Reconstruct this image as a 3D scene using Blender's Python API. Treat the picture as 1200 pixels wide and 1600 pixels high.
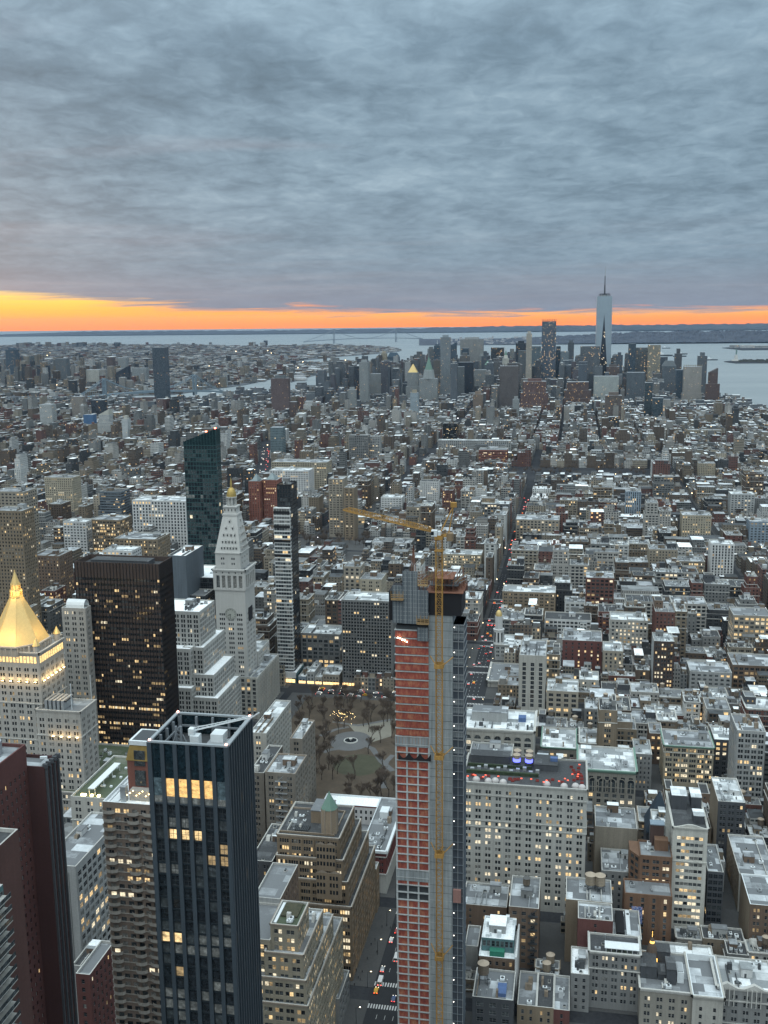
import bpy, bmesh, math, random
import numpy as np
from mathutils import Vector, Matrix
random.seed(7); rng = np.random.default_rng(11)
scene = bpy.context.scene
COL = scene.collection
for o in list(bpy.data.objects): bpy.data.objects.remove(o)

# ------------------------------------------------------------------ camera
# X runs west, Y runs down the avenues (downtown), Z up; metres; the eye stands on a deck 320 m up
FPX, EYE = 1620.0, 320.0
PITCH, YAW, ROLL = math.radians(10.39), math.radians(10.4), math.radians(0.62)
_fw = Vector((-math.sin(YAW)*math.cos(PITCH), math.cos(YAW)*math.cos(PITCH), -math.sin(PITCH)))
_r0 = Vector((math.cos(YAW), math.sin(YAW), 0)); _u0 = _r0.cross(_fw)
_R = math.cos(ROLL)*_r0 - math.sin(ROLL)*_u0
_U = math.sin(ROLL)*_r0 + math.cos(ROLL)*_u0
cam_d = bpy.data.cameras.new('camera'); cam = bpy.data.objects.new('camera', cam_d); COL.objects.link(cam)
cam_d.sensor_fit = 'VERTICAL'; cam_d.sensor_height = 24; cam_d.lens = 24*FPX/1600
cam_d.clip_start = 1; cam_d.clip_end = 120000
m = Matrix((( _R.x,_U.x,-_fw.x,0),(_R.y,_U.y,-_fw.y,0),(_R.z,_U.z,-_fw.z,EYE),(0,0,0,1)))
cam.matrix_world = m
scene.camera = cam
scene.view_settings.view_transform = 'Standard'; scene.view_settings.look = 'None'
scene.view_settings.exposure = 0.55; scene.view_settings.gamma = 1.0

def PXY(X, Y, Z=0.0):                      # where a point of the city falls in the 1200x1600 view
    d = Vector((X, Y, Z-EYE)); w = d.dot(_fw)
    return 600+FPX*d.dot(_R)/w, 800-FPX*d.dot(_U)/w
def _ray(x, y): return _fw + _R*((x-600)/FPX) + _U*((800-y)/FPX)
def G(x, y, z=0.0):                        # ground point seen in that direction
    d = _ray(x, y); t = (z-EYE)/d.z; return d.x*t, d.y*t
def V(x, y, Y):                            # point of the vertical plane Y seen in that direction
    d = _ray(x, y); t = Y/d.y; return d.x*t, EYE+d.z*t

# ------------------------------------------------------------------ world: dawn under a cloud deck
class NT:
    def __init__(s, tree): s.t = tree; s.n = tree.nodes; s.l = tree.links
    def node(s, typ, **kw):
        n = s.n.new(typ)
        for k, v in kw.items(): setattr(n, k, v)
        return n
    def inp(s, n, key, v):
        if v is None: return
        i = n.inputs[key]
        if isinstance(v, bpy.types.NodeSocket): s.l.new(v, i)
        elif isinstance(v, (tuple, list)) and len(v) == 3 and i.type == 'RGBA': i.default_value = (*v, 1)
        else: i.default_value = v
    def math(s, op, a, b=None, c=None, clamp=False):
        n = s.node('ShaderNodeMath', operation=op, use_clamp=clamp)
        s.inp(n, 0, a); s.inp(n, 1, b); s.inp(n, 2, c); return n.outputs[0]
    def mix(s, f, a, b, blend='MIX'):
        n = s.node('ShaderNodeMix', data_type='RGBA', blend_type=blend, clamp_factor=True)
        s.inp(n, 0, f); s.inp(n, 6, a); s.inp(n, 7, b); return n.outputs[2]
    def noise(s, vec, scale, detail=3, rough=.5, dist=0.0):
        n = s.node('ShaderNodeTexNoise'); s.inp(n, 'Vector', vec); s.inp(n, 'Scale', scale)
        s.inp(n, 'Detail', detail); s.inp(n, 'Roughness', rough); s.inp(n, 'Distortion', dist); return n.outputs[0]
    def ramp(s, f, stops, interp='LINEAR'):
        n = s.node('ShaderNodeValToRGB'); n.color_ramp.interpolation = interp
        while len(n.color_ramp.elements) < len(stops): n.color_ramp.elements.new(.5)
        for e, (p, c) in zip(n.color_ramp.elements, stops):
            e.position = p; e.color = (*c, 1) if len(c) == 3 else c
        s.inp(n, 0, f); return n.outputs[0]
    def maprange(s, v, a, b, c, d, smooth=False):
        n = s.node('ShaderNodeMapRange'); n.interpolation_type = 'SMOOTHSTEP' if smooth else 'LINEAR'
        for k, x in zip(range(5), (v, a, b, c, d)): s.inp(n, k, x)
        return n.outputs[0]
    def comb(s, x, y, z):
        n = s.node('ShaderNodeCombineXYZ')
        for k, v in enumerate((x, y, z)): s.inp(n, k, v)
        return n.outputs[0]
    def sep(s, v):
        n = s.node('ShaderNodeSeparateXYZ'); s.inp(n, 0, v); return n.outputs
    def mapping(s, v, scale=(1,1,1), rot=(0,0,0), loc=(0,0,0)):
        n = s.node('ShaderNodeMapping'); s.inp(n, 0, v); n.inputs[1].default_value = loc
        n.inputs[2].default_value = rot; n.inputs[3].default_value = scale; return n.outputs[0]

SUN_ELEV, SUN_AZ = 2.0, -38.0              # low in the south-east, behind the cloud
world = bpy.data.worlds.new('World'); scene.world = world; world.use_nodes = True
def build_world():
    T = NT(world.node_tree); T.n.clear()
    out = T.node('ShaderNodeOutputWorld'); bg = T.node('ShaderNodeBackground')
    tc = T.node('ShaderNodeTexCoord'); d = tc.outputs['Generated']
    x, y, z = T.sep(d)
    az = T.math('ARCTAN2', x, y)                         # 0 = down the avenues, negative to the east
    zc = T.math('MAXIMUM', z, 0.0)
    k = T.math('DIVIDE', 1.0, T.math('ADD', zc, 0.13))
    p = T.comb(T.math('MULTIPLY', x, k), T.math('MULTIPLY', y, k), 0.0)
    p = T.mapping(p, rot=(0, 0, math.radians(-14)))
    n1 = T.noise(T.mapping(p, (3.4, 3.0, 1)), 1.0, 5, .55, .35)
    n2 = T.noise(T.mapping(p, (13, 11, 1), loc=(3, 1, 0)), 1.0, 6, .60, .5)
    n3 = T.noise(T.mapping(p, (1.0, .9, 1), loc=(9, 4, 0)), 1.0, 3, .5)
    f = T.math('ADD', T.math('MULTIPLY', n1, .44), T.math('ADD', T.math('MULTIPLY', n2, .30), T.math('MULTIPLY', n3, .30)))
    cloud = T.ramp(T.maprange(f, .36, .68, 0, 1), [
        (0.0, (.102, .152, .196)), (.30, (.134, .198, .254)), (.62, (.186, .266, .332)), (1.0, (.262, .352, .420))])
    # faint warm flush on part of the deck
    fl = T.noise(T.mapping(p, (.5, 1.6, 1), loc=(21, 7, 0)), 1.0, 4, .5, .4)
    cloud = T.mix(T.math('MULTIPLY', T.maprange(fl, .60, .76, 0, 1), .16), cloud, (.40, .31, .32))
    # towards the horizon the deck turns flat, then mauve
    low = T.maprange(z, .0, .15, 1, 0, True)
    cloud = T.mix(T.math('MULTIPLY', low, .62), cloud, (.158, .218, .280))
    streak = T.noise(T.comb(T.math('MULTIPLY', az, 3.2), T.math('MULTIPLY', z, 95.0), 0.0), 1.0, 6, .62, .6)
    sfac = T.maprange(streak, .50, .74, 0, 1)
    mauve = T.maprange(z, .012, .062, 1, 0, True)
    cloud = T.mix(T.math('MULTIPLY', mauve, .50), cloud, (.215, .208, .245))
    cloud = T.mix(T.math('MULTIPLY', T.math('MULTIPLY', sfac, T.maprange(z, .02, .10, 1, 0)), .30), cloud, (.36, .34, .36))
    # clear strip under the deck: tall and yellow on the left, thin and red to the right
    s = T.math('DIVIDE', x, T.math('MAXIMUM', y, .05))
    top = T.ramp(T.maprange(s, -.62, .40, 0, 1), [
        (0.0, (.0325,)*3), (.10, (.0275,)*3), (.20, (.0195,)*3), (.32, (.0125,)*3), (.5, (.0085,)*3), (.62, (.0095,)*3), (.8, (.0090,)*3), (1, (.006,)*3)])
    wob = T.noise(T.comb(T.math('MULTIPLY', az, 9.0), T.math('MULTIPLY', z, 210.0), 2.0), 1.0, 5, .6, .9)
    zz = T.math('ADD', z, T.math('MULTIPLY', T.math('SUBTRACT', wob, .5), .030))
    e = T.math('SUBTRACT', top, zz)
    band = T.maprange(e, -.0030, .0075, 0, 1, True)
    band = T.math('MULTIPLY', band, T.maprange(T.math('ABSOLUTE', T.math('ADD', az, .25)), .95, 1.6, 1, 0, True))
    h = T.maprange(z, -.008, .034, 0, 1)
    left = T.ramp(h, [(0, (1.0, .22, .02)), (.22, (1.0, .30, .025)), (.5, (1.0, .42, .045)), (.8, (1.0, .55, .10)), (1, (.9, .64, .22))])
    right = T.ramp(h, [(0, (1.0, .20, .004)), (.22, (1.0, .275, .002)), (.34, (1.0, .38, .01)), (.55, (.75, .18, .08)), (1, (.5, .25, .2))])
    glow = T.mix(T.maprange(s, -.50, -.10, 0, 1), left, right)
    thin = T.noise(T.comb(T.math('MULTIPLY', az, 5.0), T.math('MULTIPLY', z, 520.0), 7.0), 1.0, 4, .55, .4)
    glow = T.mix(T.math('MULTIPLY', T.maprange(thin, .58, .70, 0, 1), .28), glow, (.42, .22, .22))
    # clear sky behind the deck
    sky = T.node('ShaderNodeTexSky', sky_type='NISHITA'); sky.sun_disc = False
    sky.sun_elevation = math.radians(SUN_ELEV); sky.sun_rotation = math.radians(SUN_AZ)
    sky.altitude = 300; sky.dust_density = 2.0
    clear = T.mix(1.0, sky.outputs[0], (.10, .10, .10), 'MULTIPLY')
    cloud = T.mix(.04, cloud, clear)
    gn = T.node('ShaderNodeVectorMath', operation='SCALE'); T.inp(gn, 0, glow); gn.inputs['Scale'].default_value = 1.12; col = T.mix(band, cloud, gn.outputs[0])
    # overcast is brighter overhead; zenith and unseen north boosted further to light roofs, walls
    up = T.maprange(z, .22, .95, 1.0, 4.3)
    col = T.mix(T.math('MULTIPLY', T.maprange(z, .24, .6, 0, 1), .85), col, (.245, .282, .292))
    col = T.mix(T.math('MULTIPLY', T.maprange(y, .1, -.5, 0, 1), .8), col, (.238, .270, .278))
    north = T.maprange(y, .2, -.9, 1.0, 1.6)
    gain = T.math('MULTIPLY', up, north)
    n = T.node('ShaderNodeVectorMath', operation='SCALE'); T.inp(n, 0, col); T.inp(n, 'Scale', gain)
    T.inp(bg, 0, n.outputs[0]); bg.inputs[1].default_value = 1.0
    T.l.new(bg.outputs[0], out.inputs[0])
build_world()
sd = bpy.data.lights.new('sun', 'SUN'); sd.energy = 0.45; sd.angle = math.radians(60); sd.color = (.97, 1.0, .97)
sun = bpy.data.objects.new('sun', sd); COL.objects.link(sun)      # daylight soaking through the cloud
sun.rotation_euler = Vector((.25, .55, -1)).to_track_quat('-Z', 'Y').to_euler()

# ------------------------------------------------------------------ materials
MATS = {}
def _mat(name):
    mt = bpy.data.materials.new(name); mt.use_nodes = True; t = NT(mt.node_tree)
    for n in list(t.n):
        if n.type != 'OUTPUT_MATERIAL' and n.type != 'BSDF_PRINCIPLED': t.n.remove(n)
    b = t.n['Principled BSDF']; return mt, t, b
def masonry(name, c, amp=.22, streak=.22, rough=.9, fine=1.6, metal=0.0, spec=.25):
    """wall: blotches, rain streaks, fine grain; a little different on every object"""
    if name in MATS: return MATS[name]
    mt, t, b = _mat(name)
    g = t.node('ShaderNodeNewGeometry').outputs['Position']
    oi = t.node('ShaderNodeObjectInfo').outputs['Random']
    a = t.noise(t.mapping(g, (.07,.07,.05)), 1, 4, .6)
    s = t.noise(t.mapping(g, (.9,.9,.035)), 1, 3, .6)
    f = t.noise(g, fine, 2, .6)
    v = t.math('ADD', t.math('MULTIPLY', t.math('SUBTRACT', a, .5), amp*2.4), t.math('MULTIPLY', t.math('SUBTRACT', s, .5), streak*2.4))
    v = t.math('ADD', v, t.math('MULTIPLY', t.math('SUBTRACT', f, .5), .35))
    v = t.math('ADD', t.math('ADD', v, 1.0), t.math('MULTIPLY', t.math('SUBTRACT', oi, .5), .16))
    n = t.node('ShaderNodeVectorMath', operation='SCALE'); n.inputs[0].default_value = c; t.inp(n, 'Scale', v)
    t.inp(b, 'Base Color', n.outputs[0]); b.inputs['Roughness'].default_value = rough
    b.inputs['Metallic'].default_value = metal; b.inputs['Specular IOR Level'].default_value = spec
    MATS[name] = mt; return mt
def plain(name, c, rough=.6, metal=0.0, spec=.4, emit=None, es=0.0):
    if name in MATS: return MATS[name]
    mt, t, b = _mat(name)
    g = t.node('ShaderNodeNewGeometry').outputs['Position']
    v = t.math('ADD', .85, t.math('MULTIPLY', t.noise(g, .8, 3, .6), .30))
    n = t.node('ShaderNodeVectorMath', operation='SCALE'); n.inputs[0].default_value = c; t.inp(n, 'Scale', v)
    t.inp(b, 'Base Color', n.outputs[0]); b.inputs['Roughness'].default_value = rough
    b.inputs['Metallic'].default_value = metal; b.inputs['Specular IOR Level'].default_value = spec
    if emit:
        b.inputs['Emission Color'].default_value = (*emit, 1); b.inputs['Emission Strength'].default_value = es
        mt.cycles.emission_sampling = 'NONE'
    MATS[name] = mt; return mt
def glass(name, c, lit=None, rough=.12, curtains=.4):
    """window glass; lit ones show an uneven bright room behind"""
    if name in MATS: return MATS[name]
    mt, t, b = _mat(name)
    g = t.node('ShaderNodeNewGeometry').outputs['Position']
    n = t.noise(t.mapping(g, (.9,.9,.9)), 1, 3, .7)
    col = t.ramp(n, [(.35, tuple(v*.5 for v in c)), (.55, c), (.75, tuple(min(.6, v*2.2+.01) for v in c))])
    t.inp(b, 'Base Color', col); b.inputs['Roughness'].default_value = rough
    b.inputs['Specular IOR Level'].default_value = .5
    if lit:
        rooms = t.noise(t.mapping(g, (.55,.55,.9), loc=(5, 2, 1)), 1, 4, .75)
        e = t.ramp(rooms, [(.30, tuple(v*.10 for v in lit[0])), (.50, tuple(v*.6 for v in lit[0])), (.70, lit[0])])
        t.inp(b, 'Emission Color', e); b.inputs['Emission Strength'].default_value = lit[1]
        mt.cycles.emission_sampling = 'NONE'
    MATS[name] = mt; return mt
def roofing(name, base, snow, amount):
    """flat roof: tar or membrane with bright coated or frosted patches"""
    if name in MATS: return MATS[name]
    mt, t, b = _mat(name)
    g = t.node('ShaderNodeNewGeometry').outputs['Position']
    a = t.noise(t.mapping(g, (.10,.10,.10)), 1, 5, .65)
    f = t.noise(g, 1.1, 3, .7); vo = t.node('ShaderNodeTexBrick', offset=.37, offset_frequency=2, squash=1.6, squash_frequency=3); t.inp(vo, 'Vector', g)
    for k_, v_ in (('Color1', (0,0,0,1)), ('Color2', (1,1,1,1)), ('Mortar', (.2,.2,.2,1)), ('Scale', .16), ('Mortar Size', .012), ('Brick Width', 1.3), ('Row Height', .95)): vo.inputs[k_].default_value = v_
    cell = t.sep(vo.outputs['Color'])[0]
    k = t.math('ADD', t.math('ADD', t.math('MULTIPLY', cell, .75), t.math('MULTIPLY', t.math('SUBTRACT', a, .5), .9)), t.math('MULTIPLY', t.math('SUBTRACT', f, .5), .35))
    col = t.mix(t.maprange(k, 1-amount-.28, 1-amount+.22, 0, 1), base, snow)
    col = t.mix(t.maprange(f, .45, .85, .0, .55), col, (.10, .105, .11))
    t.inp(b, 'Base Color', col); b.inputs['Roughness'].default_value = .75
    MATS[name] = mt; return mt

WC = {  # wall albedos
 'limestone': (.34,.335,.31), 'white': (.50,.51,.51), 'grey': (.185,.19,.19), 'palegrey': (.29,.30,.30), 'beige': (.265,.24,.20),
 'sand': (.31,.28,.22), 'tan': (.185,.15,.11), 'brown': (.145,.105,.08), 'darkbrown': (.060,.045,.040), 'redbrick': (.20,.085,.065),
 'maroon': (.115,.052,.048), 'black': (.016,.017,.019), 'charcoal': (.065,.07,.078), 'slate': (.10,.12,.14), 'teal': (.09,.17,.18),
 'concrete': (.30,.315,.32), 'rust': (.30,.13,.075), 'bluegrey': (.20,.25,.30)}
def wallm(k): return masonry('wall_'+k, WC[k], amp=.10 if k in ('black','charcoal') else .2)
RC = {'snowy': ((.22,.24,.25), (.78,.82,.84), .54), 'silver': ((.13,.14,.15), (.56,.60,.63), .42), 'grey': ((.14,.15,.16), (.42,.45,.47), .25),
      'dark': ((.035,.038,.042), (.16,.17,.18), .15), 'white': ((.72,.76,.78), (.90,.93,.95), .9), 'green': ((.05,.07,.035), (.2,.2,.18), .1)}
def roofm(k): return roofing('roof_'+k, *RC[k])
WARM = (1.0, .70, .34); PALE = (1.0, .86, .60)
GL = [glass('glass_dark', (.018,.023,.028)), glass('glass_dim', (.06,.07,.075)), glass('glass_blind', (.20,.20,.19), rough=.4),
      glass('glass_lit', (.10,.08,.05), (WARM, 1.15)), glass('glass_lit_pale', (.12,.11,.09), (PALE, 1.1)), glass('glass_lit_dim', (.09,.07,.05), (WARM, .38))]
TRIM = masonry('trim_stone', (.42,.42,.40)); FRAME = plain('window_frame_paint', (.16,.165,.17)); FRAMEW = plain('window_frame_white', (.5,.5,.48))
METAL = plain('galvanised_metal', (.34,.36,.375), .45, .4); METALW = plain('white_sheet_metal', (.62,.66,.68), .5)
DARKM = plain('dark_painted_metal', (.045,.05,.055), .5)

# ------------------------------------------------------------------ mesh helpers
def np_mesh(name, quads, mi, mats, uv=None, attrs=None):
    """quads: (N,4,3) float array"""
    N = len(quads); me = bpy.data.meshes.new(name)
    me.vertices.add(N*4); me.vertices.foreach_set('co', np.ascontiguousarray(quads, np.float32).ravel())
    me.loops.add(N*4); me.loops.foreach_set('vertex_index', np.arange(N*4, dtype=np.int32))
    me.polygons.add(N); me.polygons.foreach_set('loop_start', np.arange(0, N*4, 4, dtype=np.int32))
    me.polygons.foreach_set('material_index', np.ascontiguousarray(mi, np.int32))
    if uv is not None:
        l = me.uv_layers.new(name='UVMap'); l.data.foreach_set('uv', np.ascontiguousarray(uv, np.float32).ravel())
    for k, a in (attrs or {}).items():
        at = me.attributes.new(k, 'FLOAT_COLOR', 'FACE'); at.data.foreach_set('color', np.ascontiguousarray(a, np.float32).ravel())
    for mt in mats: me.materials.append(mt)
    me.update(calc_edges=True); return me
class Q:
    """collects quads"""
    def __init__(s): s.a = []; s.m = []; s.mats = []
    def mi(s, mt):
        if mt not in s.mats: s.mats.append(mt)
        return s.mats.index(mt)
    def quads(s, arr, mt):
        arr = np.asarray(arr, float).reshape(-1, 4, 3)
        if len(arr): s.a.append(arr); s.m.append(np.full(len(arr), s.mi(mt)))
    def quadsm(s, arr, mts):
        arr = np.asarray(arr, float).reshape(-1, 4, 3)
        idx = np.array([s.mi(x) for x in mts])
        if len(arr): s.a.append(arr); s.m.append(idx)
    def box(s, x0, x1, y0, y1, z0, z1, mt, bottom=False):
        p = lambda a, b, c: (a, b, c)
        f = [[p(x0,y0,z0),p(x1,y0,z0),p(x1,y0,z1),p(x0,y0,z1)], [p(x1,y0,z0),p(x1,y1,z0),p(x1,y1,z1),p(x1,y0,z1)],
             [p(x1,y1,z0),p(x0,y1,z0),p(x0,y1,z1),p(x1,y1,z1)], [p(x0,y1,z0),p(x0,y0,z0),p(x0,y0,z1),p(x0,y1,z1)],
             [p(x0,y0,z1),p(x1,y0,z1),p(x1,y1,z1),p(x0,y1,z1)]]
        if bottom: f.append([p(x0,y1,z0),p(x1,y1,z0),p(x1,y0,z0),p(x0,y0,z0)])
        s.quads(f, mt)
    def frustum(s, cx, cy, z0, r0, z1, r1, n, mt, cap=True, rot=0.0, sy=1.0):
        A = [rot+2*math.pi*i/n for i in range(n+1)]
        P0 = [(cx+r0*math.cos(a), cy+r0*sy*math.sin(a), z0) for a in A]; P1 = [(cx+r1*math.cos(a), cy+r1*sy*math.sin(a), z1) for a in A]
        s.quads([[P0[i],P0[i+1],P1[i+1],P1[i]] for i in range(n)], mt)
        if cap and r1 > .01: s.quads([[P1[i],P1[i+1],(cx,cy,z1),(cx,cy,z1)] for i in range(n)], mt)
    def rfrustum(s, x0, x1, y0, y1, z0, X0, X1, Y0, Y1, z1, mt):     # rectangular taper
        a = [(x0,y0,z0),(x1,y0,z0),(x1,y1,z0),(x0,y1,z0)]; b = [(X0,Y0,z1),(X1,Y0,z1),(X1,Y1,z1),(X0,Y1,z1)]
        s.quads([[a[i],a[(i+1)%4],b[(i+1)%4],b[i]] for i in range(4)]+[b], mt)
    def bar(s, p, q, w, mt, w2=None):
        p = np.array(p, float); q = np.array(q, float); d = q-p; L = np.linalg.norm(d)
        if L < 1e-6: return
        d /= L; up = np.array((0,0,1.)) if abs(d[2]) < .9 else np.array((0,1.,0))
        a = np.cross(d, up); a /= np.linalg.norm(a); b = np.cross(d, a); w2 = w2 or w
        c = [(-1,-1),(1,-1),(1,1),(-1,1)]
        A = [p+a*i*w/2+b*j*w2/2 for i, j in c]; B = [q+a*i*w/2+b*j*w2/2 for i, j in c]
        s.quads([[A[i],A[(i+1)%4],B[(i+1)%4],B[i]] for i in range(4)]+[A, B], mt)
    def mesh(s, name, off=(0,0,0)):
        arr = np.concatenate(s.a)-np.array(off); return np_mesh(name, arr, np.concatenate(s.m), s.mats)
    def obj(s, name, parent=None, off=(0,0,0), kind=None):
        if not s.a: return None
        o = bpy.data.objects.new(name, s.mesh(name, off)); COL.objects.link(o); o.parent = parent
        if kind: o['kind'] = kind
        return o
def empty(name, loc, label=None, cat=None, group=None, rz=0.0):
    o = bpy.data.objects.new(name, None); COL.objects.link(o); o.location = loc; o.rotation_euler = (0,0,rz); o.empty_display_size = 2
    tag(o, label, cat, group); return o
def tag(o, label=None, cat=None, group=None, kind=None):
    if label: o['label'] = label
    if cat: o['category'] = cat
    if group: o['group'] = group
    if kind: o['kind'] = kind
def copy_tree(root, kids=None):
    r = root.copy(); COL.objects.link(r)
    def rec(src, dst):
        for ch in KIDS.get(src.name, ()):
            c = ch.copy(); COL.objects.link(c); c.parent = dst; rec(ch, c)
    rec(root, r); return r
KIDS = {}
def remember(root):                        # children lists of a prototype, so that copies need no scan
    for ch in root.children_recursive: KIDS.setdefault(ch.parent.name, []).append(ch)
    return root
# ------------------------------------------------------------------ facades with real window recesses
ST = {
 'pair':  dict(bay=5.2, n=2, ww=1.25, gap=.55, wh=1.95, fl=3.65),
 'pairw': dict(bay=6.4, n=2, ww=1.75, gap=.6, wh=2.3, fl=3.75),
 'punch': dict(bay=3.3, n=1, ww=1.35, wh=1.9, fl=3.5),
 'wide':  dict(bay=4.6, n=1, ww=2.7, wh=1.9, fl=3.7),
 'loft':  dict(bay=4.4, n=1, ww=3.2, wh=2.3, fl=3.9),
 'loft3': dict(bay=5.6, n=3, ww=1.25, gap=.25, wh=2.25, fl=3.9, pil=(.8,.35), belt=0),
 'loft2': dict(bay=4.6, n=2, ww=1.5, gap=.3, wh=2.2, fl=3.8, pil=(.7,.3)),
 'curtain': dict(bay=1.75, n=1, ww=1.6, wh=3.05, fl=3.5, rec=.06, mg=.2, top=1.0),
 'bands': dict(bay=2.0, n=1, ww=1.9, wh=1.7, fl=3.6, rec=.12, mg=.2),
 'pier':  dict(bay=3.0, n=1, ww=1.7, wh=2.7, fl=3.5, pil=(.55,.6)),
 'tiny':  dict(bay=2.9, n=1, ww=1.0, wh=1.5, fl=3.3),
 'blank': dict(bay=1e9, n=0, ww=1, wh=1, fl=4),
}
DMIX = (.58, .24, .07, .04, .03, .04)
LITMIX = (.38, .20, .05, .16, .12, .09)
def st(key, **kw): d = dict(ST[key]); d.update(kw); return d
WPROTO = {}
def window_mesh(w, h, g, frame, wall, arch=False, mull=1):
    key = (round(w,2), round(h,2), g, frame.name, wall.name, arch, mull)
    if key in WPROTO: return WPROTO[key]
    q = Q(); t = .09
    q.quads([[(-w/2,0,0),(w/2,0,0),(w/2,0,h),(-w/2,0,h)]], GL[g])
    q.box(-w/2,-w/2+t,-.08,.0,0,h,frame); q.box(w/2-t,w/2,-.08,.0,0,h,frame)
    q.box(-w/2+t,w/2-t,-.08,.0,0,t,frame); q.box(-w/2+t,w/2-t,-.08,.0,h-t,h,frame)
    q.box(-w/2+t,w/2-t,-.06,.0,h*.5-.04,h*.5+.04,frame)
    for i in range(1, mull): q.box(-w/2+w*i/mull-.05,-w/2+w*i/mull+.05,-.07,.0,t,h-t,frame)
    if arch:
        r = w/2
        for i in range(4):
            a0 = math.pi/2*i/4; a1 = math.pi/2*(i+1)/4
            for sg in (1,-1):
                q.quads([[(sg*r*math.cos(a0),-.12,h-r+r*math.sin(a0)),(sg*r,-.12,h),(sg*r,-.12,h),(sg*r*math.cos(a1),-.12,h-r+r*math.sin(a1))]], wall)
    me = q.mesh('window'); WPROTO[key] = me; return me
def sill_mesh(w, trim):
    key = ('sill', round(w,2), trim.name)
    if key not in WPROTO:
        q = Q(); q.box(-w/2-.12, w/2+.12, -.5, 0, -.16, 0, trim, True); WPROTO[key] = q.mesh('sill')
    return WPROTO[key]

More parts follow.
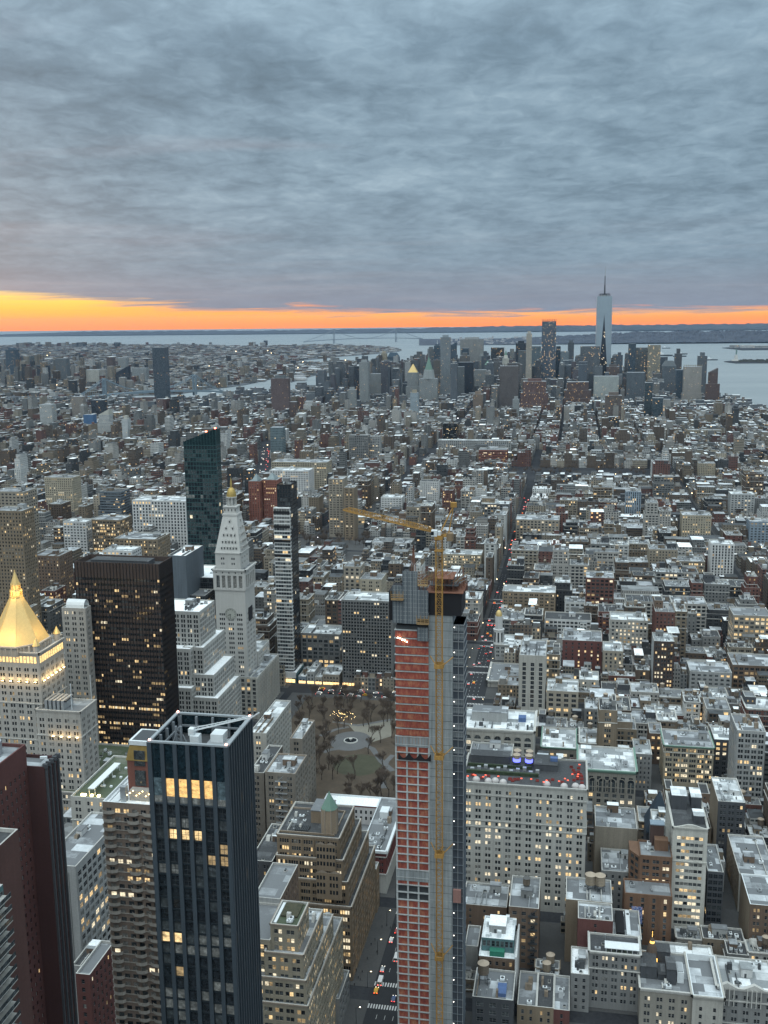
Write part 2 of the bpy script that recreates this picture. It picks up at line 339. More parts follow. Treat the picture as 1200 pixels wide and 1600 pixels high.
class Bld:
    """one building: an Empty at its base with wall, roof (> bulkhead, air_unit, ...) and window parts"""
    ALL = []
    def __init__(s, name, label, cat, X0, X1, Y0, Y1, group=None, wmax=100, sills=False):
        s.root = empty(name, ((X0+X1)/2, (Y0+Y1)/2, 0), label, cat, group)
        s.off = ((X0+X1)/2, (Y0+Y1)/2, 0); s.X0, s.X1, s.Y0, s.Y1 = X0, X1, Y0, Y1
        s.q = {'wall': Q(), 'roof': Q()}; s.wins = []; s.rest = Q(); s.wmax = wmax; s.sub = []; s.top = 0; s.sills = sills
        s.r = random.Random(hash((round(X0), round(Y0))) & 0xffff); Bld.ALL.append(s)
    def Q(s, k): return s.q.setdefault(k, Q())
    def facade(s, p0, u, n, L, z0, z1, sty, wm, trim=None):
        q = s.Q('wall'); u = np.array(u, float); n = np.array(n, float); p0 = np.array(p0, float)
        def P(a):      # (...,3) of (s,z,d) -> world
            a = np.asarray(a, float); out = np.zeros(a.shape)
            out[...,0] = p0[0]+u[0]*a[...,0]-n[0]*a[...,2]; out[...,1] = p0[1]+u[1]*a[...,0]-n[1]*a[...,2]; out[...,2] = a[...,1]; return out
        nb = int((L-2*sty.get('mg', .6))/sty['bay']) if sty['n'] else 0
        top = sty.get('top', 1.6); fl = sty['fl']; nf = int((z1-z0-top-sty.get('base', .3))/fl)
        nf = min(nf, sty.get('maxf', 999))
        if nb < 1 or nf < 1:
            q.quads(P([[(0,z0,0),(L,z0,0),(L,z1,0),(0,z1,0)]]), wm); return
        bay = (L-2*sty.get('mg', .6))/nb; rec = sty.get('rec', .32); ww, wh, k, gap = sty['ww'], sty['wh'], sty['n'], sty.get('gap', .5)
        if sty['bay'] < 3.2 and sty['ww'] > .8*sty['bay']: ww = bay-(sty['bay']-sty['ww'])
        tot = k*ww+(k-1)*gap; mg = (L-bay*nb)/2
        xs = [(mg+bay*i+(bay-tot)/2+j*(ww+gap)) for i in range(nb) for j in range(k)]
        zs = [z1-top-fl*(i+1)+(fl-wh)*.55 for i in range(nf)]
        W = [(x, x+ww) for x in xs]; Z = sorted((z, z+wh) for z in zs)
        hs = []; c = z0
        for a, b in Z: hs.append((c, a)); c = b
        hs.append((c, z1))
        q.quads(P([[(0,a,0),(L,a,0),(L,b,0),(0,b,0)] for a, b in hs]), wm)
        piers = []; c = 0
        for a, b in W: piers.append((c, a)); c = b
        piers.append((c, L))
        q.quads(P([[(a,z,0),(b,z,0),(b,t,0),(a,t,0)] for z, t in Z for a, b in piers]), wm)
        R = []
        for z, t in Z:
            for a, b in W:
                R += [[(a,z,0),(a,z,rec),(a,t,rec),(a,t,0)], [(b,z,rec),(b,z,0),(b,t,0),(b,t,rec)], [(a,z,0),(b,z,0),(b,z,rec),(a,z,rec)], [(a,t,rec),(b,t,rec),(b,t,0),(a,t,0)]]
        q.quads(P(R), wm)
        mix = sty.get('mix', DMIX); cum = np.cumsum(mix); cum = cum/cum[-1]
        rz = math.atan2(u[1], u[0])
        for fi, (z, t) in enumerate(Z):
            rowlit = s.r.random() < sty.get('litrow', .0); run = 0
            for wi, (a, b) in enumerate(W):
                if run <= 0: g = int(np.searchsorted(cum, s.r.random())); run = s.r.choice((1,1,1,2,3))
                run -= 1
                gg = s.r.choice((3,3,4,0)) if rowlit else g
                pos = P(((a+b)/2, z, rec)); s.wins.append((tuple(pos), rz, ww, t-z, gg, wm, sty.get('arch', False) and (fi >= len(Z)-sty['arch']), sty.get('mull', 2 if ww > 2.2 else 1), sty.get('frame', FRAME), P([(a,z,rec),(b,z,rec),(b,t,rec),(a,t,rec)])))
        tr = trim or TRIM
        if sty.get('pil'):
            pw, pd = sty['pil']; zt = z1-top*.5
            for i in range(nb+1):
                c = min(max(mg+bay*i, pw/2), L-pw/2); s.rib(p0, u, n, c-pw/2, c+pw/2, z0, zt, pd, sty.get('pilm', wm))
        for f_ in sty.get('belts', ()):
            z = z1-top-fl*f_-.1
            if z > z0: s.rib(p0, u, n, -.3, L+.3, z, z+.45, .45, tr)
    def rib(s, p0, u, n, a, b, z0, z1, d, mt, part='wall'):
        p0 = np.array(p0, float); u = np.array(u, float); n = np.array(n, float)
        F = lambda t, z, e: (p0[0]+u[0]*t+n[0]*e, p0[1]+u[1]*t+n[1]*e, z)
        s.Q(part).quads([[F(a,z0,d),F(b,z0,d),F(b,z1,d),F(a,z1,d)], [F(a,z0,-.02),F(a,z0,d),F(a,z1,d),F(a,z1,-.02)], [F(b,z0,d),F(b,z0,-.02),F(b,z1,-.02),F(b,z1,d)],
                         [F(a,z1,d),F(b,z1,d),F(b,z1,-.02),F(a,z1,-.02)], [F(a,z0,-.02),F(b,z0,-.02),F(b,z0,d),F(a,z0,d)]], mt)
    def box(s, X0, X1, Y0, Y1, z0, z1, wall, sty, sides=None, roof='grey', par=1.0, cornice=None, swall=None, ssty=None, parm=None, trim=None):
        wm = wall if not isinstance(wall, str) else wallm(wall); sm = wm if swall is None else (wallm(swall) if isinstance(swall, str) else swall)
        if sides is None: sides = 'N'+('W' if X1 < 8 else '')+('E' if X0 > -8 else '')
        bl = ST['blank']; ss = ssty if ssty is not None else sty
        s.facade((X0,Y0), (1,0), (0,-1), X1-X0, z0, z1, sty if 'N' in sides else bl, wm, trim)
        s.facade((X1,Y0), (0,1), (1,0), Y1-Y0, z0, z1, ss if 'W' in sides else bl, sm, trim)
        s.facade((X0,Y1), (0,-1), (-1,0), Y1-Y0, z0, z1, ss if 'E' in sides else bl, sm, trim)
        s.facade((X1,Y1), (-1,0), (0,1), X1-X0, z0, z1, bl, sm, trim)
        rm = roof if not isinstance(roof, str) else roofm(roof); r = s.Q('roof'); w = .45; pm = parm or TRIM
        zr = z1-par
        r.quads([[(X0+w,Y0+w,zr),(X1-w,Y0+w,zr),(X1-w,Y1-w,zr),(X0+w,Y1-w,zr)]], rm)
        a = [(X0,Y0),(X1,Y0),(X1,Y1),(X0,Y1)]; b = [(X0+w,Y0+w),(X1-w,Y0+w),(X1-w,Y1-w),(X0+w,Y1-w)]
        for i in range(4):
            j = (i+1)%4
            r.quads([[(*a[i],z1),(*a[j],z1),(*b[j],z1),(*b[i],z1)], [(*b[j],zr),(*b[i],zr),(*b[i],z1),(*b[j],z1)]], pm)
        if cornice:
            ch, cd, cm = cornice
            q = s.Q('cornice')
            for p0, u, n, L in (((X0,Y0),(1,0),(0,-1),X1-X0), ((X1,Y0),(0,1),(1,0),Y1-Y0), ((X0,Y1),(0,-1),(-1,0),Y1-Y0)):
                s.rib(p0, u, n, -cd, L+cd, z1-ch*.45, z1+.03, cd, cm, 'cornice'); s.rib(p0, u, n, -cd*.5, L+cd*.5, z1-ch, z1-ch*.45, cd*.5, cm, 'cornice')
        s.top = max(s.top, z1)
    def piece(s, name, parent='roof'):     # a sub-part
        q = Q(); s.sub.append((name, q, parent)); return q
    def bulkhead(s, x0, x1, y0, y1, z0, z1, wall='grey', roof='grey'):
        q = s.piece('bulkhead'); wm = wallm(wall) if isinstance(wall, str) else wall
        q.box(x0,x1,y0,y1,z0,z1,wm); q.box(x0-.15,x1+.15,y0-.15,y1+.15,z1,z1+.3,roofm(roof))
        q.box(x0+(x1-x0)*.3, x0+(x1-x0)*.3+1.0, y0-.05, y0, z0, z0+2.1, DARKM)
    def clutter(s, X0, X1, Y0, Y1, z, n=5, big=True):
        r = s.r; W, D = X1-X0, Y1-Y0
        if W < 5 or D < 5: return
        if big:
            w, d = min(W*.4, r.uniform(4,8)), min(D*.4, r.uniform(4,7)); x = r.uniform(X0+1, X1-w-1); y = r.uniform(Y0+D*.3, Y1-d-1) if D*.7 > d+1 else Y0+1
            s.bulkhead(x, x+w, y, y+d, z, z+r.uniform(2.8,4.5), r.choice(('grey','palegrey','tan','white','brown')), r.choice(('snowy','silver','grey')))
        n = int(n*1.4); pm = r.choice((TRIM, WOOD, DARKM, METAL))
        for i in range(n):
            w, d, h = r.uniform(.8,2.8), r.uniform(.8,2.8), r.uniform(.7,2.2); x = r.uniform(X0+1, X1-w-1); y = r.uniform(Y0+1, Y1-d-1)
            k = r.random()
            if k < .14 and W > 9: q = s.piece('party_wall'); q.box(x,x+.35,Y0+.2,Y0+D*r.uniform(.4,.9),z,z+r.uniform(1,1.8),pm)
            elif k < .24: q = s.piece('stair_hut'); q.rfrustum(x,x+w,y,y+d+1,z,x,x+w,y+d*.6,y+d+1,z+h+1.2,pm)
            elif k < .62:
                q = s.piece('air_unit'); mt = r.choice((METAL, METALW, METALW)); q.box(x,x+w,y,y+d,z+.3,z+h,mt); q.box(x+.1,x+.25,y+.1,y+d-.1,z,z+.3,DARKM); q.box(x+w-.25,x+w-.1,y+.1,y+d-.1,z,z+.3,DARKM)
                q.frustum(x+w/2, y+d/2, z+h, min(w,d)*.35, z+h+.18, min(w,d)*.35, 10, DARKM)
            elif k < .8:
                q = s.piece('vent_pipe'); q.frustum(x, y, z, .22, z+h+.6, .22, 6, METAL); q.frustum(x, y, z+h+.6, .42, z+h+.85, .1, 6, METAL)
            else:
                q = s.piece('skylight'); q.box(x,x+w,y,y+d,z,z+.5,TRIM); q.rfrustum(x+.1,x+w-.1,y+.1,y+d-.1,z+.5,x+w*.3,x+w*.7,y+.2,y+d-.2,z+1.1,GL[1])
    def finish(s, vis=None):
        off = s.off; parts = {}
        cpos = Vector((0,0,EYE)); cand = []; rest = []
        for w in s.wins:
            p = Vector(w[0]); d = (p-cpos).length; x, y = PXY(*w[0]); px = w[2]*1037/d
            ok = -10 < x < 1210 and y < 1615 and px >= 1.45 and s.wmax > 0 and (vis is None or y < vis)
            (cand if ok else rest).append((d-(p.z)*.15, w))
        cand.sort(key=lambda c: c[0]); rest += cand[s.wmax:]; cand = cand[:s.wmax]
        for k, q in s.q.items():
            o = q.obj(k, s.root, off)
            if o: parts[k] = o
        for i, (d, w) in enumerate(cand):
            me = window_mesh(w[2], w[3], w[4], w[8], w[5], w[6], w[7])
            o = bpy.data.objects.new('window', me); COL.objects.link(o); o.parent = s.root
            o.location = (w[0][0]-off[0], w[0][1]-off[1], w[0][2]); o.rotation_euler = (0,0,w[1])
            if s.sills and d < 900:
                c = bpy.data.objects.new('sill', sill_mesh(w[2], TRIM)); COL.objects.link(c); c.parent = o
        if rest:
            q = Q(); q.quadsm([w[9] for d, w in rest], [GL[w[4]] for d, w in rest]); q.obj('window', s.root, off, kind='stuff' if len(rest) > 1 else None)
        for name, q, par in s.sub: q.obj(name, parts.get(par, s.root), off)
        return s.root
HEROES = []      # footprints taken: (X0,X1,Y0,Y1)
KEEP = []        # what must stay in sight: (x0,x1,ybottom,Y)
LM = []          # landmarks for the labels: (phrase, x, y)
def reserve(X0, X1, Y0, Y1, ybot=None, pad=1.0):
    HEROES.append((X0-pad, X1+pad, Y0-pad, Y1+pad))
    if ybot:
        xs = [PXY(a, b, c)[0] for a in (X0, X1) for b in (Y0, Y1) for c in (0, 40)]
        KEEP.append((min(xs), max(xs), ybot, Y0))
def landmark(phrase, X, Y, Z): LM.append((phrase, *PXY(X, Y, Z), Y))
def cyl_obj(name, mt, x, y, z0, r0, z1, r1, n, parent, off): q = Q(); q.frustum(x,y,z0,r0,z1,r1,n,mt); return q.obj(name, parent, off)

# ------------------------------------------------------------------ rooftop water tanks
WOOD = masonry('tank_staves', (.165,.135,.105), streak=.6); WOODL = masonry('tank_staves_pale', (.30,.25,.19), streak=.5); CONE = plain('tank_cone', (.36,.30,.235), .8); CONED = plain('tank_cone_dark', (.10,.10,.10), .8)
def tank_proto(wood, cone, hleg=4.0, r=1.9, h=3.6):
    t = empty('water_tank', (0,0,0))
    q = Q(); q.frustum(0,0,hleg,r,hleg+h,r*.97,16,wood)
    for k in range(6): q.frustum(0,0,hleg+.2+k*h/6,r*1.012,hleg+.27+k*h/6,r*1.012,16,DARKM,cap=False)
    q.obj('barrel', t)
    q = Q(); q.frustum(0,0,hleg+h,r*1.08,hleg+h+r*.62,.05,16,cone,cap=False); q.obj('cone_roof', t)
    for sx in (-1,1):
        for sy in (-1,1): q = Q(); q.bar((sx*r*.72,sy*r*.72,0),(sx*r*.62,sy*r*.62,hleg),.2,DARKM); q.obj('leg', t)
    q = Q()
    for z in (hleg*.5, hleg-.1):
        for a, b in (((-1,-1),(1,-1)),((1,-1),(1,1)),((1,1),(-1,1)),((-1,1),(-1,-1))): q.bar((a[0]*r*.68,a[1]*r*.68,z),(b[0]*r*.68,b[1]*r*.68,z),.16,DARKM)
    q.box(-r*.85,r*.85,-r*.85,r*.85,hleg-.22,hleg-.02,DARKM,True); q.obj('frame', t)
    return remember(t)
TANKS = [tank_proto(WOOD, CONE), tank_proto(WOODL, CONE, 2.6, 2.1, 4.0), tank_proto(WOOD, CONED, 5.2, 1.8, 3.4)]
TANKUSED = [False]*3; TANKLIST = []
def tank(x, y, z, k=0, label=None, sc=1.0):
    if not TANKUSED[k]: t = TANKS[k]; TANKUSED[k] = True
    else: t = copy_tree(TANKS[k])
    t.location = (x, y, z); t.scale = (sc,)*3; t.rotation_euler = (0,0,random.uniform(0,1.5))
    t['category'] = 'water tank'; t['group'] = 'rooftop water tanks'
    if label: t['label'] = label
    else: TANKLIST.append((t, x, y, z, k))
    return t
# ------------------------------------------------------------------ water, land, hills
def geo(la, lo):
    s = (40.7484-la)*111.2e3; w = (-73.9857-lo)*84.3e3; a = math.radians(29)
    return (w*math.cos(a)-s*math.sin(a), s*math.cos(a)+w*math.sin(a))
def water_mat():
    mt, t, b = _mat('harbour_water')
    g = t.node('ShaderNodeNewGeometry').outputs['Position']
    n = t.noise(t.mapping(g, (.0007,.0022,.001)), 1, 5, .65, .4)
    t.inp(b, 'Base Color', t.ramp(n, [(.3, (.185,.215,.23)), (.7, (.24,.27,.285))]))
    b.inputs['Roughness'].default_value = .62; b.inputs['Specular IOR Level'].default_value = .25
    w = t.noise(t.mapping(g, (.02,.06,.05)), 1, 3, .6)
    bp = t.node('ShaderNodeBump'); bp.inputs['Strength'].default_value = .5; bp.inputs['Distance'].default_value = 3.0
    t.inp(bp, 'Height', w); t.l.new(bp.outputs[0], b.inputs['Normal']); return mt
def sheet(name, pts, z, mt, kind='structure', depth=0.0):
    bm = bmesh.new(); vs = [bm.verts.new((x, y, z)) for x, y in pts]; f = bm.faces.new(vs)
    if f.normal.z < 0: f.normal_flip()
    if depth:
        r = bmesh.ops.extrude_face_region(bm, geom=[f]); bmesh.ops.translate(bm, vec=(0,0,-depth), verts=[v for v in r['geom'] if isinstance(v, bmesh.types.BMVert)])
    bmesh.ops.triangulate(bm, faces=bm.faces[:]); me = bpy.data.meshes.new(name); bm.to_mesh(me); bm.free(); me.materials.append(mt)
    o = bpy.data.objects.new(name, me); COL.objects.link(o)
    if kind: o['kind'] = kind
    return o
sheet('water', [(-60000,-6000),(60000,-6000),(60000,60000),(-60000,60000)], -3.0, water_mat())
def land_mat():
    mt, t, b = _mat('city_ground')
    g = t.node('ShaderNodeNewGeometry').outputs['Position']
    n = t.noise(t.mapping(g, (.02,.02,.02)), 1, 4, .6); f = t.noise(t.mapping(g, (.5,.5,.5)), 1, 3, .6)
    t.inp(b, 'Base Color', t.ramp(t.math('ADD', t.math('MULTIPLY', n, .6), t.math('MULTIPLY', f, .4)), [(.35, (.022,.024,.028)), (.5, (.035,.037,.042)), (.7, (.055,.058,.062))]))
    b.inputs['Roughness'].default_value = .9; b.inputs['Specular IOR Level'].default_value = .08; return mt
def country_mat(name, a, c, sc=.004):
    mt, t, b = _mat(name)
    g = t.node('ShaderNodeNewGeometry').outputs['Position']
    n = t.noise(t.mapping(g, (sc,sc,sc)), 1, 6, .7)
    t.inp(b, 'Base Color', t.ramp(n, [(.35, a), (.65, c)])); b.inputs['Roughness'].default_value = .95; return mt
LAND = land_mat()
MANH = [geo(*p) for p in [(40.7900,-73.9750),(40.7420,-74.0100),(40.7260,-74.0115),(40.7170,-74.0165),(40.7060,-74.0185),(40.7005,-74.0160),(40.7015,-74.0100),(40.7055,-74.0020),(40.7090,-73.9930),(40.7105,-73.9775),(40.7190,-73.9730),(40.7270,-73.9715),(40.7350,-73.9735),(40.7460,-73.9690),(40.7700,-73.9450),(40.82,-73.93)]]
BKLN = [geo(*p) for p in [(40.7350,-73.9580),(40.7130,-73.9690),(40.7050,-73.9700),(40.7030,-73.9800),(40.7045,-73.9930),(40.6990,-73.9985),(40.6930,-74.0025)]]
# the docks below the heights, read off where their edges lie on the ground
BKLN += [G(455,597), G(478,590), G(500,584), G(520,581), G(545,579), G(556,577), G(563,575), G(590,573), G(598,569), G(585,566.5), G(560,564.5), G(520,564.5), G(490,566.5), G(468,566), G(466,563.5), G(500,560.5), G(530,557), G(568,554.5), G(600,551.5), G(624,549), G(627,546), G(615,543.5), G(580,540.5), G(545,539.2), G(500,538.6), G(420,540.2), G(400,541.2), G(300,538.6), G(180,538.5), G(60,539), G(-60,541), G(-400,552)]
BKLN += [(-14000,2000),(-6000,1000)]
sheet('manhattan_ground', MANH, 0.0, LAND, depth=3.5)
sheet('brooklyn_ground', BKLN, 0.0, country_mat('far_ground', (.05,.06,.075), (.10,.11,.12), .01), depth=3.5)
# narrow basin and inlet lying inside the docks, and the two harbour islands
WM = bpy.data.materials['harbour_water']
def pxpoly(pts, z=0.0): return [G(x, y, z) for x, y in pts]
sheet('inlet', pxpoly([(330,612),(420,611),(452,606),(448,602),(400,606),(345,607)], .6), .6, WM)
sheet('basin', pxpoly([(372,619),(430,616),(470,611),(452,610),(400,613.5)], .6), .6, WM)
sheet('governors_island', pxpoly([(640,566),(720,563),(760,566),(740,574),(660,575)], 0), 1.0, LAND, depth=4)
sheet('liberty_island', pxpoly([(1131,565),(1150,562.5),(1178,562.5),(1215,564),(1230,567),(1150,567.4)], 0), 1.0, LAND, depth=4)
sheet('ellis_island', pxpoly([(1128,543.5),(1150,541.8),(1175,541.0),(1230,541.5),(1240,546.2),(1160,547)], 0), 1.0, LAND, depth=4)
def ridge(name, px, Y0, Y1, mt, nx=220, ny=14, seed=1):
    """a hill range from Y0 to Y1; px = [(x in view, crest elevation in metres)]"""
    r = np.random.default_rng(seed); xs = np.linspace(px[0][0], px[-1][0], nx); hh = np.interp(xs, [p[0] for p in px], [p[1] for p in px])
    nz = np.convolve(r.random(nx+12), np.ones(7)/7, 'same')[:nx]*.6 + np.convolve(r.random(nx+40), np.ones(25)/25, 'same')[:nx]*1.2
    hh = hh*(.65+.4*nz/nz.mean()); V_ = []; idx = []
    for j in range(ny):
        t = j/(ny-1); y = Y0+(Y1-Y0)*t; prof = math.sin(math.pi*min(1, t*1.15+.02)**.8) if t < .98 else 0
        for i in range(nx):
            gx = G(xs[i], 560)[0]/G(xs[i], 560)[1]*y
            V_.append((gx, y, -3+max(0, hh[i]*prof*(.8+.35*r.random()))+.5))
    F = [(j*nx+i, j*nx+i+1, (j+1)*nx+i+1, (j+1)*nx+i) for j in range(ny-1) for i in range(nx-1)]
    me = bpy.data.meshes.new(name); me.from_pydata(V_, [], F); me.materials.append(mt); me.update()
    o = bpy.data.objects.new(name, me); COL.objects.link(o); o['kind'] = 'structure'; return o
HM = country_mat('wooded_hills', (.022,.028,.036), (.04,.048,.058), .0006); SM = country_mat('built_hills', (.012,.018,.034), (.05,.058,.075), .004)
ridge('far_hills', [(-150,55),(40,62),(110,105),(300,105),(420,100),(500,112),(700,120),(800,160),(1000,150),(1400,160)], 29500, 33500, HM, seed=3)
ridge('island_hills', [(655,8),(700,34),(760,40),(830,58),(900,85),(980,120),(1040,128),(1100,130),(1250,125),(1400,110)], 14200, 19500, SM, nx=260, ny=26, seed=5)

# ------------------------------------------------------------------ streets
AVE = [(-80,30),(205,30),(485,30),(765,30),(1010,30),(1260,30)]
def s_(n): return 40+(33-n)*80.5
ASPH = masonry('asphalt', (.036,.038,.042), streak=.1, spec=.08); PAVE = masonry('sidewalk_concrete', (.07,.071,.072), streak=.1, fine=.7, spec=.08); WPAINT = plain('road_paint_white', (.5,.5,.5), .8)
NS1 = [-1790,-1620,-1450,-1280,-1065,-850,-640,-505,-375,-235,-80,205,485,765,1010]
EW1 = [s_(n) for n in range(34,1,-1)]
CORR = [  # corridors kept clear: polyline, half width
 ([(205,-60),(-80,845),(-270,1250),(-330,1560),(-350,3500),(-420,5600)], 10),
 ([(-330,1570),(-640,2080),(-800,2640),(-830,3300)], 12),
 ([(-80,-100),(-80,1000)], 15), ([(-80,1000),(-80,1990)], 11),
]
def seg_dist(px, py, a, b):
    ax, ay = a; bx, by = b; dx, dy = bx-ax, by-ay; t = np.clip(((px-ax)*dx+(py-ay)*dy)/(dx*dx+dy*dy), 0, 1)
    return np.hypot(px-(ax+t*dx), py-(ay+t*dy))
def in_corr(x0, x1, y0, y1):
    cx, cy = (x0+x1)/2, (y0+y1)/2
    for pl, hw in CORR:
        for a, b in zip(pl[:-1], pl[1:]):
            for (x, y) in ((cx,cy),(x0,y0),(x1,y0),(x0,y1),(x1,y1)):
                if seg_dist(x, y, a, b) < hw: return True
    return False
def pip(x, y, poly):
    c = False; n = len(poly)
    for i in range(n):
        x1, y1 = poly[i]; x2, y2 = poly[(i+1)%n]
        if (y1 > y) != (y2 > y) and x < (x2-x1)*(y-y1)/(y2-y1)+x1: c = not c
    return c
def in_view(x0, x1, y0, y1, pad=60):
    for x in (x0, x1):
        for y in (y0, y1):
            if y > 120:
                a = PXY(x, y, 0)[0]
                if -pad < a < 1200+pad: return True
    return False

# Madison Square Park: lawn, paths, trees
PX0, PX1, PY0, PY1 = -222, -97, 614, 832
LAWN = country_mat('winter_lawn', (.050,.038,.026), (.085,.064,.045), .09); LAWNG = country_mat('green_lawn', (.040,.042,.024), (.058,.058,.036), .12)
GRAV = masonry('park_path', (.12,.122,.125), streak=.05); GRAVD = masonry('park_sand', (.20,.19,.16), streak=.05)
sheet('park_lawn', [(PX0,PY0),(PX1,PY0),(PX1,PY1),(PX0,PY1)], .20, LAWN, depth=.2)
def ellipse(cx, cy, rx, ry, n=28): return [(cx+rx*math.cos(2*math.pi*i/n), cy+ry*math.sin(2*math.pi*i/n)) for i in range(n)]
fx, fy = G(548,1158)
sheet('oval_lawn', ellipse(-150, 700, 18, 19), .206, LAWNG)
def path(name, pts, w, z, mt):
    pts = [Vector(p) for p in pts]; L, R_ = [], []
    for i, p in enumerate(pts):
        d = (pts[min(i+1,len(pts)-1)]-pts[max(i-1,0)]).normalized(); nrm = Vector((-d.y, d.x)); L.append(p+nrm*w/2); R_.append(p-nrm*w/2)
    return sheet(name, [(p.x,p.y) for p in L+R_[::-1]], z, mt)
sheet('fountain_plaza', ellipse(fx, fy, 16, 19), .222, GRAV)
sheet('gravel_plaza', pxpoly([(545,1133),(610,1126),(612,1150),(580,1160),(560,1150)], .2), .218, GRAVD)
path('park_path', pxpoly([(614,1205),(596,1190),(582,1170),(565,1162),(540,1168),(515,1172),(505,1176)]), 4.5, .230, GRAV)
path('park_path', pxpoly([(600,1232),(597,1210),(604,1190),(614,1180)]), 4, .234, GRAV)
path('park_path', pxpoly([(500,1150),(525,1140),(545,1136)]), 3.5, .238, GRAV)
path('park_path', pxpoly([(520,1128),(560,1134),(614,1124)]), 3.5, .242, GRAV)
HEROES.append((PX0-3, PX1+3, PY0-3, PY1+3)); KEEP.append((496, 618, 1236, 640))
# fountain
ft = empty('fountain', (fx, fy, .22), 'round stone fountain basin in the middle of the park plaza', 'fountain')
q = Q(); q.frustum(0,0,0,5.6,.7,5.4,24,TRIM,cap=False); q.frustum(0,0,.7,5.4,.7,4.7,24,TRIM,cap=False); q.frustum(0,0,.7,4.7,.3,4.7,24,TRIM,cap=False); q.obj('basin', ft)
q = Q(); q.frustum(0,0,0,4.7,.35,4.7,24,GL[0]); q.obj('pool', ft)
q = Q(); q.frustum(0,0,.3,.5,1.6,.3,10,TRIM); q.frustum(0,0,1.6,1.3,1.9,1.4,14,TRIM); q.obj('pedestal', ft)
# bare trees
BARK = masonry('bark', (.085,.072,.062), fine=3); TWIG = masonry('twigs', (.105,.083,.068), fine=3)
def tree_proto(seed, h=15.0):
    r = random.Random(seed); t = empty('bare_tree', (0,0,0)); T_ = Q(); C_ = Q()
    def grow(p, d, L, w, lvl):
        n = 2 if lvl < 3 else 1
        for i in range(n):
            d2 = (d+Vector((r.uniform(-.14,.14), r.uniform(-.14,.14), .07))).normalized(); q_ = p+d2*L/n
            w2 = w*.8
            (T_ if lvl < 2 else C_).bar(p, q_, w, BARK if lvl < 2 else TWIG); p, d, w = q_, d2, w2
        if lvl < 5:
            for k in range(r.choice((3,3,4)) if lvl < 4 else 3):
                a = r.uniform(0, 2*math.pi); sp = r.uniform(.35,.62)
                side = Vector((math.cos(a), math.sin(a), r.uniform(.1,.6)))
                grow(p-d*L*r.uniform(0,.25), (d+side*sp*1.1).normalized(), L*r.uniform(.62,.8), max(w*.66,.075), lvl+1)
    grow(Vector((0,0,0)), Vector((0,0,1)), h*.27, .5, 0)
    T_.obj('trunk', t); C_.obj('crown', t); return remember(t)
TREES = [tree_proto(s, h) for s, h in ((1,19),(2,21),(3,17))]
TREEUSED = [0,0,0]
TREELAB = []
def plant(x, y, z, k, sc, label, group):
    t = TREES[k] if not TREEUSED[k] else copy_tree(TREES[k]); TREEUSED[k] = 1
    t.location = (x,y,z); t.scale = (sc,)*3; t.rotation_euler = (0,0,random.uniform(0,6.28))
    tag(t, label, 'tree', group); return t
rt = random.Random(5); tp = []
while len(tp) < 120:
    x, y = rt.uniform(PX0+3, PX1-2), rt.uniform(PY0+8, PY1-3); e = math.hypot((x+150)/19, (y-700)/19)
    if e < 1 or math.hypot(x-fx, y-fy) < 17: continue
    if all(math.hypot(x-a, y-b) > 5.2 for a, b in tp): tp.append((x, y))
tp.sort(key=lambda p: (p[1], p[0]))
TREEPOS = [(x, y, .2) for x, y in tp]
for i, (x, y) in enumerate(tp): TREELAB.append((plant(x, y, .2, i%3, rt.uniform(.95,1.35), None, 'bare trees in the square park'), x, y))
# festive lights strung in one crown
lm = plain('string_light_bulb', (1,.8,.4), emit=(1,.72,.3), es=9); lx, ly = G(536,1128)
q = Q(); rl = random.Random(3)
for i in range(60):
    x, y, z = lx+rl.gauss(0,5), ly+rl.gauss(0,4), rl.uniform(2,9); q.box(x-.09,x+.09,y-.09,y+.09,z,z+.18,lm,True)
o = q.obj('string_lights'); tag(o, 'warm string lights glowing in the bare trees by the fountain plaza', 'lights')
# union square wood and washington square wood: masses of bare crowns far off
def wood(name, pts, n, h, seed):
    r = random.Random(seed); xs = [p[0] for p in pts]; ys = [p[1] for p in pts]; q = Q(); k = 0
    while k < n:
        x, y = r.uniform(min(xs), max(xs)), r.uniform(min(ys), max(ys))
        if not pip(x, y, pts): continue
        k += 1; H_ = h*r.uniform(.7,1.2); R0 = H_*.42; q.bar((x,y,0),(x,y,H_*.4),.5,BARK)
        for i in range(46):
            v = Vector((r.gauss(0,1), r.gauss(0,1), r.gauss(0,.8))).normalized()*R0*r.uniform(.5,1); v.z = v.z*.8
            q.bar((x,y,H_*.35), (x+v.x, y+v.y, H_*.62+v.z), .16, TWIG)
    o = q.obj(name); o['kind'] = 'stuff'; tag(o, 'mass of bare brown treetops filling a far city square', 'trees')
    xs2, ys2 = (min(xs), max(xs)), (min(ys), max(ys)); HEROES.append((xs2[0], xs2[1], ys2[0], ys2[1])); return o
US = [G(478,858), G(580,862), G(578,838), G(470,836)]
wood('square_trees', US, 46, 15, 4); KEEP.append((475,580,862,min(p[1] for p in US)))
WS = [(-130,2150),(150,2150),(150,2290),(-130,2290)]
wood('campus_trees', WS, 60, 16, 6); KEEP.append((*sorted((PXY(-130,2150)[0], PXY(150,2150)[0])), PXY(0,2150)[1], 2150))

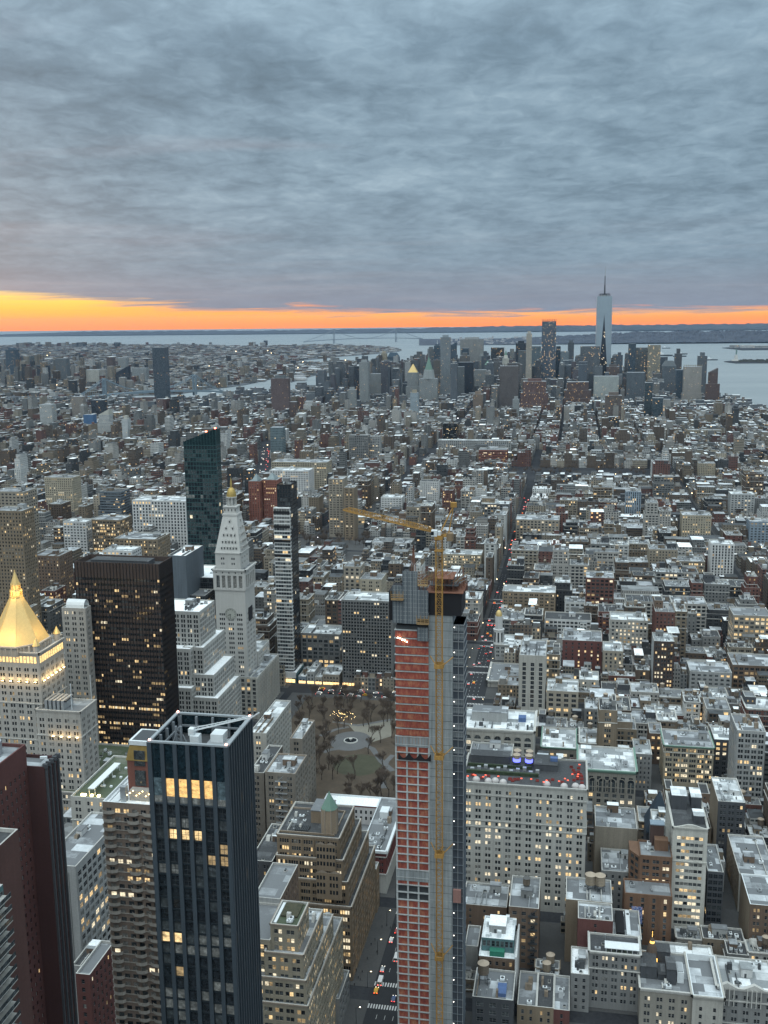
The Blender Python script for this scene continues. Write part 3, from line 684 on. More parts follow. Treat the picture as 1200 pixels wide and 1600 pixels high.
# road markings and crossings of the avenue
mk = Q()
for y in np.arange(380, 1300, 9.0):
    if any(abs(y-s_(n)) < 12 for n in range(18,34)): continue
    for x in (-84.5, -80.6, -76.7): mk.box(x-.09, x+.09, y, y+3.2, .0, .02, WPAINT)
for n in range(29,18,-1):
    for sg in (-1,1):
        yy = s_(n)+sg*8.5
        for x in np.arange(-90, -69.5, 1.3): mk.box(x, x+.65, yy-1.6, yy+1.6, .0, .02, WPAINT)
o = mk.obj('road_markings'); o['kind'] = 'structure'
sheet('avenue_road', [(-91.5,300),(-69,300),(-69,2000),(-91.5,2000)], -.001+.006, ASPH)
sheet('cross_street_road', [(-500,845-11),(200,845-11),(200,845+11),(-500,845+11)], .012, ASPH)
# ------------------------------------------------------------------ named buildings
def box_at(xl, xr, yt, Y0):
    a, z1 = V(xl, yt, Y0); b, z2 = V(xr, yt, Y0); return a, b, (z1+z2)/2
LOG = []
def hb(name, label, cat, xl, xr, yt, Y0, D, wall, roof, sty, ybot=None, tiers=(), cl=5, lmk=None, group=None, wmax=100, par=1.0, cornice=None, sides=None, swall=None, ssty=None, trim=None, fin=True, dx0=0, sills=False, big=True, parm=None):
    X0, X1, Z = box_at(xl, xr, yt, Y0); X0 -= dx0
    LOG.append((name, label[:30], round(X0), round(X1), Y0, round(Z)))
    B = Bld(name, label, cat, X0, X1, Y0, Y0+D, group, wmax, sills)
    B.box(X0, X1, Y0, Y0+D, 0, Z, wall, sty, roof=roof, par=par, cornice=cornice, sides=sides, swall=swall, ssty=ssty, trim=trim, parm=parm)
    B.Z = Z
    if cl: B.clutter(X0+.5, X1-.5, Y0+.5, Y0+D-.5, Z-par, cl, big)
    reserve(X0, X1, Y0, Y0+D, ybot)
    if lmk: landmark(lmk, (X0+X1)/2, Y0, Z)
    if fin: B.finish()
    return B
CORN = (1.6, .9, TRIM); COPPER = plain('green_copper', (.13,.22,.18), .7); GOLD = plain('gold_leaf', (.62,.46,.20), .5, .35)
SMALL = ST['punch']

# --- black slab by the park
X0, X1, Z = box_at(116, 248, 879.5, 612)
B = Bld('black_office_tower', 'black office slab with rows of warm lit windows left of the white clock tower', 'skyscraper', X0, X1, 612, 650, wmax=100)
bs = st('bands', bay=1.55, ww=1.38, wh=1.75, fl=3.65, top=9.5, rec=.25, mix=(.76,.12,.0,.03,.01,.08), frame=DARKM, litrow=.05)
B.box(X0, X1, 612, 634, 0, Z, 'darkbrown', bs, roof='dark', par=3.2, parm=wallm('darkbrown'), sides='NW')
for i in range(27): B.rib((X0,612), (1,0), (0,-1), (X1-X0)*i/26-.12, (X1-X0)*i/26+.12, 0, Z, .35, wallm('black'))
for i in range(14): B.rib((X1,612), (0,1), (1,0), 22*i/13-.12, 22*i/13+.12, 0, Z, .35, wallm('black'))
B.bulkhead(X0+8, X1-10, 619, 629, Z-3.2, Z-.3, 'charcoal', 'dark'); B.clutter(X0+2, X1-2, 614, 632, Z-3.2, 6, False)
reserve(X0, X1, 612, 634, 1115); landmark('the black office slab', (X0+X1)/2, 612, Z-60); B.finish()

# --- gold pyramid tower
NYL = Bld('gold_pyramid_tower', 'pale stone tower with floodlit golden pyramid roof at the left edge', 'skyscraper', -350, -262, 532, 592, wmax=100)
NL = masonry('wall_tower_limestone', (.33,.32,.30))
np_ = dict(mix=(.62,.2,.05,.05,.03,.05), arch=1)
xa, za = V(60, 1020, 532); xw, zw = V(125, 1112, 528)
XT0 = -371
NYL.box(XT0, xa, 532, 562, 0, za, NL, st('pair', bay=5.0, ww=1.15, wh=2.1, fl=3.75, top=9, belts=(6,12,19), **np_), roof='grey', par=1.0, sides='NW', cornice=(1.6,.8,NL))
NYL.box(xa-2, xw, 528, 548, 0, zw, NL, st('pair', bay=5.0, ww=1.15, wh=2.1, fl=3.75, top=4.5, belts=(3,),**np_), roof='grey', par=1.2, sides='NW', cornice=(1.4,.6,NL))
NYL.box(XT0-8, xw+8, 524, 594, 0, 52, NL, st('pair', bay=5.0, ww=1.15, wh=2.1, fl=3.75, belts=(1,)), roof='green', par=1.2, sides='NW', cornice=(1.6,.8,NL))
# arcade storey, pyramid, lantern
cx, cz = V(31, 1003, 547); ax, az_ = V(30, 890, 547); R0 = abs(V(74, 1003, 547)[0]-cx)*.95; cz = V(31, 996, 547)[1]
q = NYL.Q('arcade'); zb = za-1
for k, (r0, r1, z0, z1) in enumerate(((R0*1.02,R0*1.02,zb-2,cz-1.5),(R0*1.07,R0*1.07,cz-1.5,cz-.6))): q.frustum(cx,547,z0,r0,z1,r1,8,NL,rot=math.pi/8)
for i in range(32):
    a = i*math.pi/16+.05; q.frustum(cx+R0*1.06*math.cos(a),547+R0*1.06*math.sin(a),zb-1,.35,cz-1.5,.35,6,NL)
lzx, lz = V(30, 932, 547)
q = NYL.Q('golden_roof'); q.frustum(cx,547,cz-.6,R0*1.0,lz,R0*.21,8,GOLD,rot=math.pi/8)
for i in range(8):
    a = i*math.pi/4+math.pi/8; q.bar((cx+R0*math.cos(a),547+R0*math.sin(a),cz-.6),(cx+R0*.21*math.cos(a),547+R0*.21*math.sin(a),lz),.35,GOLD)
q = NYL.Q('lantern'); h = az_-lz; r = R0*.19
q.frustum(cx,547,lz,r*1.25,lz+h*.04,r*1.25,8,GOLD)
for st_ in range(2):
    z0 = lz+h*(.04+.23*st_); rr = r*(1.0-.22*st_)
    for i in range(8):
        a = i*math.pi/4+math.pi/8; q.bar((cx+rr*math.cos(a),547+rr*math.sin(a),z0),(cx+rr*.96*math.cos(a),547+rr*.96*math.sin(a),z0+h*.18),.55,GOLD)
        q.frustum(cx+rr*math.cos(a),547+rr*math.sin(a),z0+h*.16,.5,z0+h*.26,.05,5,GOLD)
    q.frustum(cx,547,z0,rr*.62,z0+h*.2,rr*.6,8,plain('lantern_glow',(.5,.3,.1),emit=(1,.6,.2),es=.8)); q.frustum(cx,547,z0+h*.17,rr*1.12,z0+h*.23,rr*.95,8,GOLD)
q.frustum(cx,547,lz+h*.5,r*.78,lz+h*.93,.25,8,GOLD); q.frustum(cx,547,lz+h*.92,.45,lz+h*.96,.45,8,GOLD); q.bar((cx,547,lz+h*.95),(cx,547,lz+h),.2,GOLD)
for dx, dy in ((1,-1),(1,1),(-1,-1)):
    q = NYL.piece('corner_pinnacle', 'wall'); px_, py_ = (xa-2.6 if dx > 0 else 2*cx-xa+2.6), (534.6 if dy < 0 else 559.4)
    q.frustum(px_,py_,za-1,2.0,za+3.4,1.9,8,NL); q.frustum(px_,py_,za+3.4,2.3,za+8,.1,8,GOLD)
for i in range(5): NYL.Q('wall').box(xa-6-i*5.3-.5, xa-6-i*5.3+.5, 532.2, 533.2, za, za+3.2, NL)
lg = glass('loggia_glow', (.3,.22,.12), ((1,.66,.26),1.5))
for i in range(17):
    x = XT0+30+i*(xa-XT0-31)/17; q = NYL.piece('lit_loggia', 'wall'); q.box(x, x+(xa-XT0-31)/17-.7, 531.86, 531.98, za-6.6, za-2.6, lg)
for i in range(11): y = 533+i*2.6; q = NYL.piece('lit_loggia', 'wall'); q.box(xa+.02, xa+.14, y, y+1.9, za-6.6, za-2.6, lg)
# mechanical frames on the wing roof
q = NYL.piece('cooling_frame')
for i in range(5): q.box(xa+2+i*2.6, xa+3.6+i*2.6, 531, 543, zw-1, zw+4.6, METAL); q.box(xa+3.6+i*2.6, xa+4.6+i*2.6, 532, 542, zw+3.6, zw+4.4, DARKM)
q = NYL.piece('flagpole'); q.bar((xw-6,530,zw),(xw-6,530,zw+16),.25,METALW); q.bar((xw-1.5,546,zw),(xw-1.5,546,zw+16),.2,METALW)
NYL.clutter(xa+10, xw+7, 549, 590, 51, 8)
# floodlit niches: lamps tucked behind ledges light the stone
FLOOD = plain('floodlight_lens', (1,.8,.5), emit=(1,.74,.34), es=6)
def flood(x, y, z, parent, off, energy, rad=1.2):
    ld = bpy.data.lights.new('floodlight', 'POINT'); ld.energy = energy; ld.color = (1,.66,.27); ld.shadow_soft_size = rad
    l = bpy.data.objects.new('floodlight', ld); COL.objects.link(l); l.parent = parent; l.location = (x-off[0], y-off[1], z-off[2])
for i in range(6):
    x = xa-3-i*5.2; q = NYL.piece('floodlight_fitting', 'wall'); q.box(x-.7,x+.7,531.0,531.3,za-18,za-17.7,FLOOD,True); flood(x,530.2,za-17,NYL.root,NYL.off,420)
for i in range(6):
    y = 535+i*4.8; q = NYL.piece('floodlight_fitting', 'wall'); q.box(xa+.6,xa+1,y-.9,y+.9,za-18,za-17.6,FLOOD,True); flood(xa+1.8,y,za-17,NYL.root,NYL.off,420)
for i in range(3): flood(cx+(i-1)*R0*.75, 547-R0*.75-8, cz+8, NYL.root, NYL.off, 2700, 3)
flood(cx+R0*.9+6, 548, cz+8, NYL.root, NYL.off, 2700, 3); flood(cx, 547-r-3, lz+3, NYL.root, NYL.off, 1300); flood(cx+r+3, 547, lz+3, NYL.root, NYL.off, 1300)
for i in range(4):
    x = xw-2.5-i*5.0; q = NYL.piece('floodlight_fitting', 'wall'); q.box(x-.6,x+.6,527.0,527.4,zw-16,zw-15.6,FLOOD,True); flood(x,526.4,zw-15,NYL.root,NYL.off,260)
reserve(XT0-8, xw+8, 524, 594, 1250); landmark('the gold pyramid tower', cx, 552, cz-30); NYL.finish()

# --- white slim building between the pyramid and the black slab
B = hb('white_stone_block', 'slim white stone block with a pale curved metal top behind the gold pyramid tower', 'building', 96, 133, 950, 602-1, 8, NL, 'white', st('pair', bay=4.6, ww=1.1, wh=2.0, mix=DMIX), 1075, fin=False, cl=0)
q = B.Q('curved_top'); X0, X1 = B.X0, B.X1
for i in range(8):
    a0, a1 = math.pi*i/8, math.pi*(i+1)/8; c = (B.Y0+B.Y1)/2; rr = 3.6
    q.quads([[(X0+3,c-rr*math.cos(a0),B.Z+5*math.sin(a0)),(X1-1,c-rr*math.cos(a0),B.Z+5*math.sin(a0)),(X1-1,c-rr*math.cos(a1),B.Z+5*math.sin(a1)),(X0+3,c-rr*math.cos(a1),B.Z+5*math.sin(a1))]], METALW)
B.finish()

# --- stepped white block beside the clock tower
X0, X1, Z = box_at(268, 309, 957, 690)
B = Bld('stepped_white_block', 'stepped pale limestone office block between the black slab and clock tower', 'building', X0, X1, 690, 760)
LS = masonry('wall_pale_limestone', (.37,.37,.355)); ps = st('pair', bay=4.5, ww=1.35, wh=2.5, fl=3.6, top=2.2, mix=(.80,.08,.02,.04,.03,.03))
dd = dict(roof='white', sides='NW')
B.box(X0-20, X1, 693, 726, 0, Z, LS, ps, **dd); B.clutter(X0, X1, 698, 724, Z-1, 10)
def nx(x, y, Y): return V(x, y, Y)
x2, z2 = V(318, 1012, 688); B.box(X1-12, x2, 688, 735, 0, z2, LS, ps, **dd)
x3, z3 = V(334, 1055, 684); B.box(X1-8, x3, 684, 731, 0, z3, LS, ps, **dd)
x4, z4 = V(296, 1015, 681); B.box(X0-10, x4, 682, 700, 0, z4, LS, ps, **dd)
x5, z5 = V(342, 1090, 680); B.box(X0-12, x5, 678, 730, 0, z5, LS, ps, **dd)
x6, z6 = V(300, 1075, 676); B.box(X0-12, x6, 675, 690, 0, z6, LS, ps, **dd)
reserve(X0-20, x5, 674, 745, 1130); landmark('the stepped white limestone block', X1, 690, Z-40); B.finish()
B = hb('grey_windowless_block', 'windowless grey wall building directly behind the black office slab', 'building', 262, 290, 868, 770, 40, 'slate', 'white', ST['blank'], None, cl=7)
B = hb('dark_glass_annex', 'low dark glass block with a white ringed roof left of the clock tower', 'building', 288, 333, 902, 800, 45, 'charcoal', 'white', st('curtain', mix=(.8,.1,0,.03,.03,.04), frame=DARKM), None, cl=2, big=False)
B = hb('dark_glass_annex', 'lower dark block with small grey roof in front of the ringed white roof', 'building', 283, 320, 930, 775, 22, 'charcoal', 'grey', st('curtain', mix=(.8,.1,0,.03,.03,.04), frame=DARKM), None, cl=2, big=False)

# --- clock tower
Yc = 778; cxl, czt = V(332.5, 889.5, Yc); cxr, _ = V(382.5, 889.5, Yc); D = 27
CT = Bld('clock_tower', 'white marble clock tower with sloping roof and gilded cupola', 'skyscraper', cxl, cxr, Yc, Yc+D)
MB = masonry('wall_marble', (.43,.43,.415), amp=.12, streak=.12); mx = (cxl+cxr)/2; my = Yc+D/2
lo = dict(mix=(.72,.18,.05,.01,.01,.03))
zs = [V(358, y, Yc)[1] for y in (948, 930, 889.5)]
CT.box(cxl+.8, cxr-.8, Yc+.8, Yc+D-.8, 0, zs[0]+13, MB, st('pair', bay=7.2, n=3, ww=1.15, gap=.5, wh=2.1, fl=4.0, top=18, mg=1.6, **lo), sides='NW', roof='grey')
CT.box(cxl+.4, cxr-.4, Yc+.4, Yc+D-.4, zs[0]+13, zs[1]+4, MB, st('pair', bay=5, n=2, ww=.9, gap=.7, wh=1.2, fl=2.6, top=.4, mg=1.6, **lo), sides='NW', roof='grey')
CT.box(cxl, cxr, Yc, Yc+D, zs[1]+4, zs[2], MB, st('punch', bay=4.7, n=1, ww=2.9, wh=zs[2]-zs[1]-11.2, fl=zs[2]-zs[1]-9.4, top=4.6, mg=1.6, rec=1.2, arch=1, mix=(0,.3,.7,0,0,0), frame=MB), sides='NW', roof='grey', cornice=(2.0,1.2,MB))
for i in range(5):
    for p0,u,n_ in (((cxl,Yc),(1,0),(0,-1)),((cxr,Yc),(0,1),(1,0))):
        L_ = (cxr-cxl) if u[0] else D; CT.rib(p0,u,n_, L_*(i+.5)/5-.4, L_*(i+.5)/5+.4, zs[2]-3.6, zs[2]-2.2, .05, GL[0])
x1, z1 = V(336, 863, Yc+2); x2, _ = V(375, 863, Yc+2)
CT.box(x1, x2, Yc+2, Yc+D-2, zs[2]-1, z1, MB, st('pair', bay=6, n=2, ww=1.1, gap=.6, wh=1.8, fl=4.2, top=3.0, mg=1.8, maxf=2, **lo), sides='NW', roof='grey', cornice=(1.2,.7,MB))
zt = V(357, 802, my)[1]; tl, tr = V(346.5, 802, my)[0], V(369.5, 802, my)[0]
q = CT.Q('sloping_roof'); hx = (tr-tl)/2*.92; q.rfrustum(x1,x2,Yc+2,Yc+D-2,z1, mx-hx,mx+hx,my-hx,my+hx,zt, MB)
for k, (f_, n_) in enumerate(((.08,6),(.24,5),(.42,4),(.60,2),(.78,1))):            # dormers on the slope
    for i in range(n_):
        t_ = (i+.5)/n_*2-1; hw = (x2-x1)/2*(1-f_)+hx*f_; hd = (D/2-2)*(1-f_)+hx*f_; z = z1+(zt-z1)*f_
        x = mx+t_*hw*.72; y = my-hd-.25; q2 = CT.piece('dormer', 'sloping_roof'); q2.box(x-.8,x+.8,y,y+2,z,z+2.3,MB); q2.quads([[(x-.45,y-.02,z+.3),(x+.45,y-.02,z+.3),(x+.45,y-.02,z+1.9),(x-.45,y-.02,z+1.9)]],GL[0]); q2.quads([[(x-1,y-.2,z+2.3),(x+1,y-.2,z+2.3),(x,y-.2,z+3.2),(x,y+2,z+3.2)]],MB)
        y = my+t_*hd*.72; x = mx+hw+.25; q2 = CT.piece('dormer', 'sloping_roof'); q2.box(x-2,x,y-.8,y+.8,z,z+2.3,MB); q2.quads([[(x+.02,y-.45,z+.3),(x+.02,y+.45,z+.3),(x+.02,y+.45,z+1.9),(x+.02,y-.45,z+1.9)]],GL[0])
q = CT.Q('gallery'); z_ = [V(357, y, my)[1] for y in (802, 797, 791, 776, 761, 745)]
q.box(mx-hx*1.12,mx+hx*1.12,my-hx*1.12,my+hx*1.12,zt-.8,zt+.6,MB,True); q.box(mx-hx*.85,mx+hx*.85,my-hx*.85,my+hx*.85,zt+.6,z_[2],MB)
for i in range(4):
    for sg in (-1,1): q.box(mx+(i-1.5)*hx*.5-.3, mx+(i-1.5)*hx*.5+.3, my+sg*hx*.86-.05, my+sg*hx*.86+.05, zt+2.6, zt+4.6, GL[0])
q.box(mx-hx,mx+hx,my-hx,my+hx,z_[2],z_[2]+.8,MB,True)
q = CT.Q('cupola_columns'); rr = hx*.62
for i in range(8): a = i*math.pi/4+.39; q.frustum(mx+rr*math.cos(a),my+rr*math.sin(a),z_[2]+.8,.55,z_[3],.5,8,MB)
q.frustum(mx,my,z_[2]+.8,rr*.5,z_[3],rr*.5,8,MB); q.frustum(mx,my,z_[3]-.6,rr*1.25,z_[3]+.4,rr*1.25,12,MB)
q = CT.Q('golden_dome'); hd = z_[4]-z_[3]-.4; DULL = plain('dull_gold', (.42,.30,.10), .45, .5)
for i in range(6):
    a0, a1 = math.pi/2*i/6, math.pi/2*(i+1)/6; q.frustum(mx,my,z_[3]+.4+hd*math.sin(a0),rr*1.08*math.cos(a0)+.1,z_[3]+.4+hd*math.sin(a1),rr*1.08*math.cos(a1)+.1,14,DULL,cap=False)
q.frustum(mx,my,z_[4],.9,z_[4]+2.2,.8,8,DULL); q.frustum(mx,my,z_[4]+2.2,1.0,z_[5],.05,8,DULL)
# clock faces
czx, czz = V(357.5, 959.5, Yc); cr = abs(V(366.5,959.5,Yc)[0]-czx)
def clock(x, y, z, r_, rz, dark, label):
    q = Q(); rim = masonry('clock_rim', (.27,.28,.26)); face = masonry('clock_dial', (.33,.34,.31))
    R_ = Matrix.Rotation(rz, 3, 'Z'); F_ = lambda a, rad, d: tuple(R_@Vector((rad*math.cos(a), -d, 0))+Vector((0,0,rad*math.sin(a))))
    n = 28; A = [2*math.pi*i/n for i in range(n+1)]
    if dark:
        o = Q(); w = Q()
        pts = [(-1,-1.15),(1,-1.15),(1,1.15),(-1,1.15)]
        w.quads([[tuple(R_@Vector((a*r_,-.5,0))+Vector((0,0,b*r_))) for a, b in pts]], plain('black_netting',(.015,.015,.018),.9)); w.quads([[tuple(R_@Vector((a*r_,-e,0))+Vector((0,0,b*r_))) for (a,b),e in ((pts[i],.5),(pts[(i+1)%4],.5),(pts[(i+1)%4],0),(pts[i],0))] for i in range(4)], plain('black_netting',(.015,.015,.018),.9))
        ob = w.obj('clock_netting', CT.root); ob['label'] = label; ob.location = (x-CT.off[0], y-CT.off[1], z); return
    q.quads([[F_(A[i],r_,.5),F_(A[i+1],r_,.5),F_(A[i+1],r_*.86,.5),F_(A[i],r_*.86,.5)] for i in range(n)], rim)
    q.quads([[F_(A[i],r_,0),F_(A[i+1],r_,0),F_(A[i+1],r_,.5),F_(A[i],r_,.5)] for i in range(n)], rim)
    q.quads([[F_(A[i],r_*.86,.3),F_(A[i+1],r_*.86,.3),(*tuple(R_@Vector((0,-.3,0)))[:2],0),(*tuple(R_@Vector((0,-.3,0)))[:2],0)] for i in range(n)], face)
    ob = q.obj('clock_face', CT.root); ob.location = (x-CT.off[0], y-CT.off[1], z)
    h_ = Q(); dk = DARKM
    for a, L_, w in ((math.radians(212), .5, .35), (math.radians(262), .75, .26)): h_.bar(tuple(R_@Vector((0,-.42,0))), tuple(R_@Vector((L_*r_*math.cos(a),-.42,0))+Vector((0,0,L_*r_*math.sin(a)))), w, dk)
    for i in range(12): a = i*math.pi/6; h_.bar(F_(a,r_*.68,.4),F_(a,r_*.82,.4),.25,dk)
    h_.obj('clock_hands', ob)
clock(mx, Yc+.78, czz, cr, 0, False, None); clock(cxr-.78, my-1, czz-2, cr, math.pi/2, True, 'black netting over the clock on the side face')
CT.box(cxl-20, cxr+.4, Yc+D, Yc+D+32, 0, 48, MB, st('pair', bay=4.8), roof='snowy', sides='NW')
reserve(cxl-20, cxr, Yc, Yc+D+32, 1128); landmark('the white clock tower', mx, Yc, zs[0]-25); CT.finish(vis=1135)

# --- clock tower neighbour with white ribs, facing the square
B = hb('white_ribbed_block', 'pale office block with tall ribbed side wall right of the clock tower base', 'building', 384, 402, 1058, 775, 62, 'limestone', 'silver', st('pier', bay=4.5, ww=2.6, wh=2.6, pil=(.8,.7)), 1130, cl=6, sides='NW', dx0=20)

# --- slanted glass tower
GT = masonry('mullion_green_dark', (.030,.075,.080), amp=.1); xl, zl = V(286.5, 690, 885); xr, zr = V(336.5, 670, 885)
B = Bld('slanted_glass_tower', 'dark green glass tower with steeply slanted top behind the black slab', 'skyscraper', xl, xr, 885, 897)
cs = st('curtain', bay=2.6, ww=2.25, wh=3.1, fl=3.75, top=.3, rec=.1, mix=(.52,.44,.03,.003,.003,.004), frame=GT)
GTG = [glass('tower_glass_deep', (.012,.03,.034)), glass('tower_glass_sky', (.05,.10,.105), rough=.25)]
B.box(xl, xr, 885, 897, 0, zl-3, GT, cs, roof='dark', sides='NW', par=.3)
q = B.Q('slanted_crown'); z0 = zl-3; P4 = [(xl,885),(xr,885),(xr,897),(xl,897)]; ZZ = [zl, zr, zr-1, zl-1]
for i in range(4):
    j = (i+1)%4; q.quads([[(*P4[i],z0),(*P4[j],z0),(*P4[j],ZZ[j]),(*P4[i],ZZ[i])]], GTG[0])
q.quads([[(*P4[i],ZZ[i]-.8) for i in range(4)]], roofm('dark'))
for i in range(12):
    t_ = i/11; q.bar((xl+(xr-xl)*t_,884.9,z0),(xl+(xr-xl)*t_,884.9,zl+(zr-zl)*t_),.22,GT)
for i in range(7): q.bar((xr+.1,885+12*i/6,z0),(xr+.1,885+12*i/6,zr-.5),.22,GT)
red = plain('red_beacon', (1,.2,.1), emit=(1,.16,.08), es=12)
q2 = B.piece('beacon_light', 'slanted_crown'); q2.box(xr-1,xr+.2,885,886,zr,zr+1,red); q2.box(xr-9.5,xr-8.3,885,886,zr-3.0,zr-2.0,red)
reserve(xl, xr, 885, 897, 893); landmark('the slanted glass tower', (xl+xr)/2, 885, zl-50); B.finish(vis=895)

# --- slim tower with glass pods
xl, zt_ = V(432, 757, 872); xr, _ = V(453.5, 757, 872)
B = Bld('slim_pod_tower', 'slim black tower with banded white and glass pods stacked down its front', 'skyscraper', xl, xr, 872, 892)
bc = st('curtain', bay=2.4, ww=2.0, wh=2.9, fl=3.6, rec=.08, mix=(.85,.11,.01,.01,.01,.01), frame=DARKM)
B.box(xl, xr, 872, 894, 0, zt_, 'black', bc, roof='dark', sides='NW', parm=wallm('black')); B.clutter(xl, xr, 873, 893, zt_-1, 5)
pl, pz = V(427, 793, 868); pr, _ = V(452.3, 793, 868); pb = V(440, 1046, 868)[1]
podg = st('curtain', bay=2.2, ww=2.1, wh=2.3, fl=3.45, rec=.12, top=.5, mix=(.22,.55,.20,.01,.01,.01), frame=FRAMEW)
z = pz
q = B.Q('glass_pod_frame')
B.box(pl, pr, 868, 873, pb, pz, 'white', podg, roof='white', sides='NWE', par=.3)
for kf in (3.2, 16, 29, 42): zz = pz-kf; B.rib((pl,868),(1,0),(0,-1),0,pr-pl,zz-2.4,zz,.1,wallm('black'))
bx0, bz = V(424.5, 1047, 868); bx1 = V(465, 1047, 868)[0]
B.box(bx0, bx1, 862, 890, 0, bz, 'teal', st('bands', bay=3.2, ww=3.0, wh=2.5, fl=4.2, mix=(.6,.3,.05,.02,.02,.01)), roof='white', sides='NW')
B.rib((bx0,862),(1,0),(0,-1),0,bx1-bx0,5.5,11,.6,wallm('white')); B.rib((bx0,862),(1,0),(0,-1),1,bx1-bx0-1,1.2,4.2,.15,glass('shop_glow',(.3,.2,.1),((1,.62,.25),2.6)))
reserve(bx0, max(bx1, xr), 862, 894, 1092); landmark('the slim pod tower', (xl+xr)/2, 872, zt_-70); B.finish(vis=1095)

# --- gridded apartment slab facing the park
B = hb('gridded_apartment_slab', 'dark apartment slab gridded with pale piers facing the park', 'building', 533, 612, 938, 862, 30, 'grey', 'snowy', st('pier', bay=2.55, ww=1.75, wh=2.0, fl=2.95, pil=(.55,.9), rec=.9, mix=(.76,.15,.05,.015,.01,.015), base=5), 1094, lmk='the gridded apartment slab', fin=False, cl=4)
B.rib((B.X0,862),(1,0),(0,-1),0,B.X1-B.X0,1.2,3.4,.5,glass('shop_glow',(.3,.2,.1))); B.finish()
for i, (xl_, xr_, yt, w, lab) in enumerate(((466,478,1057,'bluegrey','narrow dark blue block squeezed between the pod tower base and stone houses'),(479,491,1050,'palegrey','narrow pale five storey block with a white penthouse facing the park road'),(492,503,1058,'limestone','cream narrow house between two pale blocks facing the park road'),(504,530,1054,'beige','broad cream corner block with lit shops left of the gridded slab'))):
    B = hb('row_building', lab, 'building', xl_, xr_, yt, 862, 28, w, 'snowy', st('punch', bay=2.6, ww=1.2, wh=1.9), 1092, cl=3, fin=False)
    B.rib((B.X0,862),(1,0),(0,-1),.5,B.X1-B.X0-.5,1.0,3.2,.2,glass('shop_glow',(.3,.2,.1))); B.finish()
hb('loft_building', 'dark framed loft with big windows behind the row of cream park houses', 'building', 470, 531, 990, 900, 30, 'grey', 'snowy', st('loft', bay=5, ww=3.6, wh=2.6), None, cl=6)
hb('loft_building', 'tall narrow beige loft standing just above the gridded apartment slab', 'building', 537, 563, 885, 985, 22, 'beige', 'silver', st('loft', bay=4, ww=2.7), None, cl=4)
hb('loft_building', 'beige block with blank upper wall behind the gridded apartment slab', 'building', 562, 596, 905, 975, 28, 'sand', 'grey', st('pair', mix=DMIX), None, cl=4)

# --- dark ribbed tower in the foreground, open crown
Yf, Yr = 240, 260; xl, zt_ = V(233.5, 1158, Yf); xr, _ = V(353, 1163, Yf)
B = Bld('dark_ribbed_tower', 'dark blue glass tower with vertical ribs and an open roof crown in the foreground', 'skyscraper', xl, xr, Yf, Yr, wmax=100)
RB = masonry('rib_blue_metal', (.046,.060,.074), amp=.1, rough=.45, spec=.5); RL = plain('crown_cap', (.26,.29,.31), .5); W_ = xr-xl; D_ = Yr-Yf
gl2 = [glass('deep_blue_glass', (.010,.022,.030), rough=.08), glass('reflecting_glass', (.10,.14,.16), rough=.2)]
nbay = 6; bw = W_/nbay; z0 = zt_-10.6
dk = st('curtain', bay=bw, ww=bw-1.25, wh=2.9, fl=3.35, top=.2, mg=0, rec=.35, mix=(.46,.32,.19,.008,.005,.017), frame=DARKM, mull=2)  # dim and blind panes stand in for reflections, put into the glass colour
B.box(xl, xr, Yf, Yr, 0, z0-6.6, masonry('dark_spandrel_glass',(.014,.020,.025),amp=.3,rough=.3,spec=.5), dk, roof='dark', sides='NW', ssty=st('curtain', bay=1.9, ww=1.1, wh=3.0, fl=3.35, top=.2, mg=.2, rec=.3, mix=(.60,.16,.17,.03,.02,.02), frame=DARKM), par=.2)
q = B.Q('wall'); zg = z0-6.6
q.quads([[(xl,Yf+.02,zg),(xr,Yf+.02,zg),(xr,Yf+.02,z0-3),(xl,Yf+.02,z0-3)]], RB)
glow = glass('amber_hall_glow', (.3,.2,.1), ((1,.58,.20),1.1))
for i in range(nbay):
    a, b = xl+i*bw+.62, xl+(i+1)*bw-.62; lit = i in (1,2,3,4)
    o = Q(); o.quads([[(a,Yf-.02,zg+.4),(b,Yf-.02,zg+.4),(b,Yf-.02,zg+2.2),(a,Yf-.02,zg+2.2)]], GL[2]); B.sub.append(('parapet_panel', o, 'wall'))
    o = Q(); o.quads([[(a,Yf-.02,zg+2.2),(b,Yf-.02,zg+2.2),(b,Yf-.02,z0+.6),(a,Yf-.02,z0+.6)]], glow if lit else gl2[1]); B.sub.append(('tall_window', o, 'wall'))
    o = Q(); o.quads([[(a,Yf-.02,z0+.6),(b,Yf-.02,z0+.6),(b,Yf-.02,zt_-.4),(a,Yf-.02,zt_-.4)]], gl2[0]); B.sub.append(('crown_glass', o, 'wall'))
q.quads([[(xr,Yf,zg),(xr,Yr,zg),(xr,Yr,zt_-.4),(xr,Yf,zt_-.4)], [(xl,Yf,zg),(xl,Yr,zg),(xl,Yr,zt_-.4),(xl,Yf,zt_-.4)], [(xl,Yr,zg),(xr,Yr,zg),(xr,Yr,zt_-.4),(xl,Yr,zt_-.4)]], gl2[0])
q.quads([[(xl,Yf+.3,zt_-11),(xr,Yf+.3,zt_-11),(xr,Yf+.3,zt_-.4),(xl,Yf+.3,zt_-.4)]], RB)
rf = B.Q('roof'); rf.quads([[(xl+.5,Yf+.5,zt_-5.5),(xr-.5,Yf+.5,zt_-5.5),(xr-.5,Yr-.5,zt_-5.5),(xl+.5,Yr-.5,zt_-5.5)]], roofm('dark'))
for i in range(nbay+1): o = Q(); B.rib((xl,Yf),(1,0),(0,-1), i*bw-.55, i*bw+.55, 0, zt_-.2, .45, RB, 'rib')
for i in range(11): B.rib((xr,Yf),(0,1),(1,0), D_*i/10-.28, D_*i/10+.28, 0, zt_-.2, .75, RB, 'rib')
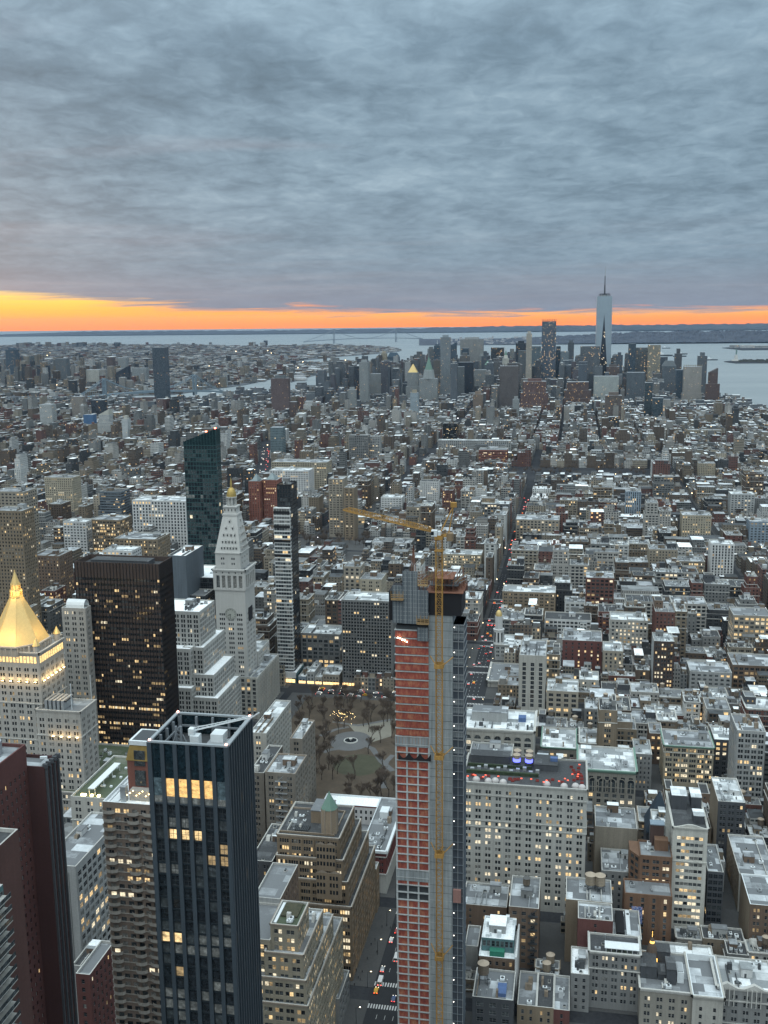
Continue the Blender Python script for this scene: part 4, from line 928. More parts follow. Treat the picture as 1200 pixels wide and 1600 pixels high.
for i in range(11): B.rib((xl,Yr),(0,-1),(-1,0), D_*i/10-.28, D_*i/10+.28, 0, zt_-.2, .75, RB, 'rib')
cap = B.Q('crown_rim')
for a in ((xl-.5,xr+.5,Yf-.5,Yf+.35),(xl-.5,xr+.5,Yr-.35,Yr+.5),(xl-.5,xl+.35,Yf+.35,Yr-.35),(xr-.35,xr+.75,Yf+.35,Yr-.35)): cap.box(*a, zt_-.2, zt_+.25, RL, True)
GY = plain('steel_grey_paint', (.17,.19,.21), .5)
for i in range(5):
    x = xl+1+(W_-2)*i/4; cap.box(x-.3,x+.3,Yr-1.2,Yr-.4,zt_-5.5,zt_-.4,GY)
    y = Yf+1+(D_-2)*i/4; cap.box(xl+.4,xl+1.1,y-.3,y+.3,zt_-5.5,zt_-.4,GY); cap.box(xr-1.1,xr-.4,y-.3,y+.3,zt_-5.5,zt_-.4,GY)
cap.box(xl+1.2,xl+1.6,Yf+1,Yr-1,zt_-3.2,zt_-2.7,GY,True); cap.box(xr-1.6,xr-1.2,Yf+1,Yr-1,zt_-3.2,zt_-2.7,GY,True); cap.box(xl+1,xr-1,Yr-1.6,Yr-1.2,zt_-3.2,zt_-2.7,GY,True)
for x, y in ((xl,Yf),(xr,Yf),(xl,Yr),(xr,Yr)): o = B.piece('beacon_light','crown_rim'); o.box(x-.2,x+.25,y-.2,y+.25,zt_+.25,zt_+.6,plain('pink_beacon',(1,.4,.3),emit=(1,.35,.25),es=7))
o = B.piece('mast_pair','roof'); my_ = Yf+8
for x in (xl+4.2, xl+5.6):
    o.box(x-.25,x+.25,my_-.25,my_+.25,zt_-5.5,zt_+1.2,GY); 
    for k in range(5): o.bar((x,my_,zt_-5.3+k*1.2),(x+(1.4 if x < xl+5 else -1.4),my_,zt_-4.4+k*1.2),.15,GY)
o.bar((xl+6,my_,zt_-1),(xl+8.4,my_-1,zt_-5),.2,GY); o.bar((xl+4.2,my_-.3,zt_-1),(xl+3,my_-2,zt_-5),.2,GY)
o = B.piece('cable_drum','roof')
for x, y, r_ in ((xl+5.2,Yf+3.4,1.15),(xl+8.4,Yf+3.8,1.3),(xl+11.2,Yf+4.0,1.45)):
    n=16
    A = [2*math.pi*i/n for i in range(n+1)]
    f0 = [(x+r_*math.cos(a), y-1.1, zt_-4+r_*math.sin(a)) for a in A]; f1 = [(p[0], y+1.3, p[2]) for p in f0]
    o.quads([[f0[i],f0[i+1],f1[i+1],f1[i]] for i in range(n)]+[[f0[i],f0[i+1],(x,y-1.1,zt_-4),(x,y-1.1,zt_-4)] for i in range(n)], METAL)
o = B.piece('machine_deck','roof'); o.box(xl+12.2,xr-2.2,Yf+3,Yf+13,zt_-5.5,zt_-3.6,METAL); o.box(xl+13,xl+16.5,Yf+10,Yf+14,zt_-3.6,zt_-1.4,METALW)
for i in range(6): o.box(xl+12.4+i*1.1,xl+12.5+i*1.1,Yf+2.9,Yf+3.0,zt_-3.6,zt_-2.6,METALW)
bmu = empty('roof_crane', (xl+9.2, Yf+9, zt_-5.5), 'light grey window cleaning crane folded across the roof of the dark ribbed tower', 'crane')
o = Q(); o.box(-1.2,1.2,-1.2,1.2,0,4.2,METALW); o.box(-1.7,-.2,-.9,.9,4.2,6.0,METALW); o.obj('crane_body', bmu)
o = Q()
tip = (15.2,3.0,9.0)
for dy, dz in ((-.4,0),(.4,0),(0,.75)): o.bar((-1,dy,5.2+dz),(tip[0],tip[1]+dy,tip[2]+dz*.3),.18,METALW)
for k in range(14): t0, t1 = k/14, (k+1)/14; L_ = lambda t,dy,dz:(-1+(tip[0]+1)*t, dy+tip[1]*t, 5.2+(tip[2]-5.2)*t+dz); o.bar(L_(t0,-.4,0),L_(t1,.4,0),.1,METALW); o.bar(L_(t0,.4,0),L_(t1,0,.7),.1,METALW)
o.bar(tip,(tip[0]+1.8,tip[1],tip[2]+1.3),.3,METALW); o.obj('jib', bmu)
reserve(xl-1, xr+1, Yf-1, Yr+1, 1600); landmark('the dark ribbed tower', (xl+xr)/2, Yf, zt_-40); B.finish()

# --- brick towers at the left edge
X2, Zb = V(69, 1199, 268); X1_, _ = V(42.5, 1199, 268); BR = masonry('wall_red_brown_brick', (.105,.048,.045), amp=.16, streak=.1, fine=.9); BR2 = masonry('wall_dark_brown_brick', (.066,.034,.034), amp=.14, streak=.1)
BR3 = masonry('wall_plain_brown_brick', (.105,.058,.052), amp=.2, streak=.1)
Za = V(42, 1163, 268)[1]
B = Bld('brown_brick_tower', 'tall red brown brick tower with rows of small windows at the left edge', 'skyscraper', X1_-30, X1_, 180, 268)
B.box(X1_-30, X1_, 196, 268, 0, Za, BR, ST['blank'], sides='W', ssty=st('tiny', bay=2.5, ww=.95, wh=1.5, fl=3.1, top=7, mix=(.35,.4,.22,.01,.01,.01), mull=1), roof='silver', parm=BR)
q = B.piece('roof_tank','roof'); q.frustum(X1_-7, 262, Za-1, 2.6, Za+3, 2.6, 14, METAL); q.box(X1_-14,X1_-9.5,250,266,Za-1,Za+2,METAL)
B.clutter(X1_-22, X1_-2, 200, 258, Za-1, 6)
reserve(X1_-30, X1_, 180, 268, 1600); B.finish()
xw_, zw_ = V(25, 1298, 225)
B = Bld('brown_brick_wing', 'lower windowless brown brick wing with a pale parapet at the left edge', 'building', xw_-20, xw_, 150, 226)
B.box(xw_-16, xw_, 150, 226, 0, zw_, BR3, ST['blank'], roof='dark', parm=TRIM, sides=''); B.clutter(xw_-15, xw_-1, 160, 224, zw_-1, 4); HEROES.append((xw_-16,xw_,150,226)); B.finish()
B = Bld('ribbed_brick_tower', 'narrow dark brick tower with black ribs on its side at the left edge', 'skyscraper', X1_, X2, 268, 290)
B.box(X1_-12, X2, 268.05, 276.5, 0, Zb, BR2, st('tiny', bay=30, ww=.9, wh=1.3, fl=3.3, mg=.2, top=5.5, mull=1, mix=(.8,.1,.02,.03,.03,.02)), sides='NW', ssty=st('pier', bay=1.9, ww=.9, wh=2.4, fl=3.3, pil=(.6,.6), pilm=wallm('charcoal'), mix=(.7,.14,.04,.05,.03,.04)), roof='silver', parm=BR2)
q = B.Q('wall')
for i in range(5): q.box(X2-.6, X2+.75, 268.1+i*1.9, 268.9+i*1.9, Zb-.5, Zb+.9, wallm('charcoal'))
o = B.piece('roof_pipe'); o.bar((X1_+1,274,Zb+.2),(X2-2.5,274.5,Zb+.2),.7,METALW)
reserve(X1_, X2, 268, 278, 1600); landmark('the brown brick tower', X1_, 268, Za-60); B.finish()
# glazed balconies in the very corner
xg, zg_ = V(1, 1385, 205)
B = Bld('glass_balcony_tower', 'corner of a glazed balcony tower cut off by the left edge', 'building', xg-14, xg+1.2, 150, 206)
B.box(xg-14, xg, 165, 206, 0, zg_, 'teal', st('curtain', bay=2.2, ww=1.9, wh=2.2, fl=3.1, mix=(.3,.5,.15,.02,.02,.01)), sides='W', roof='grey')
for k in range(12):
    z = zg_-2.5-k*3.1; o = B.piece('balcony','wall'); o.box(xg, xg+2.2, 184, 205.5, z-.25, z, TRIM, True); o.box(xg+2.1,xg+2.2,184,205.5,z,z+1.05,GL[1])
HEROES.append((xg-14,xg+3,150,207)); B.finish()

# --- balcony tower
xl, zt_ = V(160, 1252, 296); xr, _ = V(246, 1252, 296)
B = Bld('balcony_tower', 'beige apartment tower wrapped in curved stacked balconies beside the dark ribbed tower', 'skyscraper', xl, xr, 296, 318)
BW = masonry('balcony_stone', (.33,.31,.28)); bwl = masonry('wall_apartment', (.22,.175,.145)); W_ = xr-xl
B.box(xl, xr, 296, 318, 0, zt_, bwl, st('wide', bay=2.9, ww=1.9, wh=1.9, fl=3.0, mix=(.22,.38,.36,.01,.02,.01), mull=2, rec=.15), roof='white', sides='NW', parm=METALW)
nf = 44
for k in range(nf):
    z = zt_-3.6-k*3.0
    if z < 60: break
    o = B.piece('balcony', 'wall')
    for (a, b, d) in ((.0,.22,1.3),(.44,.66,1.5),(.72,1.0,1.3)):
        xa_, xb_ = xl+W_*a, xl+W_*b; n = 6
        pts = [(xa_+(xb_-xa_)*i/n, 296-d*(math.sin(math.pi*i/n)**.35 if 0 < i < n else .25)) for i in range(n+1)]
        for i in range(n):
            (x0_,y0_),(x1_,y1_) = pts[i], pts[i+1]
            o.quads([[(x0_,y0_,z),(x1_,y1_,z),(x1_,y1_,z+1.05),(x0_,y0_,z+1.05)],[(x0_,296,z+.02),(x1_,296,z+.02),(x1_,y1_,z+.02),(x0_,y0_,z+.02)],[(x0_,296,z-.2),(x1_,296,z-.2),(x1_,y1_,z-.2),(x0_,y0_,z-.2)],[(x0_,y0_,z-.2),(x1_,y1_,z-.2),(x1_,y1_,z),(x0_,y0_,z)]], BW)
    o.box(xl-.9, xl+.1, 297, 303, z-.2, z+1.0, BW, True)
    o.box(xl+W_*.22, xl+W_*.44, 295.86, 296.0, z-.25, z+.05, BW, True); o.box(xl+W_*.66, xl+W_*.72, 295.86, 296.0, z-.25, z+.05, BW, True)
o = B.piece('penthouse'); px0 = V(200, 1250, 302)[0]; zp = V(210,1160,306)[1]; zq = V(210,1202,306)[1]
o.box(px0, xr+2, 303, 315, zt_-1, zp-5, masonry('wall_penthouse_brick',(.17,.075,.06))); 
for k in range(2): o.box(px0+2.6, px0+6.4, 302.8, 303, zt_+3+k*7, zt_+8.4+k*7, GL[1])
OC = masonry('ochre_roof', (.22,.15,.05)); o.rfrustum(px0-.3,xr+2.3,302.7,315.3,zp-5,px0+.8,xr+1,304,314,zp,OC); o.box(px0+.6,xr+1.2,303.8,314.2,zp,zp+1.5,METALW); o.box(px0+1.4,xr+.4,304.6,313.4,zp+1.5,zp+1.52,DARKM)
o = B.piece('lit_terrace'); o.box(px0-1,px0+.9,298.5,300.5,zt_-1,zt_+4.2,METAL); o.box(px0+1.5,xr,300,303,zt_-1,zt_+2.5,BW)
for i in range(9): x = px0+.8+i*1.1; o.box(x,x+.22,299.4,299.62,zt_+1+(i%3)*.8,zt_+1.22+(i%3)*.8,lm,True)
o.box(xl+1.2,xl+1.6,296.8,317,zt_-.9,zt_-.5,METALW); o.box(xl+2.4,px0-1.6,298,317,zt_-.9,zt_-.55,METALW)
reserve(xl-2, xr+2, 290, 320, 1600); landmark('the balcony tower', xl+3, 296, zt_-50); B.finish()

# --- pale slab with panelled end wall, seen in the gap
X0, Z = V(97, 1352, 372); X1 = V(131, 1352, 372)[0]
B = Bld('panelled_office_slab', 'pale slab with tall blank panels on its front left of the balcony tower', 'building', X0, X1, 372, 420)
B.box(X0-10, V(118,1352,372)[0], 372, 420, 0, Z, 'palegrey', ST['blank'], sides='W', ssty=st('wide', bay=4.5, ww=3.4, wh=2.4, fl=3.7, top=3, mix=(.2,.3,.1,.2,.12,.08)), roof='silver')
for i in range(6): B.rib((X0-10,372),(1,0),(0,-1), i*4.2, i*4.2+.25, 0, Z-3, .3, wallm('grey'))
B.box(X0-10, V(112,1310,385)[0], 385, 415, Z-1, V(100,1330,385)[1], 'charcoal', st('bands'), sides='NW', roof='white'); B.clutter(X0-8, V(112,1310,385)[0], 388, 412, V(100,1330,385)[1]-1, 5)
reserve(X0-10, X1, 372, 420, 1560); B.finish()
B = hb('corner_block', 'small cream corner block with wide windows tucked against the balcony tower', 'building', 144, 166, 1418, 440, 30, 'beige', 'white', st('wide', bay=5.5, ww=3.6, wh=2.2, fl=4.0), 1560, cl=2, sides='NW')
B = hb('terrace_block', 'beige stone block with planted lounge terrace below the gold pyramid tower', 'building', 110, 170, 1246, 445, 50, 'limestone', 'green', st('pair', bay=5, ww=1.2, wh=2.1, belts=(3,9), arch=0, mix=(.4,.25,.05,.12,.08,.10)), 1400, cl=0, fin=False, sides='NW')
o = B.piece('pergola'); o.box(B.X1-13,B.X1-9.5,449,480,B.Z+2.4,B.Z+2.8,METALW,True)
for y in (450,460,470,479): o.bar((B.X1-12.8,y,B.Z-1),(B.X1-12.8,y,B.Z+2.4),.25,METALW); o.bar((B.X1-9.7,y,B.Z-1),(B.X1-9.7,y,B.Z+2.4),.25,METALW)
for i in range(14): x, y = B.X0+4+(i*5.3)%(B.X1-B.X0-8), 448+(i*11)%44; o.box(x,x+1.2,y,y+1.2,B.Z-1,B.Z-.2,lm if i%4 == 0 else METALW)
B.finish()
for xl_, xr_, yt, Y0, D, w, rf_, lab in ((118,140,1522,330,22,'maroon','grey','low red brick building with a grey roof in the gap below the balcony tower'),(112,152,1510,352,16,'palegrey','dark','small flat roofed house crowded with pipes at the gap by the brick tower'),(140,166,1545,345,20,'grey','grey','low grey house squeezed against the foot of the balcony tower')):
    hb('low_building', lab, 'building', xl_, xr_, yt, Y0, D, w, rf_, st('punch'), None, cl=9, sides='NW')
# --- construction tower
Yk = 412
xk0, zk = V(617, 975, Yk); xk1 = V(669.5, 975, Yk)[0]; xk2 = V(707, 975, Yk)[0]; xk3 = V(725, 975, Yk)[0]
CS = Bld('unfinished_tower', 'concrete tower under construction wrapped in red netting behind the yellow crane', 'skyscraper', xk0, xk2, Yk, Yk+20)
def netting():
    mt, t, b = _mat('red_debris_netting')
    g = t.node('ShaderNodeNewGeometry').outputs['Position']
    n = t.noise(t.mapping(g, (.35,.35,.22)), 1, 4, .65); f = t.noise(t.mapping(g, (1.6,1.6,.5)), 1, 3, .6)
    v = t.math('ADD', t.math('MULTIPLY', n, .65), t.math('MULTIPLY', f, .35))
    t.inp(b, 'Base Color', t.ramp(v, [(.30, (.16,.035,.03)), (.48, (.30,.070,.048)), (.60, (.40,.15,.085)), (.74, (.42,.22,.15))])); b.inputs['Roughness'].default_value = .8
    bp = t.node('ShaderNodeBump'); bp.inputs['Strength'].default_value = .6; bp.inputs['Distance'].default_value = .4; t.inp(bp, 'Height', f); t.l.new(bp.outputs[0], b.inputs['Normal'])
    return mt
NET = netting(); CC = masonry('raw_concrete', (.24,.265,.275), amp=.3, streak=.5, fine=.8); CCL = masonry('raw_concrete_pale', (.36,.38,.385), amp=.3, streak=.2)
zc = lambda y: V(660, y, Yk)[1]
q = CS.Q('concrete_core'); q.box(xk1, xk2, Yk, Yk+20, 0, zc(958), CC)
for k in range(60):
    z = zc(958)-3.6*k
    if z > 4: q.box(xk1-.02, xk2+.04, Yk-.05, Yk, z-.12, z, DARKM if k%3 else CCL)
w = CS.Q('column'); nw = xk1-xk0
q0 = CS.Q('floor_slabs'); n = 0; z = zc(985)
while z > 6:
    y_here = PXY(xk0, Yk, z)[1]; sag = y_here > 1160
    if k >= 0: q0.box(xk0-.25, xk1, Yk-.35, Yk+19.6, z-.32, z, CCL, True)
    lev = CS.piece('red_netting', 'wall')
    seed = random.Random(n)
    if sag:
        for i in range(3):
            a, b = xk0+nw*i/3+.35, xk0+nw*(i+1)/3-.35; m_ = 5
            if y_here > 1378 and i < 3 and 1380 < y_here < 1400: continue
            for j in range(m_):
                t0, t1 = j/m_, (j+1)/m_; s0, s1 = (.8*seed.random()*math.sin(math.pi*t) for t in (t0, t1))
                x0_, x1_ = a+(b-a)*t0, a+(b-a)*t1; lev.quads([[(x0_,Yk+.35,z-3.6),(x1_,Yk+.35,z-3.6),(x1_,Yk+.15,z-.3-.55*math.sin(math.pi*t1)*(n%2)),(x0_,Yk+.15,z-.3-.55*math.sin(math.pi*t0)*(n%2))]], NET)
    else:
        m_ = 10
        for j in range(m_): 
            x0_, x1_ = xk0+.1+(nw-.1)*j/m_, xk0+.1+(nw-.1)*(j+1)/m_; d0, d1 = .12*math.sin(j*2.1+n), .12*math.sin((j+1)*2.1+n)
            lev.quads([[(x0_,Yk-.05+d0,z-3.35),(x1_,Yk-.05+d1,z-3.35),(x1_,Yk-.05+d1,z-.3),(x0_,Yk-.05+d0,z-.3)]], NET)
        if y_here > 1075:
            for j in range(11): lev.box(xk0+.2+(nw-.4)*j/10-.05, xk0+.2+(nw-.4)*j/10+.05, Yk-.35, Yk-.25, z-3.4, z-.3, wallm('rust'))
    z -= 3.62; n += 1
for i in range(4): w.box(xk0+nw*i/3-.35, xk0+nw*i/3+.35, Yk-.12, Yk+.6, 0, zc(1152), CCL)
w.box(xk0-.2, xk1, Yk-.2, Yk+.5, zc(1168), zc(1152), CC); w.box(xk0-.2, xk1, Yk-.2, Yk+.5, zc(1378), zc(1362), CC)
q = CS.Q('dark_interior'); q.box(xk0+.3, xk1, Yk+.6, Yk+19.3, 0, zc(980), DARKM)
o = CS.piece('black_netting','wall')
for i in range(3):
    a, b = xk0+nw*i/3+1.0, xk0+nw*(i+1)/3+1.0; zt0 = zc(1176)
    for j in range(8):
        t0, t1 = j/8, (j+1)/8; f = lambda t: zt0-2.6*math.sin(math.pi*t)
        o.quads([[(a+(b-a)*t0,Yk-.7,zc(1188)),(a+(b-a)*t1,Yk-.7,zc(1188)),(a+(b-a)*t1,Yk-.7,f(t1)),(a+(b-a)*t0,Yk-.7,f(t0))]], plain('black_netting',(.015,.015,.018),.9))
# grey protective cocoon and platforms above the netting
def cocoon_mat():
    mt, t, b = _mat('perforated_steel_screen'); g = t.node('ShaderNodeNewGeometry').outputs['Position']; x, y, z = t.sep(g)
    a = t.math('FRACT', t.math('MULTIPLY', x, .9)); c = t.math('FRACT', t.math('MULTIPLY', z, .55))
    l = t.math('MAXIMUM', t.math('GREATER_THAN', a, .84), t.math('GREATER_THAN', c, .88)); n = t.noise(t.mapping(g,(.3,.3,.12)),1,3,.6)
    t.inp(b, 'Base Color', t.mix(l, t.ramp(n, [(.3,(.085,.105,.12)),(.7,(.155,.175,.19))]), (.24,.26,.27))); b.inputs['Roughness'].default_value = .6; return mt
SCR = cocoon_mat()
zz = lambda x, y, Y=Yk-1.2: V(x, y, Y)
for xl, xr, yt, yb, dy in ((613.5,629,915,973,0),(629.2,652,892,974,.25),(652.3,669,922,966,.5),(652.6,669,980,1001,.45)):
    a, z1 = zz(xl, yt); b, _ = zz(xr, yt); z0 = zz(xl, yb)[1]
    o = CS.piece('protection_screen', 'wall'); o.box(a, b, Yk-1.2-dy, Yk-.9-dy, z0, z1, SCR, True)
    for i in range(4): o.box(a+(b-a)*i/3-.12, a+(b-a)*i/3+.12, Yk-1.4-dy, Yk-1.2-dy, z0, z1, wallm('slate'))
WD = masonry('formwork_timber', (.30,.20,.10), fine=2.5)
for xl, xr, yt in ((611,630,928),(651,670,966),(653,668,906)):
    a, z1 = zz(xl, yt, Yk-3); b, _ = zz(xr, yt, Yk-3); o = CS.piece('timber_platform', 'wall')
    o.box(a,b,Yk-3.4,Yk-1.0,z1-2.6,z1-2.3,WD,True)
    for zq in (z1-1.7, z1-.9, z1-.2): o.box(a,b,Yk-3.4,Yk-3.25,zq-.2,zq+.1,WD,True)
    for i in range(4): x = a+(b-a)*i/3; o.box(x-.1,x+.1,Yk-3.35,Yk-3.2,z1-2.3,z1+1.3,WD)
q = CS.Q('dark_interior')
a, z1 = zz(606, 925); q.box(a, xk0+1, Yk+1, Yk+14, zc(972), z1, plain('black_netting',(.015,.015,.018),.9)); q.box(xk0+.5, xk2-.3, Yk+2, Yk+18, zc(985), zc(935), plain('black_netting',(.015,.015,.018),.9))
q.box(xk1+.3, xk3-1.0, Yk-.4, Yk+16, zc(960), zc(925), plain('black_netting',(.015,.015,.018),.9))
o = CS.piece('rebar_deck', 'concrete_core'); r_ = random.Random(8); RU = masonry('rusty_steel', (.20,.095,.065))
a, b = xk1-2, xk3+.3
for k, yy in enumerate((924, 914, 905)):
    zz_ = zc(yy); o.box(a+1+k*1.6, b-.6-k*2.2, Yk-1+k*1.5, Yk+15, zz_-.3, zz_, RU if k != 1 else DARKM, True)
for i in range(150):
    x, y = r_.uniform(xk0+8, b), r_.uniform(Yk, Yk+15); o.bar((x,y,zc(925)),(x+r_.uniform(-.3,.3),y,zc(925)+r_.uniform(3,8)),.14,RU)
for i in range(40):
    x, y = r_.uniform(xk1-8, b-2), r_.uniform(Yk, Yk+12); o.bar((x,y,zc(912)),(x+r_.uniform(2,5),y,zc(912)+r_.uniform(0,4)),.2,r_.choice((WD,RU,METAL)))
zc2 = lambda x, y: V(x, y, Yk+12)
for i in range(3):   # hoist mast legs
    xx, zt2 = zc2(644+i*2.5, 852); xb, zb2 = zc2(642+i*4, 900); o.bar((xb,Yk+12,zb2),(zc2(646,852)[0],Yk+12,zt2),.3,RU)
for i in range(5): x, z = zz(621.5+i*3.5, 996.5+1.6*i-.8*(i%2), Yk-.6); o2 = CS.piece('work_lamp', 'wall'); o2.box(x-.22,x+.22,Yk-.7,Yk-.4,z-.22,z+.22,plain('work_lamp_glow',(1,.9,.7),emit=(1,.85,.6),es=9),True)
# side scaffold and hoist way
HS = CS.Q('hoist_scaffold'); HM_ = masonry('hoist_panel', (.060,.072,.088), amp=.25); LAMP = plain('white_lamp_glow',(1,1,1),emit=(1,.95,.85),es=3.5)
zt_ = zc(975); HS.box(xk2+.05, xk3-.2, Yk+1.2, Yk+14, 0, zt_, HM_)
for k in range(62):
    z = zt_-3.6*k
    if z < 6: break
    HS.box(xk2, xk3, Yk+.7, Yk+14.3, z-.22, z, METAL if k < 17 else wallm('slate'), True)
    if k < 17 and k%3 != 2: HS.box(xk2+.3, xk3-.3, Yk+1.0, Yk+1.15, z-2.8, z-.4, SCR)
    if k%3 == 0: o = CS.piece('work_lamp', 'hoist_scaffold'); x = xk2+.7+(k%3)*.9; o.box(x-.16,x+.16,Yk+.4,Yk+.6,z-1.2,z-.9,LAMP,True)
for x in (xk2+.1, (xk2+xk3)/2, xk3-.1): HS.box(x-.1, x+.1, Yk+.6, Yk+.8, 0, zt_, METAL)
o = CS.piece('hoist_car', 'hoist_scaffold'); z = V(715, 1400, Yk)[1]; o.box(xk2+.5, xk3-.9, Yk-.6, Yk+.6, z-3, z+3, masonry('hoist_car_paint',(.30,.17,.15)), True)
reserve(xk0-2, xk3+1, Yk-4, Yk+22, 1600); landmark('the red netted tower', (xk0+xk2)/2, Yk, zk-70); CS.finish()
# --- tower crane
YEL = masonry('crane_yellow', (.36,.205,.06), amp=.3, streak=.4); Ym = Yk-7
CR = empty('tower_crane', (V(686,1600,Ym)[0], Ym, 0), 'yellow luffing tower crane tied to the side of the unfinished tower', 'crane')
mxx, mzt = V(686, 838, Ym); hw = 1.3; offc = (CR.location.x, Ym, 0); mq = Q(); z = 2.0
while z < mzt:
    z1 = min(z+3.0, mzt)
    for sx, sy in ((-1,-1),(1,-1),(1,1),(-1,1)): mq.bar((mxx+sx*hw,Ym+sy*hw,z),(mxx+sx*hw,Ym+sy*hw,z1),.26,YEL)
    for (a, b), (c, d) in (((-1,-1),(1,-1)),((1,-1),(1,1)),((1,1),(-1,1)),((-1,1),(-1,-1))):
        mq.bar((mxx+a*hw,Ym+b*hw,z),(mxx+c*hw,Ym+d*hw,z),.13,YEL); mq.bar((mxx+a*hw,Ym+b*hw,z),(mxx+c*hw,Ym+d*hw,z1),.11,YEL)
        if (a, b) == (-1,-1): mq.bar((mxx+c*hw,Ym+d*hw,z),(mxx+a*hw,Ym+b*hw,z1),.11,YEL)
    z = z1
mq.box(mxx-hw*1.35,mxx+hw*1.35,Ym-hw*1.35,Ym+hw*1.35,mzt-6,mzt-5.6,YEL,True); mq.box(mxx-hw*1.3,mxx+hw*1.3,Ym-hw*1.3,Ym+hw*1.3,mzt-1.2,mzt,YEL,True)
mq.obj('mast', CR, offc)
for y in (1040, 1182, 1335, 1495):
    z = V(686, y, Ym)[1]; q = Q()
    for s_x in (-1,1): q.box(mxx+s_x*hw*1.3-.2,mxx+s_x*hw*1.3+.2,Ym-hw*1.4,Ym+hw*1.4,z-.9,z+.9,YEL,True); q.box(mxx-hw*1.4,mxx+hw*1.4,Ym+s_x*hw*1.3-.2,Ym+s_x*hw*1.3+.2,z-.9,z+.9,YEL,True)
    q.bar((mxx-hw*1.3,Ym+hw,z),(mxx-4.6,Yk-.1,z+1.6),.3,YEL); q.bar((mxx-hw,Ym+hw,z),(mxx+1,Yk-.1,z),.3,YEL); q.bar((mxx+hw*1.3,Ym+hw,z),(xk2+.3,Yk-.1,z+1.6),.3,YEL); q.obj('mast_tie', CR, offc)
q = Q(); q.box(mxx-3.0,mxx-.6,Ym-1.6,Ym+.8,mzt+.2,mzt+2.6,METALW,True); q.box(mxx-3.02,mxx-1.9,Ym-1.65,Ym-1.0,mzt+.7,mzt+2.2,GL[0],True); q.box(mxx-.4,mxx+1.0,Ym-1.2,Ym+1,mzt+.2,mzt+2.2,METALW,True); q.obj('operator_cab', CR, offc)
q = Q()     # luffing jib, reaching away over the site
jt = (*V(536, 797, Ym+34)[:1], Ym+34, V(536, 797, Ym+34)[1]); jb = (mxx-1.0, Ym+1.0, mzt+1.2)
jb_, jt_ = Vector(jb), Vector(jt); d = (jt_-jb_).normalized(); sd_ = d.cross(Vector((0,0,1))).normalized(); upv = sd_.cross(d)
N_ = 26
def jp(t, k):
    p_ = jb_.lerp(jt_, t); w_ = min(1.0, t*8+.25)*(1 if t < .92 else (1-t)*10+.2); return p_+{0: sd_*.95, 1: -sd_*.95, 2: upv*1.9}[k]*w_
for i in range(N_):
    t0, t1 = i/N_, (i+1)/N_
    for k in range(3): q.bar(jp(t0,k), jp(t1,k), .24, YEL)
    for a, b in ((0,2),(1,2),(0,1)): q.bar(jp(t0,a), jp(t1,b), .16, YEL); q.bar(jp(t0,a), jp(t0,b), .14, YEL)
q.obj('jib', CR, offc)
q = Q(); at_ = V(709, 790, Ym+4); apex = (at_[0], Ym+4, at_[1])
for dy in (-1.1, 1.1): q.bar((mxx-.2,Ym+dy,mzt),(apex[0],Ym+4+dy*.4,apex[2]),.38,YEL); q.bar((mxx+3.5,Ym+3+dy,mzt+.5),(apex[0],Ym+4+dy*.4,apex[2]),.3,YEL)
for k in range(7): t = k/7; q.bar((mxx-.2+(apex[0]-mxx+.2)*t,Ym-1.1*(1-t*.6),mzt+(apex[2]-mzt)*t),(mxx-.2+(apex[0]-mxx+.2)*t,Ym+1.1*(1-t*.6)+4*t,mzt+(apex[2]-mzt)*t),.16,YEL)
q.box(apex[0]-1.2,apex[0]+1.2,Ym+3,Ym+5,apex[2]-.6,apex[2]+1.3,YEL,True); q.obj('a_frame', CR, offc)
q = Q(); q.box(mxx-1.5,mxx+5.4,Ym-1.4,Ym+1.6,mzt,mzt+.6,YEL,True)
for k in range(5): q.bar((mxx+1,Ym-1.3,mzt+.6),(mxx+1+k*1.0,Ym-1.3,mzt+2.2),.15,YEL)
q.box(mxx+3.2,mxx+5.6,Ym-1.6,Ym+1.8,mzt-1.6,mzt+1.4,masonry('counterweight',(.22,.16,.10)),True); q.obj('counter_jib', CR, offc)
q = Q(); q.bar(apex, jp(.93,2), .10, DARKM); q.bar((apex[0],apex[1]+.5,apex[2]), jp(.62,2), .10, DARKM); q.obj('pendant_cable', CR, offc)
landmark('the yellow crane', mxx, Ym, mzt-6)

# --- stepped brown tower with copper turret
bst = st('loft3', bay=5.4, n=4, ww=.95, gap=.25, wh=2.15, fl=3.75, arch=1, pil=(.5,.25), mix=(.55,.18,.04,.10,.06,.07)); BT = masonry('wall_golden_brown_brick', (.205,.160,.115)); tt = masonry('buff_trim', (.26,.22,.18))
xl, zt_ = V(428, 1410, 451); xr, _ = V(549, 1417, 451)
B = Bld('stepped_brown_tower', 'stepped golden brown office tower topped by a small turret with green roof', 'building', xl, xr, 451, 505)
zA = V(549, 1417, 451)[1]; low_ = dict(bst); low_['mix'] = LITMIX
B.box(xl, xr, 451, 512, 0, zA, BT, low_, roof='dark', sides='NW', cornice=(1.2,.4,tt), trim=tt)
for (xr_, yt, Y0, Y1) in ((543,1378,453.5,506),(536,1344,456,500),(530,1310,458.5,494)):
    b_, z_ = V(xr_, yt, Y0); B.box(xl+.3, b_, Y0, Y1, zA-3, z_, BT, bst, roof='dark', sides='NW', cornice=(1.0,.35,tt), trim=tt)
a_, z_ = V(434, 1297, 462); b_, _ = V(522, 1297, 462); B.box(a_, b_, 462, 488, z_-9, z_, BT, st('loft3', bay=5, n=3, ww=1, wh=2.4, arch=1, pil=(.5,.2)), roof='dark', sides='NW', parm=tt)
